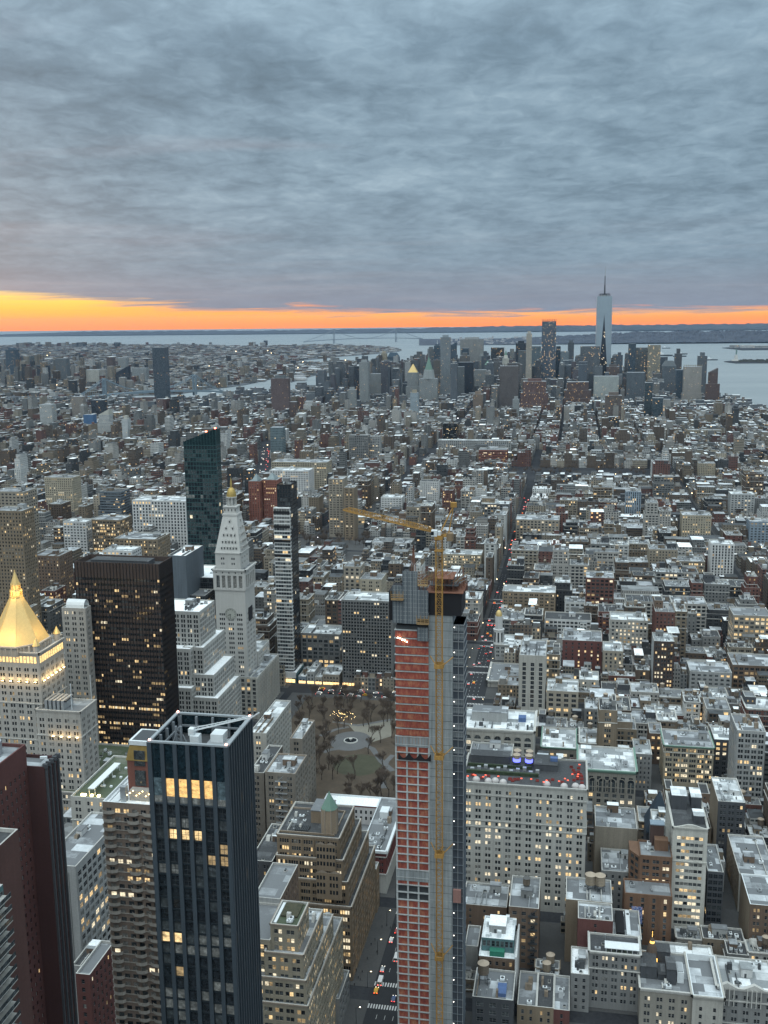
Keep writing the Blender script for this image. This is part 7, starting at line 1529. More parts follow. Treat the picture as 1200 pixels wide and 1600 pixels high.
# lower Manhattan, left to right
FT = [
 ('far_tower','slim charcoal tower with white edge at the left end of the downtown skyline',554,561.5,572,3950,26,DK,(.6,.6,.02),(),None,640),
 ('far_tower','tall pale grey apartment pair left of the downtown skyline over the water',561,575,566,3900,30,LG,(.4,.6,.02),(),'box',640),
 ('far_tower','broad pale grey office slab left of the two dark downtown blocks',578,600,584,4350,40,LG,(.3,.5,.02),(),None,640),
 ('far_tower','beige striped tower with white cap behind the broad pale slab',595,603.5,552,4900,30,BE,(.4,.6,.02),(),'box',None),
 ('far_tower','dark blue grey tower with stepped crown left of the gold topped courthouse',605,622.5,558,5000,45,BL,(.5,.6,.02),((.12,.1),),'trap',None),
 ('far_tower','steel blue midrise slab under the dark stepped crown tower',611,626,578,4700,35,BL,(.5,.6,.02),(),None,None),
 ('far_tower','grey brown slab beside the gold topped courthouse tower',596,613,577,4600,40,GYc,(.5,.6,.02),(),None,None),
 ('courthouse_tower','pale stone courthouse tower with a golden pyramid roof',636,653,582,4080,32,LG,(.4,.6,.02),((.45,.12),),'gold',640),
 ('far_tower','black topped tower with wide shoulders right of the golden courthouse roof',645,661,557,5050,45,DK,(.5,.6,.02),((.25,.15),),'box',None),
 ('municipal_tower','wide cream stone office block with a tiered wedding cake spire',655,683,592,4020,40,LG,(.35,.6,.03),(),'spire',640),
 ('far_tower','silver edged dark tower left of the tall rippled tower',668,678,545,4950,35,GYc,(.5,.6,.02),(),'box',None),
 ('far_tower','deep navy slab with white top lamp just left of the tall rippled tower',678,687,540,4850,40,BL,(.6,.6,.02),(),'mast',None),
 ('rippled_tower','tall rippled steel apartment tower, highest of the left skyline group',688,703,527,4290,32,(.20,.23,.25),(.5,.6,.03),((.75,.08),),'box',628),
 ('far_tower','dark stepped tower with sloping shoulder right of the tall rippled tower',703,712.5,540,4800,40,BL,(.5,.6,.02),((.2,.14),),'slant',None),
 ('far_tower','grey slab in front of the navy bank tower',711,725,573,4250,32,GYc,(.55,.55,.02),(),None,None),
 ('far_tower','navy block half hidden between two grey bank slabs',721,732,544,4900,35,BL,(.55,.6,.02),(),None,None),
 ('bank_tower','wide grey aluminium bank tower with ribbed top and beacon',719,755,530,5000,40,(.25,.26,.26),(.5,.5,.02),(),'box',None),
 ('far_tower','dark slate slab with pale top edge in the middle of downtown',716,739,566,4350,35,DK,(.3,.4,.01),(),None,640),
 ('far_tower','limestone setback tower with small crown right of the ribbed bank tower',748,757,556,4850,32,LG,(.4,.6,.02),((.2,.25),(.35,.5)),'box',None),
 ('far_tower','pale cream setback block below the limestone crown tower',740,760,578,4500,40,LG,(.4,.6,.02),((.2,.15),),None,None),
 ('far_tower','short pointed roof tower between the bank tower and the black box tower',757,766,570,4700,30,GYc,(.4,.6,.02),((.3,.2),),'pyramid',None),
 ('black_box_tower','black box office tower with scattered lit windows',767,787,543,4800,45,(.03,.035,.04),(.7,.6,.04),(),None,None),
 ('gothic_tower','white gothic tower with a steep greenish spire',785,795,560,4380,28,(.42,.42,.38),(.35,.6,.03),((.35,.25),),'spire',None),
 ('far_tower','slim pale tower behind the white gothic spire',797,803,545,4900,22,LG,(.4,.6,.02),(),None,None),
 ('windowless_tower','windowless brown granite tower with vertical shafts',781,810,572,3850,34,(.105,.095,.095),(.18,1.2,.0),(),'frame',640),
 ('far_tower','black topped tower left of the slim cream tower',806,822,536,4850,38,DK,(.6,.6,.02),(),'box',None),
 ('far_tower','grey office slab in front of the black topped tower',810,822,548,4650,30,GYc,(.5,.6,.02),(),None,None),
 ('slim_cream_tower','slim cream tower with a notched crown left of the half built tower',822.5,831,521,4330,26,(.36,.34,.30),(.4,.6,.03),((.5,.06),),'box',595),
 ('far_tower','horizontally banded blue glass tower next to the slim cream tower',831,845,541,4550,36,GLS,(1.0,.5,.05),(),None,None),
 ('unfinished_glass_tower','half built dark glass tower sparkling with work lights',847,869,502,4420,36,(.10,.13,.17),(.6,.7,.10),(),'frame',592),
 ('far_tower','slate tower directly right of the sparkling half built tower',869,876,541,4500,30,BL,(.5,.6,.02),(),None,None),
 ('far_tower','white striped small tower below the sparkling half built tower right side',876,889,549,4450,30,(.24,.30,.34),(.5,1.0,.02),(),None,None),
 ('far_tower','slim charcoal tower standing alone left of the wide glass block',887.5,897,535,4700,28,(.09,.105,.12),(.4,.6,.01),(),'box',None),
 ('far_tower','wide glass office block left of the tallest tower',907,938,541,4450,45,(.14,.16,.18),(.8,.6,.035),((.4,.1),),None,None),
 ('far_tower','brown stone setback block in front of the tallest tower base',948,968,573,4380,40,BRn,(.4,.6,.03),((.3,.12),),'box',None),
 ('far_tower','domed grey tower right behind the tallest tower',957,967,556,4900,38,GYc,(.5,.6,.02),(),'dome',None),
 ('cascading_white_block','white glass block cascading down to the left in front of the tallest tower',928,967,588,4150,50,(.42,.46,.45),(1.0,.35,.02),(),None,625),
 ('far_tower','navy glass shaft at the left of the three bank slabs',982.5,994,537,4500,34,BL,(.7,.7,.03),(),None,600),
 ('far_tower','grey glass slab in the middle of the three bank slabs',994,1014,543,4550,40,(.16,.18,.19),(.8,.6,.05),(),None,None),
 ('far_tower','cream glass slab glowing faintly, right one of the three bank slabs',1013,1032.5,539,4500,36,(.33,.31,.25),(.8,.6,.08),(),None,None),
 ('far_tower','broad dark slab with striped base before the three bank slabs',980,1008,582,4100,40,(.10,.12,.14),(.3,1.2,.01),(),None,638),
 ('blunt_pyramid_tower','dark tower with a blunt cut pyramid top near the river',1035,1057,572,4350,44,(.11,.13,.15),(.5,.6,.03),((.45,.1),),'trap',None),
 ('far_tower','navy slab between the blunt pyramid tower and the pale bank tower',1057,1072,578,4250,34,BL,(.5,.6,.02),(),None,None),
 ('pale_bank_tower','pale stone bank tower with a green hipped crown by the river',1069,1097,573,4200,38,(.30,.29,.27),(.4,.6,.03),((.75,.05),),'frame',628),
 ('red_riverside_tower','reddish brown riverside apartment tower with a curved glass top',1108,1122,582,4080,30,RBn,(.4,.6,.03),((.35,.25),),'slant',628),
 ('red_setback_block','wide reddish brown block with stepped shoulders below the cream glass tower',817,853,596,3650,46,(.12,.075,.07),(.45,.55,.05),((.35,.1),(.7,.2)),'box',668),
 ('red_setback_block','reddish brown block with stepped shoulders left of the white cascading block',886,920,597,3850,46,RBn,(.45,.55,.06),((.3,.12),(.6,.22)),None,632),
 ('dark_glass_slab','dark teal glass slab in front of the downtown right side',1008,1020,598,3500,26,(.05,.075,.09),(.8,.6,.03),(),None,655),
 ('dark_glass_slab','dark blue glass block right of the dark teal slab',1020,1037,622,3450,30,(.05,.08,.10),(.8,.6,.03),(),None,655),
 ('far_tower','black cube building by the river shore at the right',1109,1133,627,3900,40,(.02,.03,.04),(.7,.6,.02),(),None,None),
 ('white_small_tower','white and black striped small tower below the downtown slabs',1037,1048,624,3300,20,(.40,.40,.38),(.5,1.0,.04),(),None,None),
 ('far_tower','brown twin topped block rising from low roofs at centre right',946,972,618,3150,34,(.13,.11,.10),(.5,.6,.04),((.5,.1),),'box',None),
 ('far_tower','slim pale blue glass tower among low roofs left of centre',641,653,614,3150,20,(.30,.36,.40),(.5,.6,.02),(),'box',None),
 ('far_tower','brown brick tower with white turret left of centre downtown',739,754,616,3500,28,(.19,.15,.12),(.4,.6,.03),(),'box',None),
 ('far_tower','pale small tower in front of the windowless brown tower',801,811,624,3350,22,LG,(.35,.6,.02),(),'box',None),
 ('brown_waterside_slab','wide brown housing slab in front of the river bend',423,450,591,3330,26,(.115,.085,.085),(.4,.5,.02),(),'box',636),
 ('far_tower','grey apartment slab beside the brown waterside slab',452,462,628,3200,24,BRn,(.4,.6,.02),(),None,None),
 ('far_tower','cream apartment slab left of the tall pale apartment pair',543,555,609,3700,26,LG,(.4,.6,.02),(),'box',None),
 ('lone_glass_tower','tall lone dark glass tower on the left rising beyond the bridge',237.5,256,543,3720,44,(.070,.095,.125),(.8,.7,.006),(),None,622),
 ('far_tower','blue glass tower at the far left horizon',8,24,546,6300,50,BL,(.7,.6,.03),(),'box',None),
 ('far_tower','pair of grey towers right of the blue glass tower at far left',33,48,556,6400,45,GYc,(.5,.6,.02),(),None,None),
 ('far_tower','cream tower on the left skyline just left of the lone glass tower',184,196,559,6000,40,LG,(.4,.6,.02),(),None,None),
 ('far_tower','brown block topped tower on the left skyline beside the cream tower',166,176,558,6100,40,BRn,(.4,.6,.02),(),None,None),
 ('far_tower','wide cream housing pair between the bridge and the lone glass tower',206,228,575,5600,40,LG,(.4,.6,.02),(),None,None),
 ('far_tower','broad cream civic block with a flat roof on the left skyline',130,154,578,5400,60,(.36,.36,.33),(.3,.5,.03),(),None,None),
 ('far_tower','dark pointed glass tower left of the housing pair',180,200,583,4900,35,DK,(.7,.6,.02),(),'slant',None),
 ('far_tower','grey greenish slab on the far left skyline',86,103,560,5700,45,GYc,(.4,.6,.02),(),None,None),
 ('far_tower','dark squat tower on the far left skyline',57,72,571,5500,45,DK,(.5,.6,.02),(),None,None),
 ('white_mid_tower','white modern tower with angled roof in the left middle distance',154,170,648,2850,26,(.42,.44,.44),(.5,.5,.02),((.4,.15),),'slant',688),
 ('white_mid_tower','white and navy slim tower in the left middle distance',190,199,655,2700,22,(.42,.45,.46),(.3,.5,.02),(),'box',688),
 ('navy_mid_block','navy glass block in the left middle distance',221,236,656,2900,28,(.05,.07,.10),(.7,.6,.03),(),None,None),
 ('beige_mid_slab','grey beige square tower near the left middle',61,81,632,3050,28,(.35,.37,.37),(.5,.5,.02),(),None,664),
 ('beige_mid_slab','tall tan slab pair near the left middle',111,128,620,3300,28,(.24,.22,.20),(.4,.6,.02),(),None,None),
 ('dark_mid_block','black glass block left of the white angled tower',142,161,625,3200,30,DK,(.6,.6,.02),(),None,None),
 ('blue_draped_block','small tower draped in blue netting in the left distance',130,145,648,2900,24,(.06,.12,.22),(.0,.0,.0),(),None,None),
 ('glass_avenue_tower','slim teal glass tower beside the red tail light avenue',422,441,668,2350,26,(.14,.19,.21),(.6,.6,.04),(),None,None),
]
for (nm, lab, xl, xr, yt, Y, D, c, par, steps, top, keep) in FT: far_tower(nm, lab, xl, xr, yt, Y, D, c, par, steps=steps, top=top, keep=keep)
rb = bpy.data.objects.get('cascading_white_block')

# housing slabs in rows on the left
r_ = random.Random(77); hs = 0
for (x0, x1, y, Y, n, c, lab) in ((0,70,698,2550,4,(.15,.13,.125),'brown housing slab at the far left above low houses'),(100,155,684,2650,3,(.17,.15,.14),'brown grey housing slab in the left middle distance'),(15,70,668,2900,2,(.14,.12,.12),'dark brown housing slab near the far left edge'),(205,262,616+6,3600,3,(.13,.10,.10),'red brown housing slab at foot of the lone glass tower')):
    for i in range(n):
        a = x0+(x1-x0)*i/n; order = ('first','second','third','fourth')[i]
        far_tower('housing_slab', lab+', '+order+' from left', a+1, a+(x1-x0)/n-3, y+r_.uniform(-2,4), Y+r_.uniform(-40,60), 22, c, (.4,.5,.02), cat='building', keep=None)

# --- tallest tower: square base, eight tall triangles, mast
cx, cy = 120, 4598; zb, zt = 57, 417; half = 33.5; ht = 31*.98
wt = empty('tallest_glass_tower', (cx, cy, 0), 'tallest glass tower with tapering triangular faces and a thin mast', 'skyscraper')
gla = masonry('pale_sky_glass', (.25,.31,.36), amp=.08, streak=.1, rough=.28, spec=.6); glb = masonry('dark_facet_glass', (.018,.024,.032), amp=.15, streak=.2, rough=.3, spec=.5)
q = Q(); q.box(cx-half,cx+half,cy-half,cy+half,0,zb,glb); q.obj('base', wt, (cx,cy,0))
base = [(cx-half,cy-half),(cx+half,cy-half),(cx+half,cy+half),(cx-half,cy+half)]; a = half*1.0
rt_ = [(cx,cy-a*1.0),(cx+a,cy),(cx,cy+a),(cx-a,cy)]        # top square turned 45 degrees
rt_ = [(cx+(x-cx)*1.0, cy+(y-cy)*1.0) for x, y in rt_]
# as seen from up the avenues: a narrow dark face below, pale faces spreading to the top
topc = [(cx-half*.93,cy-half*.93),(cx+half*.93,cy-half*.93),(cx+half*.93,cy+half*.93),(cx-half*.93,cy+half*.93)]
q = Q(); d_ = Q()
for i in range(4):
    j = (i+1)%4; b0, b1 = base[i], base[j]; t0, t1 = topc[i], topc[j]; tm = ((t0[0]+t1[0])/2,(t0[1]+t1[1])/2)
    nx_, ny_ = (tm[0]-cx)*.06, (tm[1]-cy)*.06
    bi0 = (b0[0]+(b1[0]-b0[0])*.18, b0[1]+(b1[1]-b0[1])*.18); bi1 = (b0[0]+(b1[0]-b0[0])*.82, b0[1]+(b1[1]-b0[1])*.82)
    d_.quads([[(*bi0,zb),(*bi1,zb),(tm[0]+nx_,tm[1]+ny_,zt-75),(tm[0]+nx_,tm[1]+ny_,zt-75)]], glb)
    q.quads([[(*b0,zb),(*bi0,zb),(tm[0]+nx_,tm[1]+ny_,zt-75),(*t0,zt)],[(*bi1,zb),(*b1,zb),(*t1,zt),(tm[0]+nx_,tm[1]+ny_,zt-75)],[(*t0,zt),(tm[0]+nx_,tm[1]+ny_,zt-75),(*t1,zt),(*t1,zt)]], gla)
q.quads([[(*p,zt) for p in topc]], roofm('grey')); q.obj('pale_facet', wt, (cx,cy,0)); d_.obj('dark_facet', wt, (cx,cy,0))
q = Q(); r_ = random.Random(2); lit_ = plain('lit_office_row', (1,.9,.7), emit=(1,.82,.55), es=.7)
for i in range(22):
    z = r_.uniform(zb+8, zt-150); w_ = half*.62*(1-(z-zb)/(zt-75-zb)); x = cx+r_.uniform(-w_,w_-3) if w_ > 4 else cx; yy = cy-half-.3-(z-zb)/(zt-75-zb)*(-half*.05)-.6; q.box(x,x+r_.uniform(1.5,4),yy-1.5,yy-1.2,z,z+2,lit_,True)
q.obj('lit_window', wt, (cx,cy,0), kind='stuff')
q = Q(); q.frustum(cx,cy,zt,half*.55,zt+6,half*.55,16,METAL); q.frustum(cx,cy,zt+8,half*.66,zt+11,half*.66,16,DARKM); q.obj('roof_ring', wt, (cx,cy,0))
for i in range(10): a = i*.628; q2 = Q(); q2.bar((cx+half*.7*math.cos(a),cy+half*.7*math.sin(a),zt),(cx+half*.7*math.cos(a),cy+half*.7*math.sin(a),zt+9),1.2,DARKM); q2.obj('antenna', wt, (cx,cy,0))
q = Q(); q.frustum(cx,cy,zt+6,3.4,zt+45,2.6,8,DARKM); q.frustum(cx,cy,zt+45,2.6,zt+46,3.6,8,DARKM); q.frustum(cx,cy,zt+46,2.0,zt+85,1.6,8,DARKM); q.frustum(cx,cy,zt+85,1.3,zt+124,.5,8,METAL); q.obj('mast', wt, (cx,cy,0))
HEROES.append((cx-half-3,cx+half+3,cy-half-3,cy+half+3)); landmark('the tallest glass tower', cx, cy, 200); landmark('the lone glass tower', *(lambda p:(p[0],3720,p[1]))(V(247,580,3720))); landmark('the brown waterside slab', *(lambda p:(p[0],3330,p[1]))(V(436,610,3330)))

# --- harbour bridges
STL = masonry('bridge_steel', (.22,.25,.28), amp=.1); BSTL = masonry('bridge_blue_steel', (.16,.21,.25), amp=.1)
def suspension(name, label, A, B_, zdeck, htow, side, mt, w=1.0, tw=8, ext=1.0):
    A, B_ = Vector((*A,0)), Vector((*B_,0)); d = (B_-A); L = d.length; u = d/L; n = Vector((-u.y,u.x,0)); o = empty(name, A, label, 'bridge'); off = tuple(A)
    for P_ in (A, B_):
        q = Q()
        for s_ in (-1,1): c = P_+n*s_*side; q.bar((c.x,c.y,-3),(c.x,c.y,htow),tw,mt)
        for z in (htow-3, zdeck+ (htow-zdeck)*.5, zdeck-4): a, b = P_+n*side, P_-n*side; q.bar((a.x,a.y,z),(b.x,b.y,z),tw*.7,mt)
        q.obj('pylon', o, off)
    q = Q(); a, b = A-u*L*.45*ext, B_+u*L*.45*ext; N = 24
    for i in range(N):
        t0, t1 = i/N, (i+1)/N; p0, p1 = a.lerp(b,t0), a.lerp(b,t1); z0, z1 = (zdeck*(.5+.5*math.sin(math.pi*t)**.6) for t in (t0,t1)); q.bar((p0.x,p0.y,z0),(p1.x,p1.y,z1),side*2+4,mt,5*w)
    q.obj('deck', o, off)
    q = Q()
    def cab(p, r, zp, zr, sag, N=18):
        for s_ in (-1,1):
            for i in range(N):
                t0, t1 = i/N, (i+1)/N; f = lambda t: zp+(zr-zp)*t-sag*4*t*(1-t); c0, c1 = p.lerp(r,t0)+n*s_*side, p.lerp(r,t1)+n*s_*side; q.bar((c0.x,c0.y,f(t0)),(c1.x,c1.y,f(t1)),1.6*w,mt)
                if i%2: q.bar((c1.x,c1.y,f(t1)),(c1.x,c1.y,zdeck*.97),.5*w,mt)
    cab(A, B_, htow, htow, htow-zdeck-4); cab(a, A, zdeck*.6, htow, 8); cab(B_, b, htow, zdeck*.6, 8); q.obj('cable', o, off); return o
suspension('suspension_bridge', 'great suspension bridge with two pylons crossing the far harbour narrows', G(522,536.6), G(619,534.0), 66, 205, 16, STL, 2.2, 10)
pA, pB = G(163,622), G(302,612)
A_ = Vector((V(163,600,4000)[0],4000,0)); B2 = Vector((V(304,600,4280)[0],4280,0))
suspension('suspension_bridge', 'blue steel suspension bridge behind the lone glass tower on the left', (A_.x,A_.y), (B2.x,B2.y), 41, V(163,591,4000)[1], 13, BSTL, 1.6, 7, .8)

# --- statue on its island, island buildings, boats
sx, sy = G(1150, 564); SG = masonry('verdigris', (.13,.20,.185)); sta = empty('colossal_statue', (sx, sy, 1), 'green statue with raised torch on a stone pedestal on the harbour island', 'statue')
q = Q(); q.frustum(0,0,0,34,9,30,11,TRIM); q.rfrustum(-13,13,-13,13,9,-8,8,-8,8,46,TRIM); q.obj('pedestal', sta)
bm = bmesh.new(); sk = [(0,0,46,6.0),(0,0,58,5.2),(0,0,70,4.6),(0,0,79,3.6),(0,0,83,1.7),(0,0,87.5,2.3)]; vs = [bm.verts.new(p[:3]) for p in sk]; rad = [p[3] for p in sk]
for i in range(5): bm.edges.new((vs[i],vs[i+1]))
arm = [(-5,0,80,1.8),(-6.5,0,88,1.5),(-7,0,95,1.2)]; prev = vs[3]
for p in arm: v_ = bm.verts.new(p[:3]); bm.edges.new((prev,v_)); prev = v_; rad.append(p[3])
arm = [(4.6,-1,78,1.7),(5.4,-3.4,70,1.4),(3,-5.2,69,1.2)]; prev = vs[3]
for p in arm: v_ = bm.verts.new(p[:3]); bm.edges.new((prev,v_)); prev = v_; rad.append(p[3])
me = bpy.data.meshes.new('figure'); bm.to_mesh(me); bm.free(); me.materials.append(SG); fo = bpy.data.objects.new('figure', me); COL.objects.link(fo); fo.parent = sta
md = fo.modifiers.new('Skin','SKIN'); md2 = fo.modifiers.new('Subdivision','SUBSURF'); md2.levels = 1; md2.render_levels = 1
for i, v_ in enumerate(me.skin_vertices[0].data): v_.radius = (rad[i], rad[i]); v_.use_root = (i == 0)
q = Q(); q.frustum(-7,0,95,1.6,97,2.2,8,SG); q.frustum(-7,0,97,1.2,101,.1,8,GOLD); q.obj('torch', sta); q = Q()
for k in range(7): a = math.pi*k/6; q.bar((2*math.cos(a),0,88.5+2*math.sin(a)*.4),(5.4*math.cos(a),0,90+4.2*math.sin(a)),.5,SG)
q.obj('crown_ray', sta, kind=None)
q = Q(); q.quads([[(1.8,-6.6,66.5),(4.4,-6.6,66.5),(4.8,-5.6,72.5),(2.2,-5.6,72.5)]], SG); q.obj('tablet', sta)
WOODF = masonry('island_trees', (.05,.052,.045)); r_ = random.Random(6); q = Q(); 
for i in range(120):
    x, y = G(r_.uniform(1155,1225), r_.uniform(563.6,566)); 
    for k in range(4): q.frustum(x+r_.uniform(-9,9), y+r_.uniform(-20,20), 1, r_.uniform(5,9), r_.uniform(9,15), r_.uniform(1,4), 7, WOODF)
o = q.obj('island_trees', kind='stuff'); tag(o, 'dark low trees covering the statue island', 'trees')
for i, (px_, w_, h, lab, c) in enumerate(((1148,30,22,'small pale hall at the left end of the upper harbour island','palegrey'),(1172,60,20,'long white hall on the upper harbour island','white'),(1192,50,16,'flat roofed pale shed on the upper harbour island at the edge','palegrey'))):
    x, y = G(px_, 543.8); B = Bld('island_hall', lab, 'building', x-w_*2, x+w_*2, y, y+60, wmax=0); B.box(x-w_*1.6, x+w_*1.6, y, y+60, 0, h+10, c, st('wide', bay=12, ww=6, wh=5, fl=9), sides='N', roof='white'); B.finish()
def boat(x, y, L, rz, label):
    t = empty('boat', (x, y, -3), label, 'boat', 'boats out in the harbour', rz); q = Q(); hw = L*.13
    P0 = [(-L/2,-hw),(L*.3,-hw),(L/2,0),(L*.3,hw),(-L/2,hw)]
    q.quads([[(*P0[i],0),(*P0[(i+1)%5],0),(P0[(i+1)%5][0]*1.04,P0[(i+1)%5][1]*1.15,L*.09),(P0[i][0]*1.04,P0[i][1]*1.15,L*.09)] for i in range(5)]+[[(*P0[0],L*.085),(*P0[1],L*.085),(*P0[2],L*.085),(*P0[4],L*.085)]], DARKM); q.obj('hull', t)
    q = Q(); q.box(-L*.35,-L*.05,-hw*.7,hw*.7,L*.085,L*.2,METALW); q.box(-L*.3,-L*.15,-hw*.5,hw*.5,L*.2,L*.27,METALW); q.obj('cabin', t)
    q = Q(); q.bar((-L*.1,0,L*.2),(-L*.1,0,L*.38),.8,DARKM); q.obj('mast', t)
for px_, py_, L, rz, lab in ((1041,544.5,90,.1,'small dark boat nearest the far shore in the harbour'),(1038,556.5,140,0,'long dark barge left of centre in the harbour'),(1065,554,110,.3,'dark ship with white cabin in mid harbour, upper of two close together'),(1062,557.5,110,-.1,'dark ship low in mid harbour, lower of two close together'),(1112,563,90,.05,'lone small boat between the barge and the statue island'),(1051,621/1.0-60,60,0,None)):
    if lab: boat(*G(px_, py_, -3), L, rz, lab)
# ------------------------------------------------------------------ the ordinary city between the named buildings
cr = random.Random(2024)
WPAL = [('grey',(.15,.155,.155),5),('pale stone',(.29,.285,.27),5),('beige',(.235,.21,.17),4),('brown brick',(.10,.078,.062),6),('red brick',(.125,.065,.055),3),('dark',(.045,.048,.052),4),('white',(.42,.43,.425),2.5),('tan',(.175,.145,.11),4)]
RPAL = [('silvery',(.42,.45,.475),5),('snowy',(.74,.78,.80),4),('grey',(.15,.16,.165),7),('dark',(.045,.05,.055),7),('mottled',(.30,.32,.34),4)]
def pick(pal):
    t = cr.random()*sum(p[2] for p in pal)
    for p in pal:
        t -= p[2]
        if t <= 0: return p
    return pal[-1]
HA = None
def hits_hero(x0, x1, y0, y1):
    global HA
    if HA is None: HA = np.array(HEROES)
    return bool(np.any((HA[:,0] < x1-.5) & (HA[:,1] > x0+.5) & (HA[:,2] < y1-.5) & (HA[:,3] > y0+.5)))
def clip_height(x0, x1, y0, y1, H):
    pa = [PXY(x, y, H)[0] for x in (x0, x1) for y in (y0, y1)]; a, b = min(pa), max(pa); cx = (x0+x1)/2
    for (k0, k1, yb, Yk_) in KEEP:
        if y0 < Yk_-1 and b > k0 and a < k1:
            if PXY(cx, y0, 0)[1] < yb: H = min(H, 22 if y0 > 3000 else 12); continue
            d = _ray(cx*0+ (a+b)/2, yb); t = y1/d.y; z = EYE+d.z*t
            if z < H: H = z
    return H
LOTS = []
def height_at(x, y):
    r = cr.random()
    if y < 1650:
        if x < -620: h = cr.uniform(14,34) if r < .8 else cr.uniform(35,60)
        else: h = cr.uniform(30,52) if r < .5 else cr.uniform(16,32) if r < .88 else cr.uniform(50,68)
        if x > 150 and y > 1150: h *= .85
    elif y < 2700:
        h = cr.uniform(13,24) if r < .8 else cr.uniform(24,38) if r < .955 else cr.uniform(38,62)
        if -450 < x < -60 and y < 2200: h *= 1.25
    elif y < 3500:
        h = cr.uniform(15,26) if r < .84 else cr.uniform(26,42) if r < .965 else cr.uniform(42,72)
    else:
        h = cr.uniform(18,45) if r < .40 else cr.uniform(45,95) if r < .80 else cr.uniform(95,165)
        if y < 3900: h *= .6
        if x < -1000: h = cr.uniform(12,24) if r < .9 else cr.uniform(26,48)
        if x < -1750: h = cr.uniform(24,46)
        if x > 330: h = cr.uniform(14,30)
    return h
def add_lot(x0, x1, a, b, lvl):
    if in_corr(x0, x1, a, b) or hits_hero(x0+.2, x1-.2, a, b):
        if lvl < 3 and a < 2000 and min(x1-x0, b-a) > 3.5:
            xm, ym = (x0+x1)/2, (a+b)/2
            if x1-x0 > b-a: add_lot(x0, xm, a, b, lvl+1); add_lot(xm, x1, a, b, lvl+1)
            else: add_lot(x0, x1, a, ym, lvl+1); add_lot(x0, x1, ym, b, lvl+1)
        return
    cx, cy = (x0+x1)/2, (a+b)/2
    if a < 433 and cx > -78: return
    if not pip(cx, cy, MANH) or x1-x0 < 2.5 or b-a < 2.5: return
    h = clip_height(x0, x1, a, b, height_at(cx, cy)*(1, .8, .6, .5)[lvl])
    LOTS.append((x0+.05, x1-.05, a+.02, b, max(h, 9.0 if lvl < 2 else 7.0)))
def fill_block(bx0, bx1, by0, by1, fr=(9,22)):
    if bx1-bx0 < 8: return
    mid = (by0+by1)/2
    if 980 < by0 < 1900 and bx0 > -80: fr = (14, 34)
    for row, (y0, y1) in enumerate(((by0, mid-1.2), (mid+1.2, by1))):
        x = bx0
        while x < bx1-5:
            w = cr.uniform(*fr)
            if cr.random() < .14: w *= 1.7
            if bx1-(x+w) < 6: w = bx1-x
            x0, x1 = x, min(x+w, bx1); x = x1
            d = (y1-y0)*cr.choice((1,1,.92,.8,.7)); a, b = (y0, y0+d) if row == 0 else (y1-d, y1)
            if not in_view(x0, x1, a, b): continue
            add_lot(x0, x1, a, b, 0)
def grid(ns, ew, ymin, ymax, half_st=9, half_av=14, fr=(9,22)):
    for i in range(len(ns)-1):
        for j in range(len(ew)-1):
            y0, y1 = ew[j]+half_st, ew[j+1]-half_st
            if y1 < ymin or y0 > ymax: continue
            x0, x1 = ns[i]+half_av, ns[i+1]-half_av
            if not in_view(x0, x1, max(y0,130), y1): continue
            BLOCKS.append((x0-4, x1+4, y0-4, y1+4)); fill_block(x0, x1, y0, y1, fr)
BLOCKS = []
NSa = [-2500,-2330,-2150,-1970]+NS1+[1290]
NSn = [x for x in NSa]
grid(NSa, [s_(n) for n in range(30,21,-1)], 395, 960, fr=(11,26))
NSb = [x for x in NSa if x != -235]
grid(NSb, [s_(n) for n in range(22,0,-1)], 926, 2700, 8, 11)
# below the numbered streets: tighter grid
ewc = [s_(1)+i*96 for i in range(0, 12)]; nsc = [-2600+i*92+((i*37)%11-5)*3 for i in range(0, 38)]
grid(nsc, ewc, 2600, 3600, 6, 5, fr=(8,22))
ewd = [ewc[-1]+i*82 for i in range(0, 30)]; nsd = [-2700+i*86 for i in range(0, 42)]
grid(nsd, ewd, 3600, 6000, 6, 5, fr=(14,34))
print('LOTS', len(LOTS))
def screen(l):
    x0, x1, y0, y1, h = l; P4 = [PXY(x, y, z) for x in (x0,x1) for y in (y0,y1) for z in (h*.3, h)]
    xs = [p[0] for p in P4]; ys = [p[1] for p in P4]; return min(xs), max(xs), min(ys), max(ys)
# crude visibility: paint lots front to back on a coarse grid and count what shows
GW, GH = 600, 800; seen = np.zeros((GH, GW), bool)
def cover(sc, mark=True):
    a, b, c, d = (int(v/2) for v in sc); a, b, c, d = max(a,0), min(b,GW-1), max(c,0), min(d,GH-1)
    if a > b or c > d: return 0
    s = seen[c:d+1, a:b+1]; n = int((~s).sum())
    if mark: s[:] = True
    return n
EVENTS = [(l[2], 'lot', i) for i, l in enumerate(LOTS)]
for b in Bld.ALL: EVENTS.append((b.Y0, 'hero', b))
EVENTS.sort(key=lambda e: e[0]); VIS = {}
for _, k, o in EVENTS:
    if k == 'hero':
        zt = max([w[0][2] for w in o.wins] or [20]); cover(screen((o.X0, o.X1, o.Y0, min(o.Y1, o.Y0+30), zt)))
    else: VIS[o] = cover(screen(LOTS[o]))
NIND = 300 - len(Bld.ALL) if len(Bld.ALL) < 300 else 60
NIND = max(NIND, 160)
order = sorted(VIS, key=lambda i: -VIS[i]*min(1.0, 1500/LOTS[i][2]))
chosen = [i for i in order if LOTS[i][2] < 2000][:NIND]; chosen_set = set(chosen)
print('IND', len(chosen), 'bld', len(Bld.ALL))
GSTY = [('punch', {}), ('pair', {}), ('loft', {}), ('wide', {}), ('loft2', {}), ('pairw', {}), ('loft3', {})]
GLAB = []; TSPOTS = []
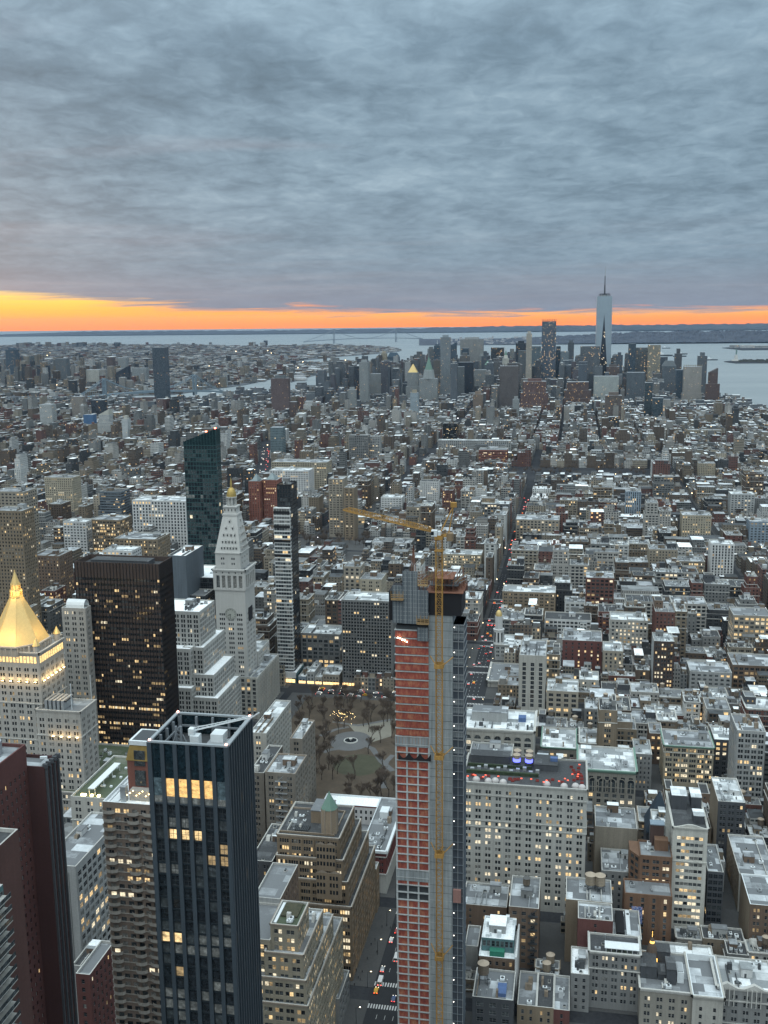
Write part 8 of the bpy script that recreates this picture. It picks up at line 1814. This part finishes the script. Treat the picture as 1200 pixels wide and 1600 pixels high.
def near_building(l):
    x0, x1, y0, y1, h = l; wn, wc, _ = pick(WPAL); rn, rc, _ = pick(RPAL)
    wm = masonry('city_wall_'+wn.replace(' ','_'), wc); rk = {'silvery':'silver','snowy':'snowy','grey':'grey','dark':'dark','mottled':'silver'}[rn]
    kind, kw = cr.choice(GSTY); k = cr.random(); mix = DMIX if k < .72 else LITMIX if k < .86 else (.66,.2,.06,.03,.02,.03)
    name = 'city_building' if h > 34 else 'low_building'
    B = Bld(name, None, 'building', x0, x1, y0, y1, 'ordinary city buildings between the avenues', wmax=60 if y0 < 760 else 0)
    s = st(kind, mix=mix, **kw); s['belts'] = cr.choice(((), (1,), (1,4), (2,), (1,3,6)))
    if cr.random() < .3: s['arch'] = 1
    if cr.random() < .35 and 'pil' not in s: s['pil'] = (.6,.3)
    if s['bay'] > (x1-x0)*.6: s = st('punch', mix=mix)
    tall = h > 30 and (x1-x0) > 14 and cr.random() < .35
    if tall:
        h1 = h*cr.uniform(.72,.9); B.box(x0,x1,y0,y1,0,h1,wm,s,roof=rk,sides='NEW'); i = cr.uniform(1.5,3.5); B.box(x0+i,x1-i,y0+i,y1-i,h1-1,h,wm,s,roof=rk,sides='NEW'); B.clutter(x0+i,x1-i,y0+i,y1-i,h-1,cr.randint(5,9)); zt = h-1
    else:
        B.box(x0,x1,y0,y1,0,h,wm,s,roof=rk,sides='NEW' if y0 < 1100 else 'N'+('W' if x1 < 0 else 'E'), cornice=(1.2,.6,wm if cr.random() < .5 else TRIM) if cr.random() < .4 else None)
        B.clutter(x0+.5,x1-.5,y0+.5,y1-.5,h-1,cr.randint(7,15)); zt = h-1
    if not tall and y1-y0 > 16 and cr.random() < .5:
        i = (x1-x0)*cr.uniform(.2,.45); a = cr.choice((x0+.3, x1-i-.3)); B.box(a,a+i,y0+(y1-y0)*.45,y1-.3,h-1,h+cr.uniform(3,7.5),wallm(cr.choice(('grey','brown','tan','palegrey','charcoal'))),ST['tiny'],roof=cr.choice(('dark','silver','grey')),sides='N')
    if cr.random() < .7 and min(x1-x0,y1-y0) > 7 and y0 < 1500: TSPOTS.append((cr.uniform(x0+3,x1-3), cr.uniform(y0+(y1-y0)*.4, y1-3), zt, h))
    B.finish(); size = 'tall' if h > 46 else 'mid height' if h > 26 else 'low'
    lit = 'with many lit windows' if mix is LITMIX else ''
    GLAB.append((B.root, size, wn, rn, lit, (x0+x1)/2, y0, h))
for i in chosen: near_building(LOTS[i])
# everything else becomes one far city object
F = FarMesh(); rest = [LOTS[i] for i in range(len(LOTS)) if i not in chosen_set]; L = np.array(rest); n = len(L)
rg = np.random.default_rng(9)
wpal = np.array([p[1] for p in WPAL]); wp = np.array([p[2] for p in WPAL], float); rpal = np.array([p[1] for p in RPAL]); rp = np.array([p[2] for p in RPAL], float)
def cols(n): 
    w = wpal[rg.choice(len(wpal), n, p=wp/wp.sum())]*rg.uniform(.8,1.25,(n,1)); r = rpal[rg.choice(len(rpal), n, p=rp/rp.sum())]*rg.uniform(.75,1.2,(n,1)); return np.clip(w,0,.7), np.clip(r,0,.85)
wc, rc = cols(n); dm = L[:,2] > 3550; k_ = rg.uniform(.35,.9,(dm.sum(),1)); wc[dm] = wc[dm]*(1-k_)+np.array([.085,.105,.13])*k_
par = np.stack([rg.choice([.3,.4,.5,.65,.8], n), rg.choice([.4,.5,.6], n), rg.choice([.006,.015,.035,.10], n, p=[.35,.38,.2,.07]), rg.uniform(0,90,n)], 1)
bay = rg.uniform(2.2,4.5,n); fl = rg.uniform(3.2,4.0,n); nearm = L[:,2] < 3000
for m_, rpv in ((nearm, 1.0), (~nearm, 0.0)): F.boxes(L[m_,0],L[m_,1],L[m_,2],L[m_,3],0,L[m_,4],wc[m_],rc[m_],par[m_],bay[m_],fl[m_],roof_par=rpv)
def boxes_on(mask, k, smin, smax, hmin, hmax, pal=None):
    idx = np.repeat(np.where(mask)[0], k); m = len(idx); w = rg.uniform(smin,smax,m); d = rg.uniform(smin,smax,m); x = L[idx,0]+1+rg.random(m)*np.maximum(.5,L[idx,1]-L[idx,0]-w-2); y = L[idx,2]+1+rg.random(m)*np.maximum(.5,L[idx,3]-L[idx,2]-d-2)
    w = np.minimum(w, L[idx,1]-x-.6); d = np.minimum(d, L[idx,3]-y-.6); h = rg.uniform(hmin,hmax,m); z0 = L[idx,4]-1.0
    a, b = cols(m); F.boxes(x, x+w, y, y+d, z0, z0+h+1, a, b, np.zeros((m,4)), 3.0, 3.0)
pm = rg.random(n) < .34; sx = rg.uniform(0,.35,n)*(L[:,1]-L[:,0]); sy = rg.uniform(.1,.4,n)*(L[:,3]-L[:,2]); e = rg.uniform(3,11,n)
F.boxes((L[:,0]+sx)[pm],(L[:,1]-sx*.6)[pm],(L[:,2]+sy)[pm],(L[:,3]-.6)[pm],(L[:,4]-1)[pm],(L[:,4]+e)[pm],wc[pm]*.9,rc[pm][::-1],par[pm],bay[pm],fl[pm])
boxes_on(nearm, 1, 3, 8, 3, 6); boxes_on(nearm, 4, .8, 3, .8, 2.4); boxes_on(~nearm, 1, 3, 10, 3, 7); boxes_on((L[:,2] < 1900), 4, .6, 2.4, .6, 2.0)
# beyond the river: low houses, blocks, towers
def scatter(poly, y0, y1, dx, dy, fill, hlo, hhi, ptall, tlo, thi, keep_px=None):
    out = []
    ys = np.arange(y0, y1, dy)
    for y in ys:
        xa, xb = G(-60, 560)[0]/G(-60, 560)[1]*y, G(1260, 560)[0]/G(1260, 560)[1]*y
        xs = np.arange(xa, xb, dx)+rg.uniform(-dx*.2, dx*.2)
        for x in xs:
            if rg.random() > fill: continue
            x_, y_ = x+rg.uniform(-.2,.2)*dx, y+rg.uniform(-.2,.2)*dy
            if not pip(x_, y_, poly): continue
            h = rg.uniform(hlo,hhi) if rg.random() > ptall else rg.uniform(tlo,thi)
            w, d = dx*rg.uniform(.35,.8), dy*rg.uniform(.3,.6)
            if h > hhi*1.5: w, d = min(w,35), min(d,35)
            out.append((x_-w/2, x_+w/2, y_-d/2, y_+d/2, h))
    return np.array(out)
for (y0,y1,dx,dy,fill,hlo,hhi,pt,tl,th) in ((3700,6200,44,52,.75,8,20,.08,30,75),(6200,9000,56,75,.7,8,18,.035,25,60),(9000,17500,90,140,.7,8,18,.02,22,45)):
    S = scatter(BKLN, y0, y1, dx, dy, fill, hlo, hhi, pt, tl, th)
    if len(S):
        m = len(S); a, b = cols(m); a = a*.8; b = b*.85; F.boxes(S[:,0],S[:,1],S[:,2],S[:,3],0,S[:,4],a,b,np.stack([np.full(m,.4),np.full(m,.5),rg.choice([.02,.06],m),rg.uniform(0,90,m)],1),4.0,4.0); print('far', m)
# a downtown cluster beyond the river at left, a row of slabs at the far shore
m = 90; x_ = rg.uniform(-10,235,m); Ys = rg.uniform(5200,7200,m); hs = rg.uniform(35,115,m)*np.exp(-((x_-60)/150)**2)+15; X_ = np.array([V(a,560,b)[0] for a,b in zip(x_,Ys)]); w = rg.uniform(18,34,m); ok = np.array([pip(a,b,BKLN) for a,b in zip(X_,Ys)]); a, b = cols(m); F.boxes(X_[ok],(X_+w)[ok],Ys[ok],(Ys+w)[ok],0,hs[ok],a[ok]*.8,b[ok],np.stack([np.full(m,.5),np.full(m,.5),np.full(m,.03),rg.uniform(0,90,m)],1)[ok],3.5,3.7)
m = 46; x_ = np.concatenate([rg.uniform(20,182,m-4),rg.uniform(380,415,4)]); Ys = np.full(m,14800.)+rg.uniform(-500,500,m); X_ = np.array([V(a,540,b)[0] for a,b in zip(x_,Ys)]); w = rg.uniform(30,75,m); a, b = cols(m); F.boxes(X_,X_+w,Ys,Ys+50,0,rg.uniform(30,75,m),a*.8,b,np.stack([np.full(m,.4),np.full(m,.5),np.full(m,.03),rg.uniform(0,90,m)],1),6,6)
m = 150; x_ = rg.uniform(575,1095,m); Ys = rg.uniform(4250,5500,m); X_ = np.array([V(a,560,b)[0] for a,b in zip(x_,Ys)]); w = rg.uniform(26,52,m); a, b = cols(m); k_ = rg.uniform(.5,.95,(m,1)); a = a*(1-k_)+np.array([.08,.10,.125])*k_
yt_ = 548+44*rg.random(m)**.8; Zt = np.array([V(p_,y_,Y_)[1] for p_,y_,Y_ in zip(x_,yt_,Ys)]); ok = np.array([not hits_hero(p_,p_+w_,Y_,Y_+36) and pip(p_,Y_,MANH) for p_,w_,Y_ in zip(X_,w,Ys)])
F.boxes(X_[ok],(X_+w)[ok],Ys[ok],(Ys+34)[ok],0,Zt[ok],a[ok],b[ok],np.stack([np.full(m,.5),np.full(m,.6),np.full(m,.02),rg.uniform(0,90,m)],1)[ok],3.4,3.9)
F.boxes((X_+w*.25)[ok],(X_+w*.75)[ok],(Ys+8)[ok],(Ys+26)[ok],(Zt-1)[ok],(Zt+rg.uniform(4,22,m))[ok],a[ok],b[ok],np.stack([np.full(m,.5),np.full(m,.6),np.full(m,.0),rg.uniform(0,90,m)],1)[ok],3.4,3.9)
# dock sheds, island houses
for (x0,x1,y0,y1,n_) in ((400,455,585,596,16),(420,520,572,580,26),(520,560,570,577,10),(470,600,550,562,26),(655,750,567,573,30)):
    for i in range(n_):
        x, y = G(rg.uniform(x0,x1), rg.uniform(y0,y1)); w, d = rg.uniform(40,110), rg.uniform(30,60)
        if pip(x, y, BKLN) or x0 == 655: F.boxes([x],[x+w],[y],[y+d],[0],[rg.uniform(9,16)],rg.choice([.3,.2,.45])*np.ones(3),(.62,.66,.70) if rg.random() < .6 else (.3,.33,.36),(.2,.3,.05,3.),8,8)
for i in range(420):
    px_, Y = rg.uniform(690,1240), rg.uniform(14300,16500); x = V(px_,530,Y)[0]; F.boxes([x],[x+rg.uniform(20,70)],[Y],[Y+30],[0],[rg.uniform(20,52)*(Y-14100)/1400+14],(.4,.4,.4),(.5,.53,.56),(.2,.3,.08,3.),8,8)
fo = F.obj('distant_buildings'); tag(fo, 'dense mass of distant low city buildings reaching to the harbour', 'buildings', kind='stuff')
print('far quads', len(fo.data.polygons))
# sparse street and house lights in the distance
q = Q(); lw = plain('distant_lamp', (1,.8,.5), emit=(1,.74,.42), es=4); lw2 = plain('distant_lamp_white', (1,.9,.8), emit=(.95,.95,1.0), es=4); lr = plain('distant_lamp_red', (1,.2,.1), emit=(1,.16,.07), es=6)
r_ = random.Random(31)
for i in range(420):
    px_, py_ = r_.uniform(0,1200), r_.uniform(545,1000); x, y = G(px_, py_)
    if not (pip(x, y, MANH) or pip(x, y, BKLN)) or y > 14000: continue
    s = .0011*y*.35*r_.uniform(.5,1.0); z = 6+r_.random()*10 if y < 4000 else 14; q.box(x-s,x+s,y-s,y+s,z,z+2*s,r_.choice((lw,lw,lw2)),True)
o = q.obj('distant_lights'); tag(o, 'scattered points of lamp light across the far city', 'lights', kind='stuff')

# pavements
q = Q(); 
for (x0,x1,y0,y1) in BLOCKS:
    if y0 < 2000: q.box(x0,x1,y0,y1,-.05,.15,PAVE)
q.box(-238,-94,606,840,-.05,.14,PAVE)
o = q.obj('pavement'); o['kind'] = 'structure'

# ------------------------------------------------------------------ cars
CARP = {}
TAIL = plain('tail_lamp_glow', (1,.1,.05), emit=(1,.06,.03), es=4); HEAD = plain('head_lamp_glow', (1,1,.9), emit=(1,.93,.78), es=5); CG = GL[0]; TYRE = plain('tyre_rubber', (.02,.02,.02), .9)
def car_proto(kind, mt, full=True, glow=1.0):
    t = empty({'car':'car','taxi':'taxi','van':'van','bus':'bus'}[kind], (0,0,0)); L, W_, H = {'car':(4.6,1.8,1.45),'taxi':(4.8,1.85,1.6),'van':(6.2,2.1,2.6),'bus':(12,2.55,3.1)}[kind]
    if kind in ('car','taxi'): prof = [(-L/2,.35),(-L/2,.85),(-L*.42,.95),(-L*.30,H),(L*.10,H),(L*.24,.95),(L*.46,.82),(L/2,.6),(L/2,.35)]
    else: prof = [(-L/2,.35),(-L/2,H),(L*.36,H),(L*.46,H*.55 if kind == 'van' else H),(L/2,H*.45),(L/2,.35)]
    q = Q(); n = len(prof)
    for i in range(n): a, b = prof[i], prof[(i+1)%n]; q.quads([[(-W_/2,a[0],a[1]),(-W_/2,b[0],b[1]),(W_/2,b[0],b[1]),(W_/2,a[0],a[1])]], mt)
    for sg in (-1,1): q.quads([[(sg*W_/2,prof[0][0],.35),(sg*W_/2,p[0],p[1]),(sg*W_/2,r[0],r[1]),(sg*W_/2,r[0],r[1])] for p, r in zip(prof[1:-1], prof[2:])], mt)
    q.obj('body', t)
    if full:
        q = Q(); z0, z1 = (.95,H-.12) if kind in ('car','taxi') else (H*.55,H*.85)
        for sg in (-1,1): q.quads([[(sg*(W_/2+.01),-L*.36,z0),(sg*(W_/2+.01),L*.2,z0),(sg*(W_/2+.01),L*.09,z1),(sg*(W_/2+.01),-L*.29,z1)]], CG)
        q.quads([[(-W_/2+.1,-L/2-.01 if kind in ('van','bus') else -L*.415,z0),(W_/2-.1,-L/2-.01 if kind in ('van','bus') else -L*.415,z0),(W_/2-.1,-L/2-.01 if kind in ('van','bus') else -L*.315,z1),(-W_/2+.1,-L/2-.01 if kind in ('van','bus') else -L*.315,z1)]], CG); q.obj('windows', t)
        for sx in (-1,1):
            for sy in (-1,1):
                q = Q(); cxw, cyw = sx*(W_/2-.12), sy*L*.31; A = [math.pi*2*k/12 for k in range(13)]
                q.quads([[(cxw-.12,cyw+.34*math.cos(A[k]),.34+.34*math.sin(A[k])),(cxw-.12,cyw+.34*math.cos(A[k+1]),.34+.34*math.sin(A[k+1])),(cxw+.12,cyw+.34*math.cos(A[k+1]),.34+.34*math.sin(A[k+1])),(cxw+.12,cyw+.34*math.cos(A[k]),.34+.34*math.sin(A[k]))] for k in range(12)], TYRE)
                q.quads([[(cxw+sx*.12,cyw+.34*math.cos(A[k]),.34+.34*math.sin(A[k])),(cxw+sx*.12,cyw+.34*math.cos(A[k+1]),.34+.34*math.sin(A[k+1])),(cxw+sx*.12,cyw,.34),(cxw+sx*.12,cyw,.34)] for k in range(12)], TYRE); q.obj('wheel', t)
    s_g = glow
    for sg in (-1,1):
        q = Q(); q.box(sg*W_*.36-.2*s_g,sg*W_*.36+.2*s_g,-L/2-.06,-L/2+.02,.66,.66+.22*s_g,TAIL,True); q.obj('tail_light', t)
        q = Q(); q.box(sg*W_*.36-.16*s_g,sg*W_*.36+.16*s_g,L/2-.02,L/2+.05,.6,.6+.18*s_g,HEAD,True); q.obj('headlight', t)
    return remember(t)
PAINT = {'black': plain('paint_black',(.02,.02,.022),.3), 'white': plain('paint_white',(.6,.6,.6),.3), 'silver': plain('paint_silver',(.3,.31,.32),.3,.5), 'yellow': plain('paint_yellow',(.55,.32,.03),.35), 'blue': plain('paint_blue',(.04,.07,.16),.3), 'red': plain('paint_red',(.25,.03,.03),.3)}
CUSED = set(); CARS = []
def car(x, y, rz, kind, colr, full=True):
    key = (kind, colr, full)
    if key not in CARP: CARP[key] = car_proto(kind, PAINT[colr], full, 1.0 if full else 1.7)
    t = CARP[key] if key not in CUSED else copy_tree(CARP[key]); CUSED.add(key)
    t.location = (x,y,.01); t.rotation_euler = (0,0,rz); tag(t, None, kind, 'vehicles in the avenue traffic'); CARS.append((t, x, y, kind, colr, rz)); return t
r_ = random.Random(55)
def lane(xf, y0, y1, gap, rz, full=True, p=.8, near_lim=0):
    y = y0
    while y < y1:
        if r_.random() < p:
            k = r_.random(); kind, c = ('taxi','yellow') if k < .16 else ('van','white') if k < .28 else ('car', r_.choice(('black','black','white','silver','blue','silver')))
            x = xf(y); car(x, y, rz(y) if callable(rz) else rz, kind, c, full)
        y += r_.uniform(*gap)
for lx_ in (-88.0,-82.6,-78.6,-74.6): lane(lambda y, l=lx_: l, 405, 520, (12,40), 0.0, p=.5)
for lx_ in (-87.0,-82.6,-78.6,-74.6): lane(lambda y, l=lx_: l, 848, 1060, (9,34), 0.0, p=.45)
for lx_ in (-84.6,-80.6,-76.6): lane(lambda y, l=lx_: l, 1070, 1900, (14,70), 0.0, full=False, p=.6)
for yy in (838, 842, 848.5, 852.5):                # crosstown
    x = -214
    while x < -100:
        if r_.random() < .6: car(x, yy, math.pi/2 if yy > 845 else -math.pi/2, *(('taxi','yellow') if r_.random() < .2 else ('car', r_.choice(('black','white','silver')))))
        x += r_.uniform(7,17)
pl = [(-330,1570),(-640,2080),(-800,2640)]
for a, b in zip(pl[:-1], pl[1:]):
    L_ = math.hypot(b[0]-a[0], b[1]-a[1]); rz = -math.atan2(b[0]-a[0], b[1]-a[1]); n_ = int(L_/15)
    for i in range(n_):
        for off_ in (-8,-4,4,8):
            if r_.random() < .25: t = i/n_; car(a[0]+(b[0]-a[0])*t+off_, a[1]+(b[1]-a[1])*t, rz if off_ > 0 else rz+math.pi, 'car', r_.choice(('black','white','silver')), False)
car(-87.2, 452, 0, 'van', 'white'); car(-86.5, 496, 0, 'car', 'red')
# street lamps along the near avenue and park
SLAMP = plain('street_lamp_glow', (1,.9,.7), emit=(1,.82,.52), es=6)
def lamp_proto():
    t = empty('street_lamp', (0,0,0)); q = Q(); q.frustum(0,0,0,.16,8.5,.09,6,DARKM); q.obj('post', t); q = Q(); q.bar((0,0,8.4),(1.8,0,9.0),.14,DARKM); q.obj('arm', t)
    q = Q(); q.box(1.6,2.2,-.15,.15,8.86,9.0,SLAMP,True); q.obj('lamp_head', t); return remember(t)
LP = lamp_proto(); LAMPS = []; lu = False
for y in list(np.arange(420,1000,27)):
    for sx in (-1,1):
        if abs(y-845) < 12: continue
        t = LP if not lu else copy_tree(LP); lu = True; x = -80+sx*12.8; t.location = (x,y,.15); t.rotation_euler = (0,0,0 if sx < 0 else math.pi); tag(t, None, 'street lamp', 'street lamps along the avenue'); LAMPS.append((t,x,y))
for x in np.arange(-215,-98,23):
    t = copy_tree(LP); t.location = (x,831,.15); t.rotation_euler = (0,0,math.pi/2); tag(t, None, 'street lamp', 'street lamps along the avenue'); LAMPS.append((t,x,831))
# people on the pavement by the avenue
def person_mesh(k):
    bm = bmesh.new(); P_ = [(0,0,.95,.13),(0,0,1.2,.16),(0,0,1.42,.17),(0,0,1.52,.06),(0,.02,1.68,.10)]; vs = [bm.verts.new(p[:3]) for p in P_]; rad = [p[3] for p in P_]
    for i in range(4): bm.edges.new((vs[i],vs[i+1]))
    def chain(st_, pts):
        pv = vs[st_]
        for p in pts: v = bm.verts.new(p[:3]); bm.edges.new((pv,v)); pv = v; rad.append(p[3])
    s = .22 if k%2 else -.2
    chain(0, [(.1,0,.88,.11),(.1,s*.5,.48,.075),(.1,s,.08,.05),(.1,s+.14,.03,.045)]); chain(0, [(-.1,0,.88,.11),(-.1,-s*.5,.48,.075),(-.1,-s,.08,.05),(-.1,-s+.14,.03,.045)])
    chain(2, [(.21,0,1.4,.07),(.25,-s*.4,1.15,.05),(.24,-s*.5+.08,.88,.04)]); chain(2, [(-.21,0,1.4,.07),(-.25,s*.4,1.15,.05),(-.24,s*.5+.08,.88,.04)])
    me = bpy.data.meshes.new('person'); bm.to_mesh(me); bm.free(); o = bpy.data.objects.new('person', me)
    COL.objects.link(o); o.modifiers.new('Skin','SKIN'); sb = o.modifiers.new('Subdivision','SUBSURF'); sb.levels = 1; sb.render_levels = 1
    for i, v in enumerate(me.skin_vertices[0].data): v.radius = (rad[i],)*2; v.use_root = (i == 0)
    me.materials.append(plain('dark_coat', (.03,.03,.035), .9)); return o
PP = [person_mesh(0), person_mesh(1)]; pu = [0,0]; PPL = []
for i, (px_, py_) in enumerate(((531,1512),(537,1506),(546,1530),(552,1521),(549,1533),(540,1541),(566,1478),(572,1470),(560,1500),(575,1490),(528,1548),(543,1518),(590,1448),(596,1452),(583,1450),(602,1447))):
    o = PP[i%2] if not pu[i%2] else PP[i%2].copy()
    if pu[i%2]: COL.objects.link(o)
    pu[i%2] = 1; x, y = G(px_+14, py_); o.location = (x,y,.15); o.rotation_euler = (0,0,r_.uniform(0,6.28)); tag(o, None, 'person', 'people on the avenue pavement'); PPL.append((o,x,y))
for (x, y, z, h) in TSPOTS[:150]: tank(x, y, z, cr.choice((0,0,1,2)), None, cr.uniform(.85,1.1))
# ------------------------------------------------------------------ haze
def haze():
    zt, zb = 552.0, -9.0; q = Q(); q.box(-32000, 32000, -300, 36000, zb, zt, MATS['asphalt'], True)
    o = q.obj('haze'); o['kind'] = 'stuff'; tag(o, 'thin blue grey haze over the whole city and harbour', 'haze')
    mt = bpy.data.materials.new('haze'); mt.use_nodes = True; t = NT(mt.node_tree); t.n.clear()
    out = t.node('ShaderNodeOutputMaterial'); v = t.node('ShaderNodeVolumePrincipled'); v.inputs['Color'].default_value = (.36,.54,.80,1); v.inputs['Density'].default_value = HAZE; v.inputs['Anisotropy'].default_value = 0.0
    t.l.new(v.outputs[0], out.inputs['Volume']); o.data.materials.clear(); o.data.materials.append(mt)
HAZE = 1.05e-5
haze()
# ------------------------------------------------------------------ labels that single out each repeat
ORD = ['first','second','third','fourth','fifth','sixth','seventh','eighth','ninth','tenth','eleventh','twelfth','thirteenth','fourteenth','fifteenth','sixteenth','seventeenth','eighteenth','nineteenth','twentieth']
def ordw(i): return ORD[i] if i < 20 else str(i+1)+'th'
def near_lm(x, y, Y):
    best = min(LM, key=lambda l: (l[1]-x)**2+((l[2]-y)*1.15)**2); dx, dy = x-best[1], y-best[2]
    rel = ('right of' if dx > 0 else 'left of') if abs(dx) > abs(dy) else ('behind' if dy < 0 else 'below'); return best[0], rel
groups = {}
for root, size, wn, rn, lit, X, Y, h in GLAB:
    x, y = PXY(X, Y, h); ph, rel = near_lm(x, y, Y); base = ' '.join(w for w in (size, wn, 'building', lit) if w)
    groups.setdefault((base, rn, rel, ph), []).append((x, y, root))
for (base, rn, rel, ph), L_ in groups.items():
    L_.sort(key=lambda e: e[0])
    for i, (x, y, root) in enumerate(L_):
        if len(L_) == 1: lab = '%s with %s roof %s %s' % (base, rn, rel, ph)
        else: lab = '%s, %s roof, %s from left %s %s' % (base, rn, ordw(i), rel, ph)
        w = lab.split()
        if len(w) > 16: lab = ' '.join(lab.replace('with many lit windows', 'lit up').split()[:16])
        root['label'] = lab
def rank(items, fmt, extra=lambda t: ''):
    g = {}
    for it in items:
        x, y = PXY(it[1], it[2], 5); ph, rel = near_lm(x, y, it[2]); g.setdefault((extra(it), rel, ph), []).append((round(-y,1), x, it[0]))
    for (e, rel, ph), L_ in g.items():
        L_.sort(key=lambda a: (a[0], a[1]))
        for i, a in enumerate(L_): a[2]['label'] = fmt % (e, (', '+ordw(i)+' nearest,') if len(L_) > 1 else '', rel, ph)
rank([(t, x, y, k) for t, x, y, z, k in TANKLIST], '%s rooftop water tank%s %s %s', lambda it: ('dark wood', 'pale wood', 'tall legged')[it[3]])
rank([(t, x, y) for t, x, y in TREELAB], '%sbare brown park tree%s %s %s')
rank([(t, x, y, kind, c, rz) for t, x, y, kind, c, rz in CARS], '%s in traffic%s %s %s', lambda it: it[4]+' '+it[3]+(' with tail lights' if abs(it[5]) < 1 else ''))
rank(LAMPS, '%sdark street lamp%s %s %s'); rank(PPL, '%sperson in dark coat%s %s %s')
for i, t in enumerate(TANKS):
    if not TANKUSED[i]:
        for o in [t]+list(t.children_recursive): bpy.data.objects.remove(o)
seen_ = {}
for o in bpy.data.objects:
    if o.parent is None and 'label' in o:
        l = o['label']; seen_.setdefault(l, []).append(o)
for l, os_ in seen_.items():
    if len(os_) > 1:
        print('DUP', l, len(os_))
        os_.sort(key=lambda o: PXY(*o.location)[0] if o.location.y > 100 else 0)
        for i, o in enumerate(os_): o['label'] = (l+', '+ordw(i)+' from the left')
print('OBJS', len(bpy.data.objects), 'top', sum(o.parent is None for o in bpy.data.objects))
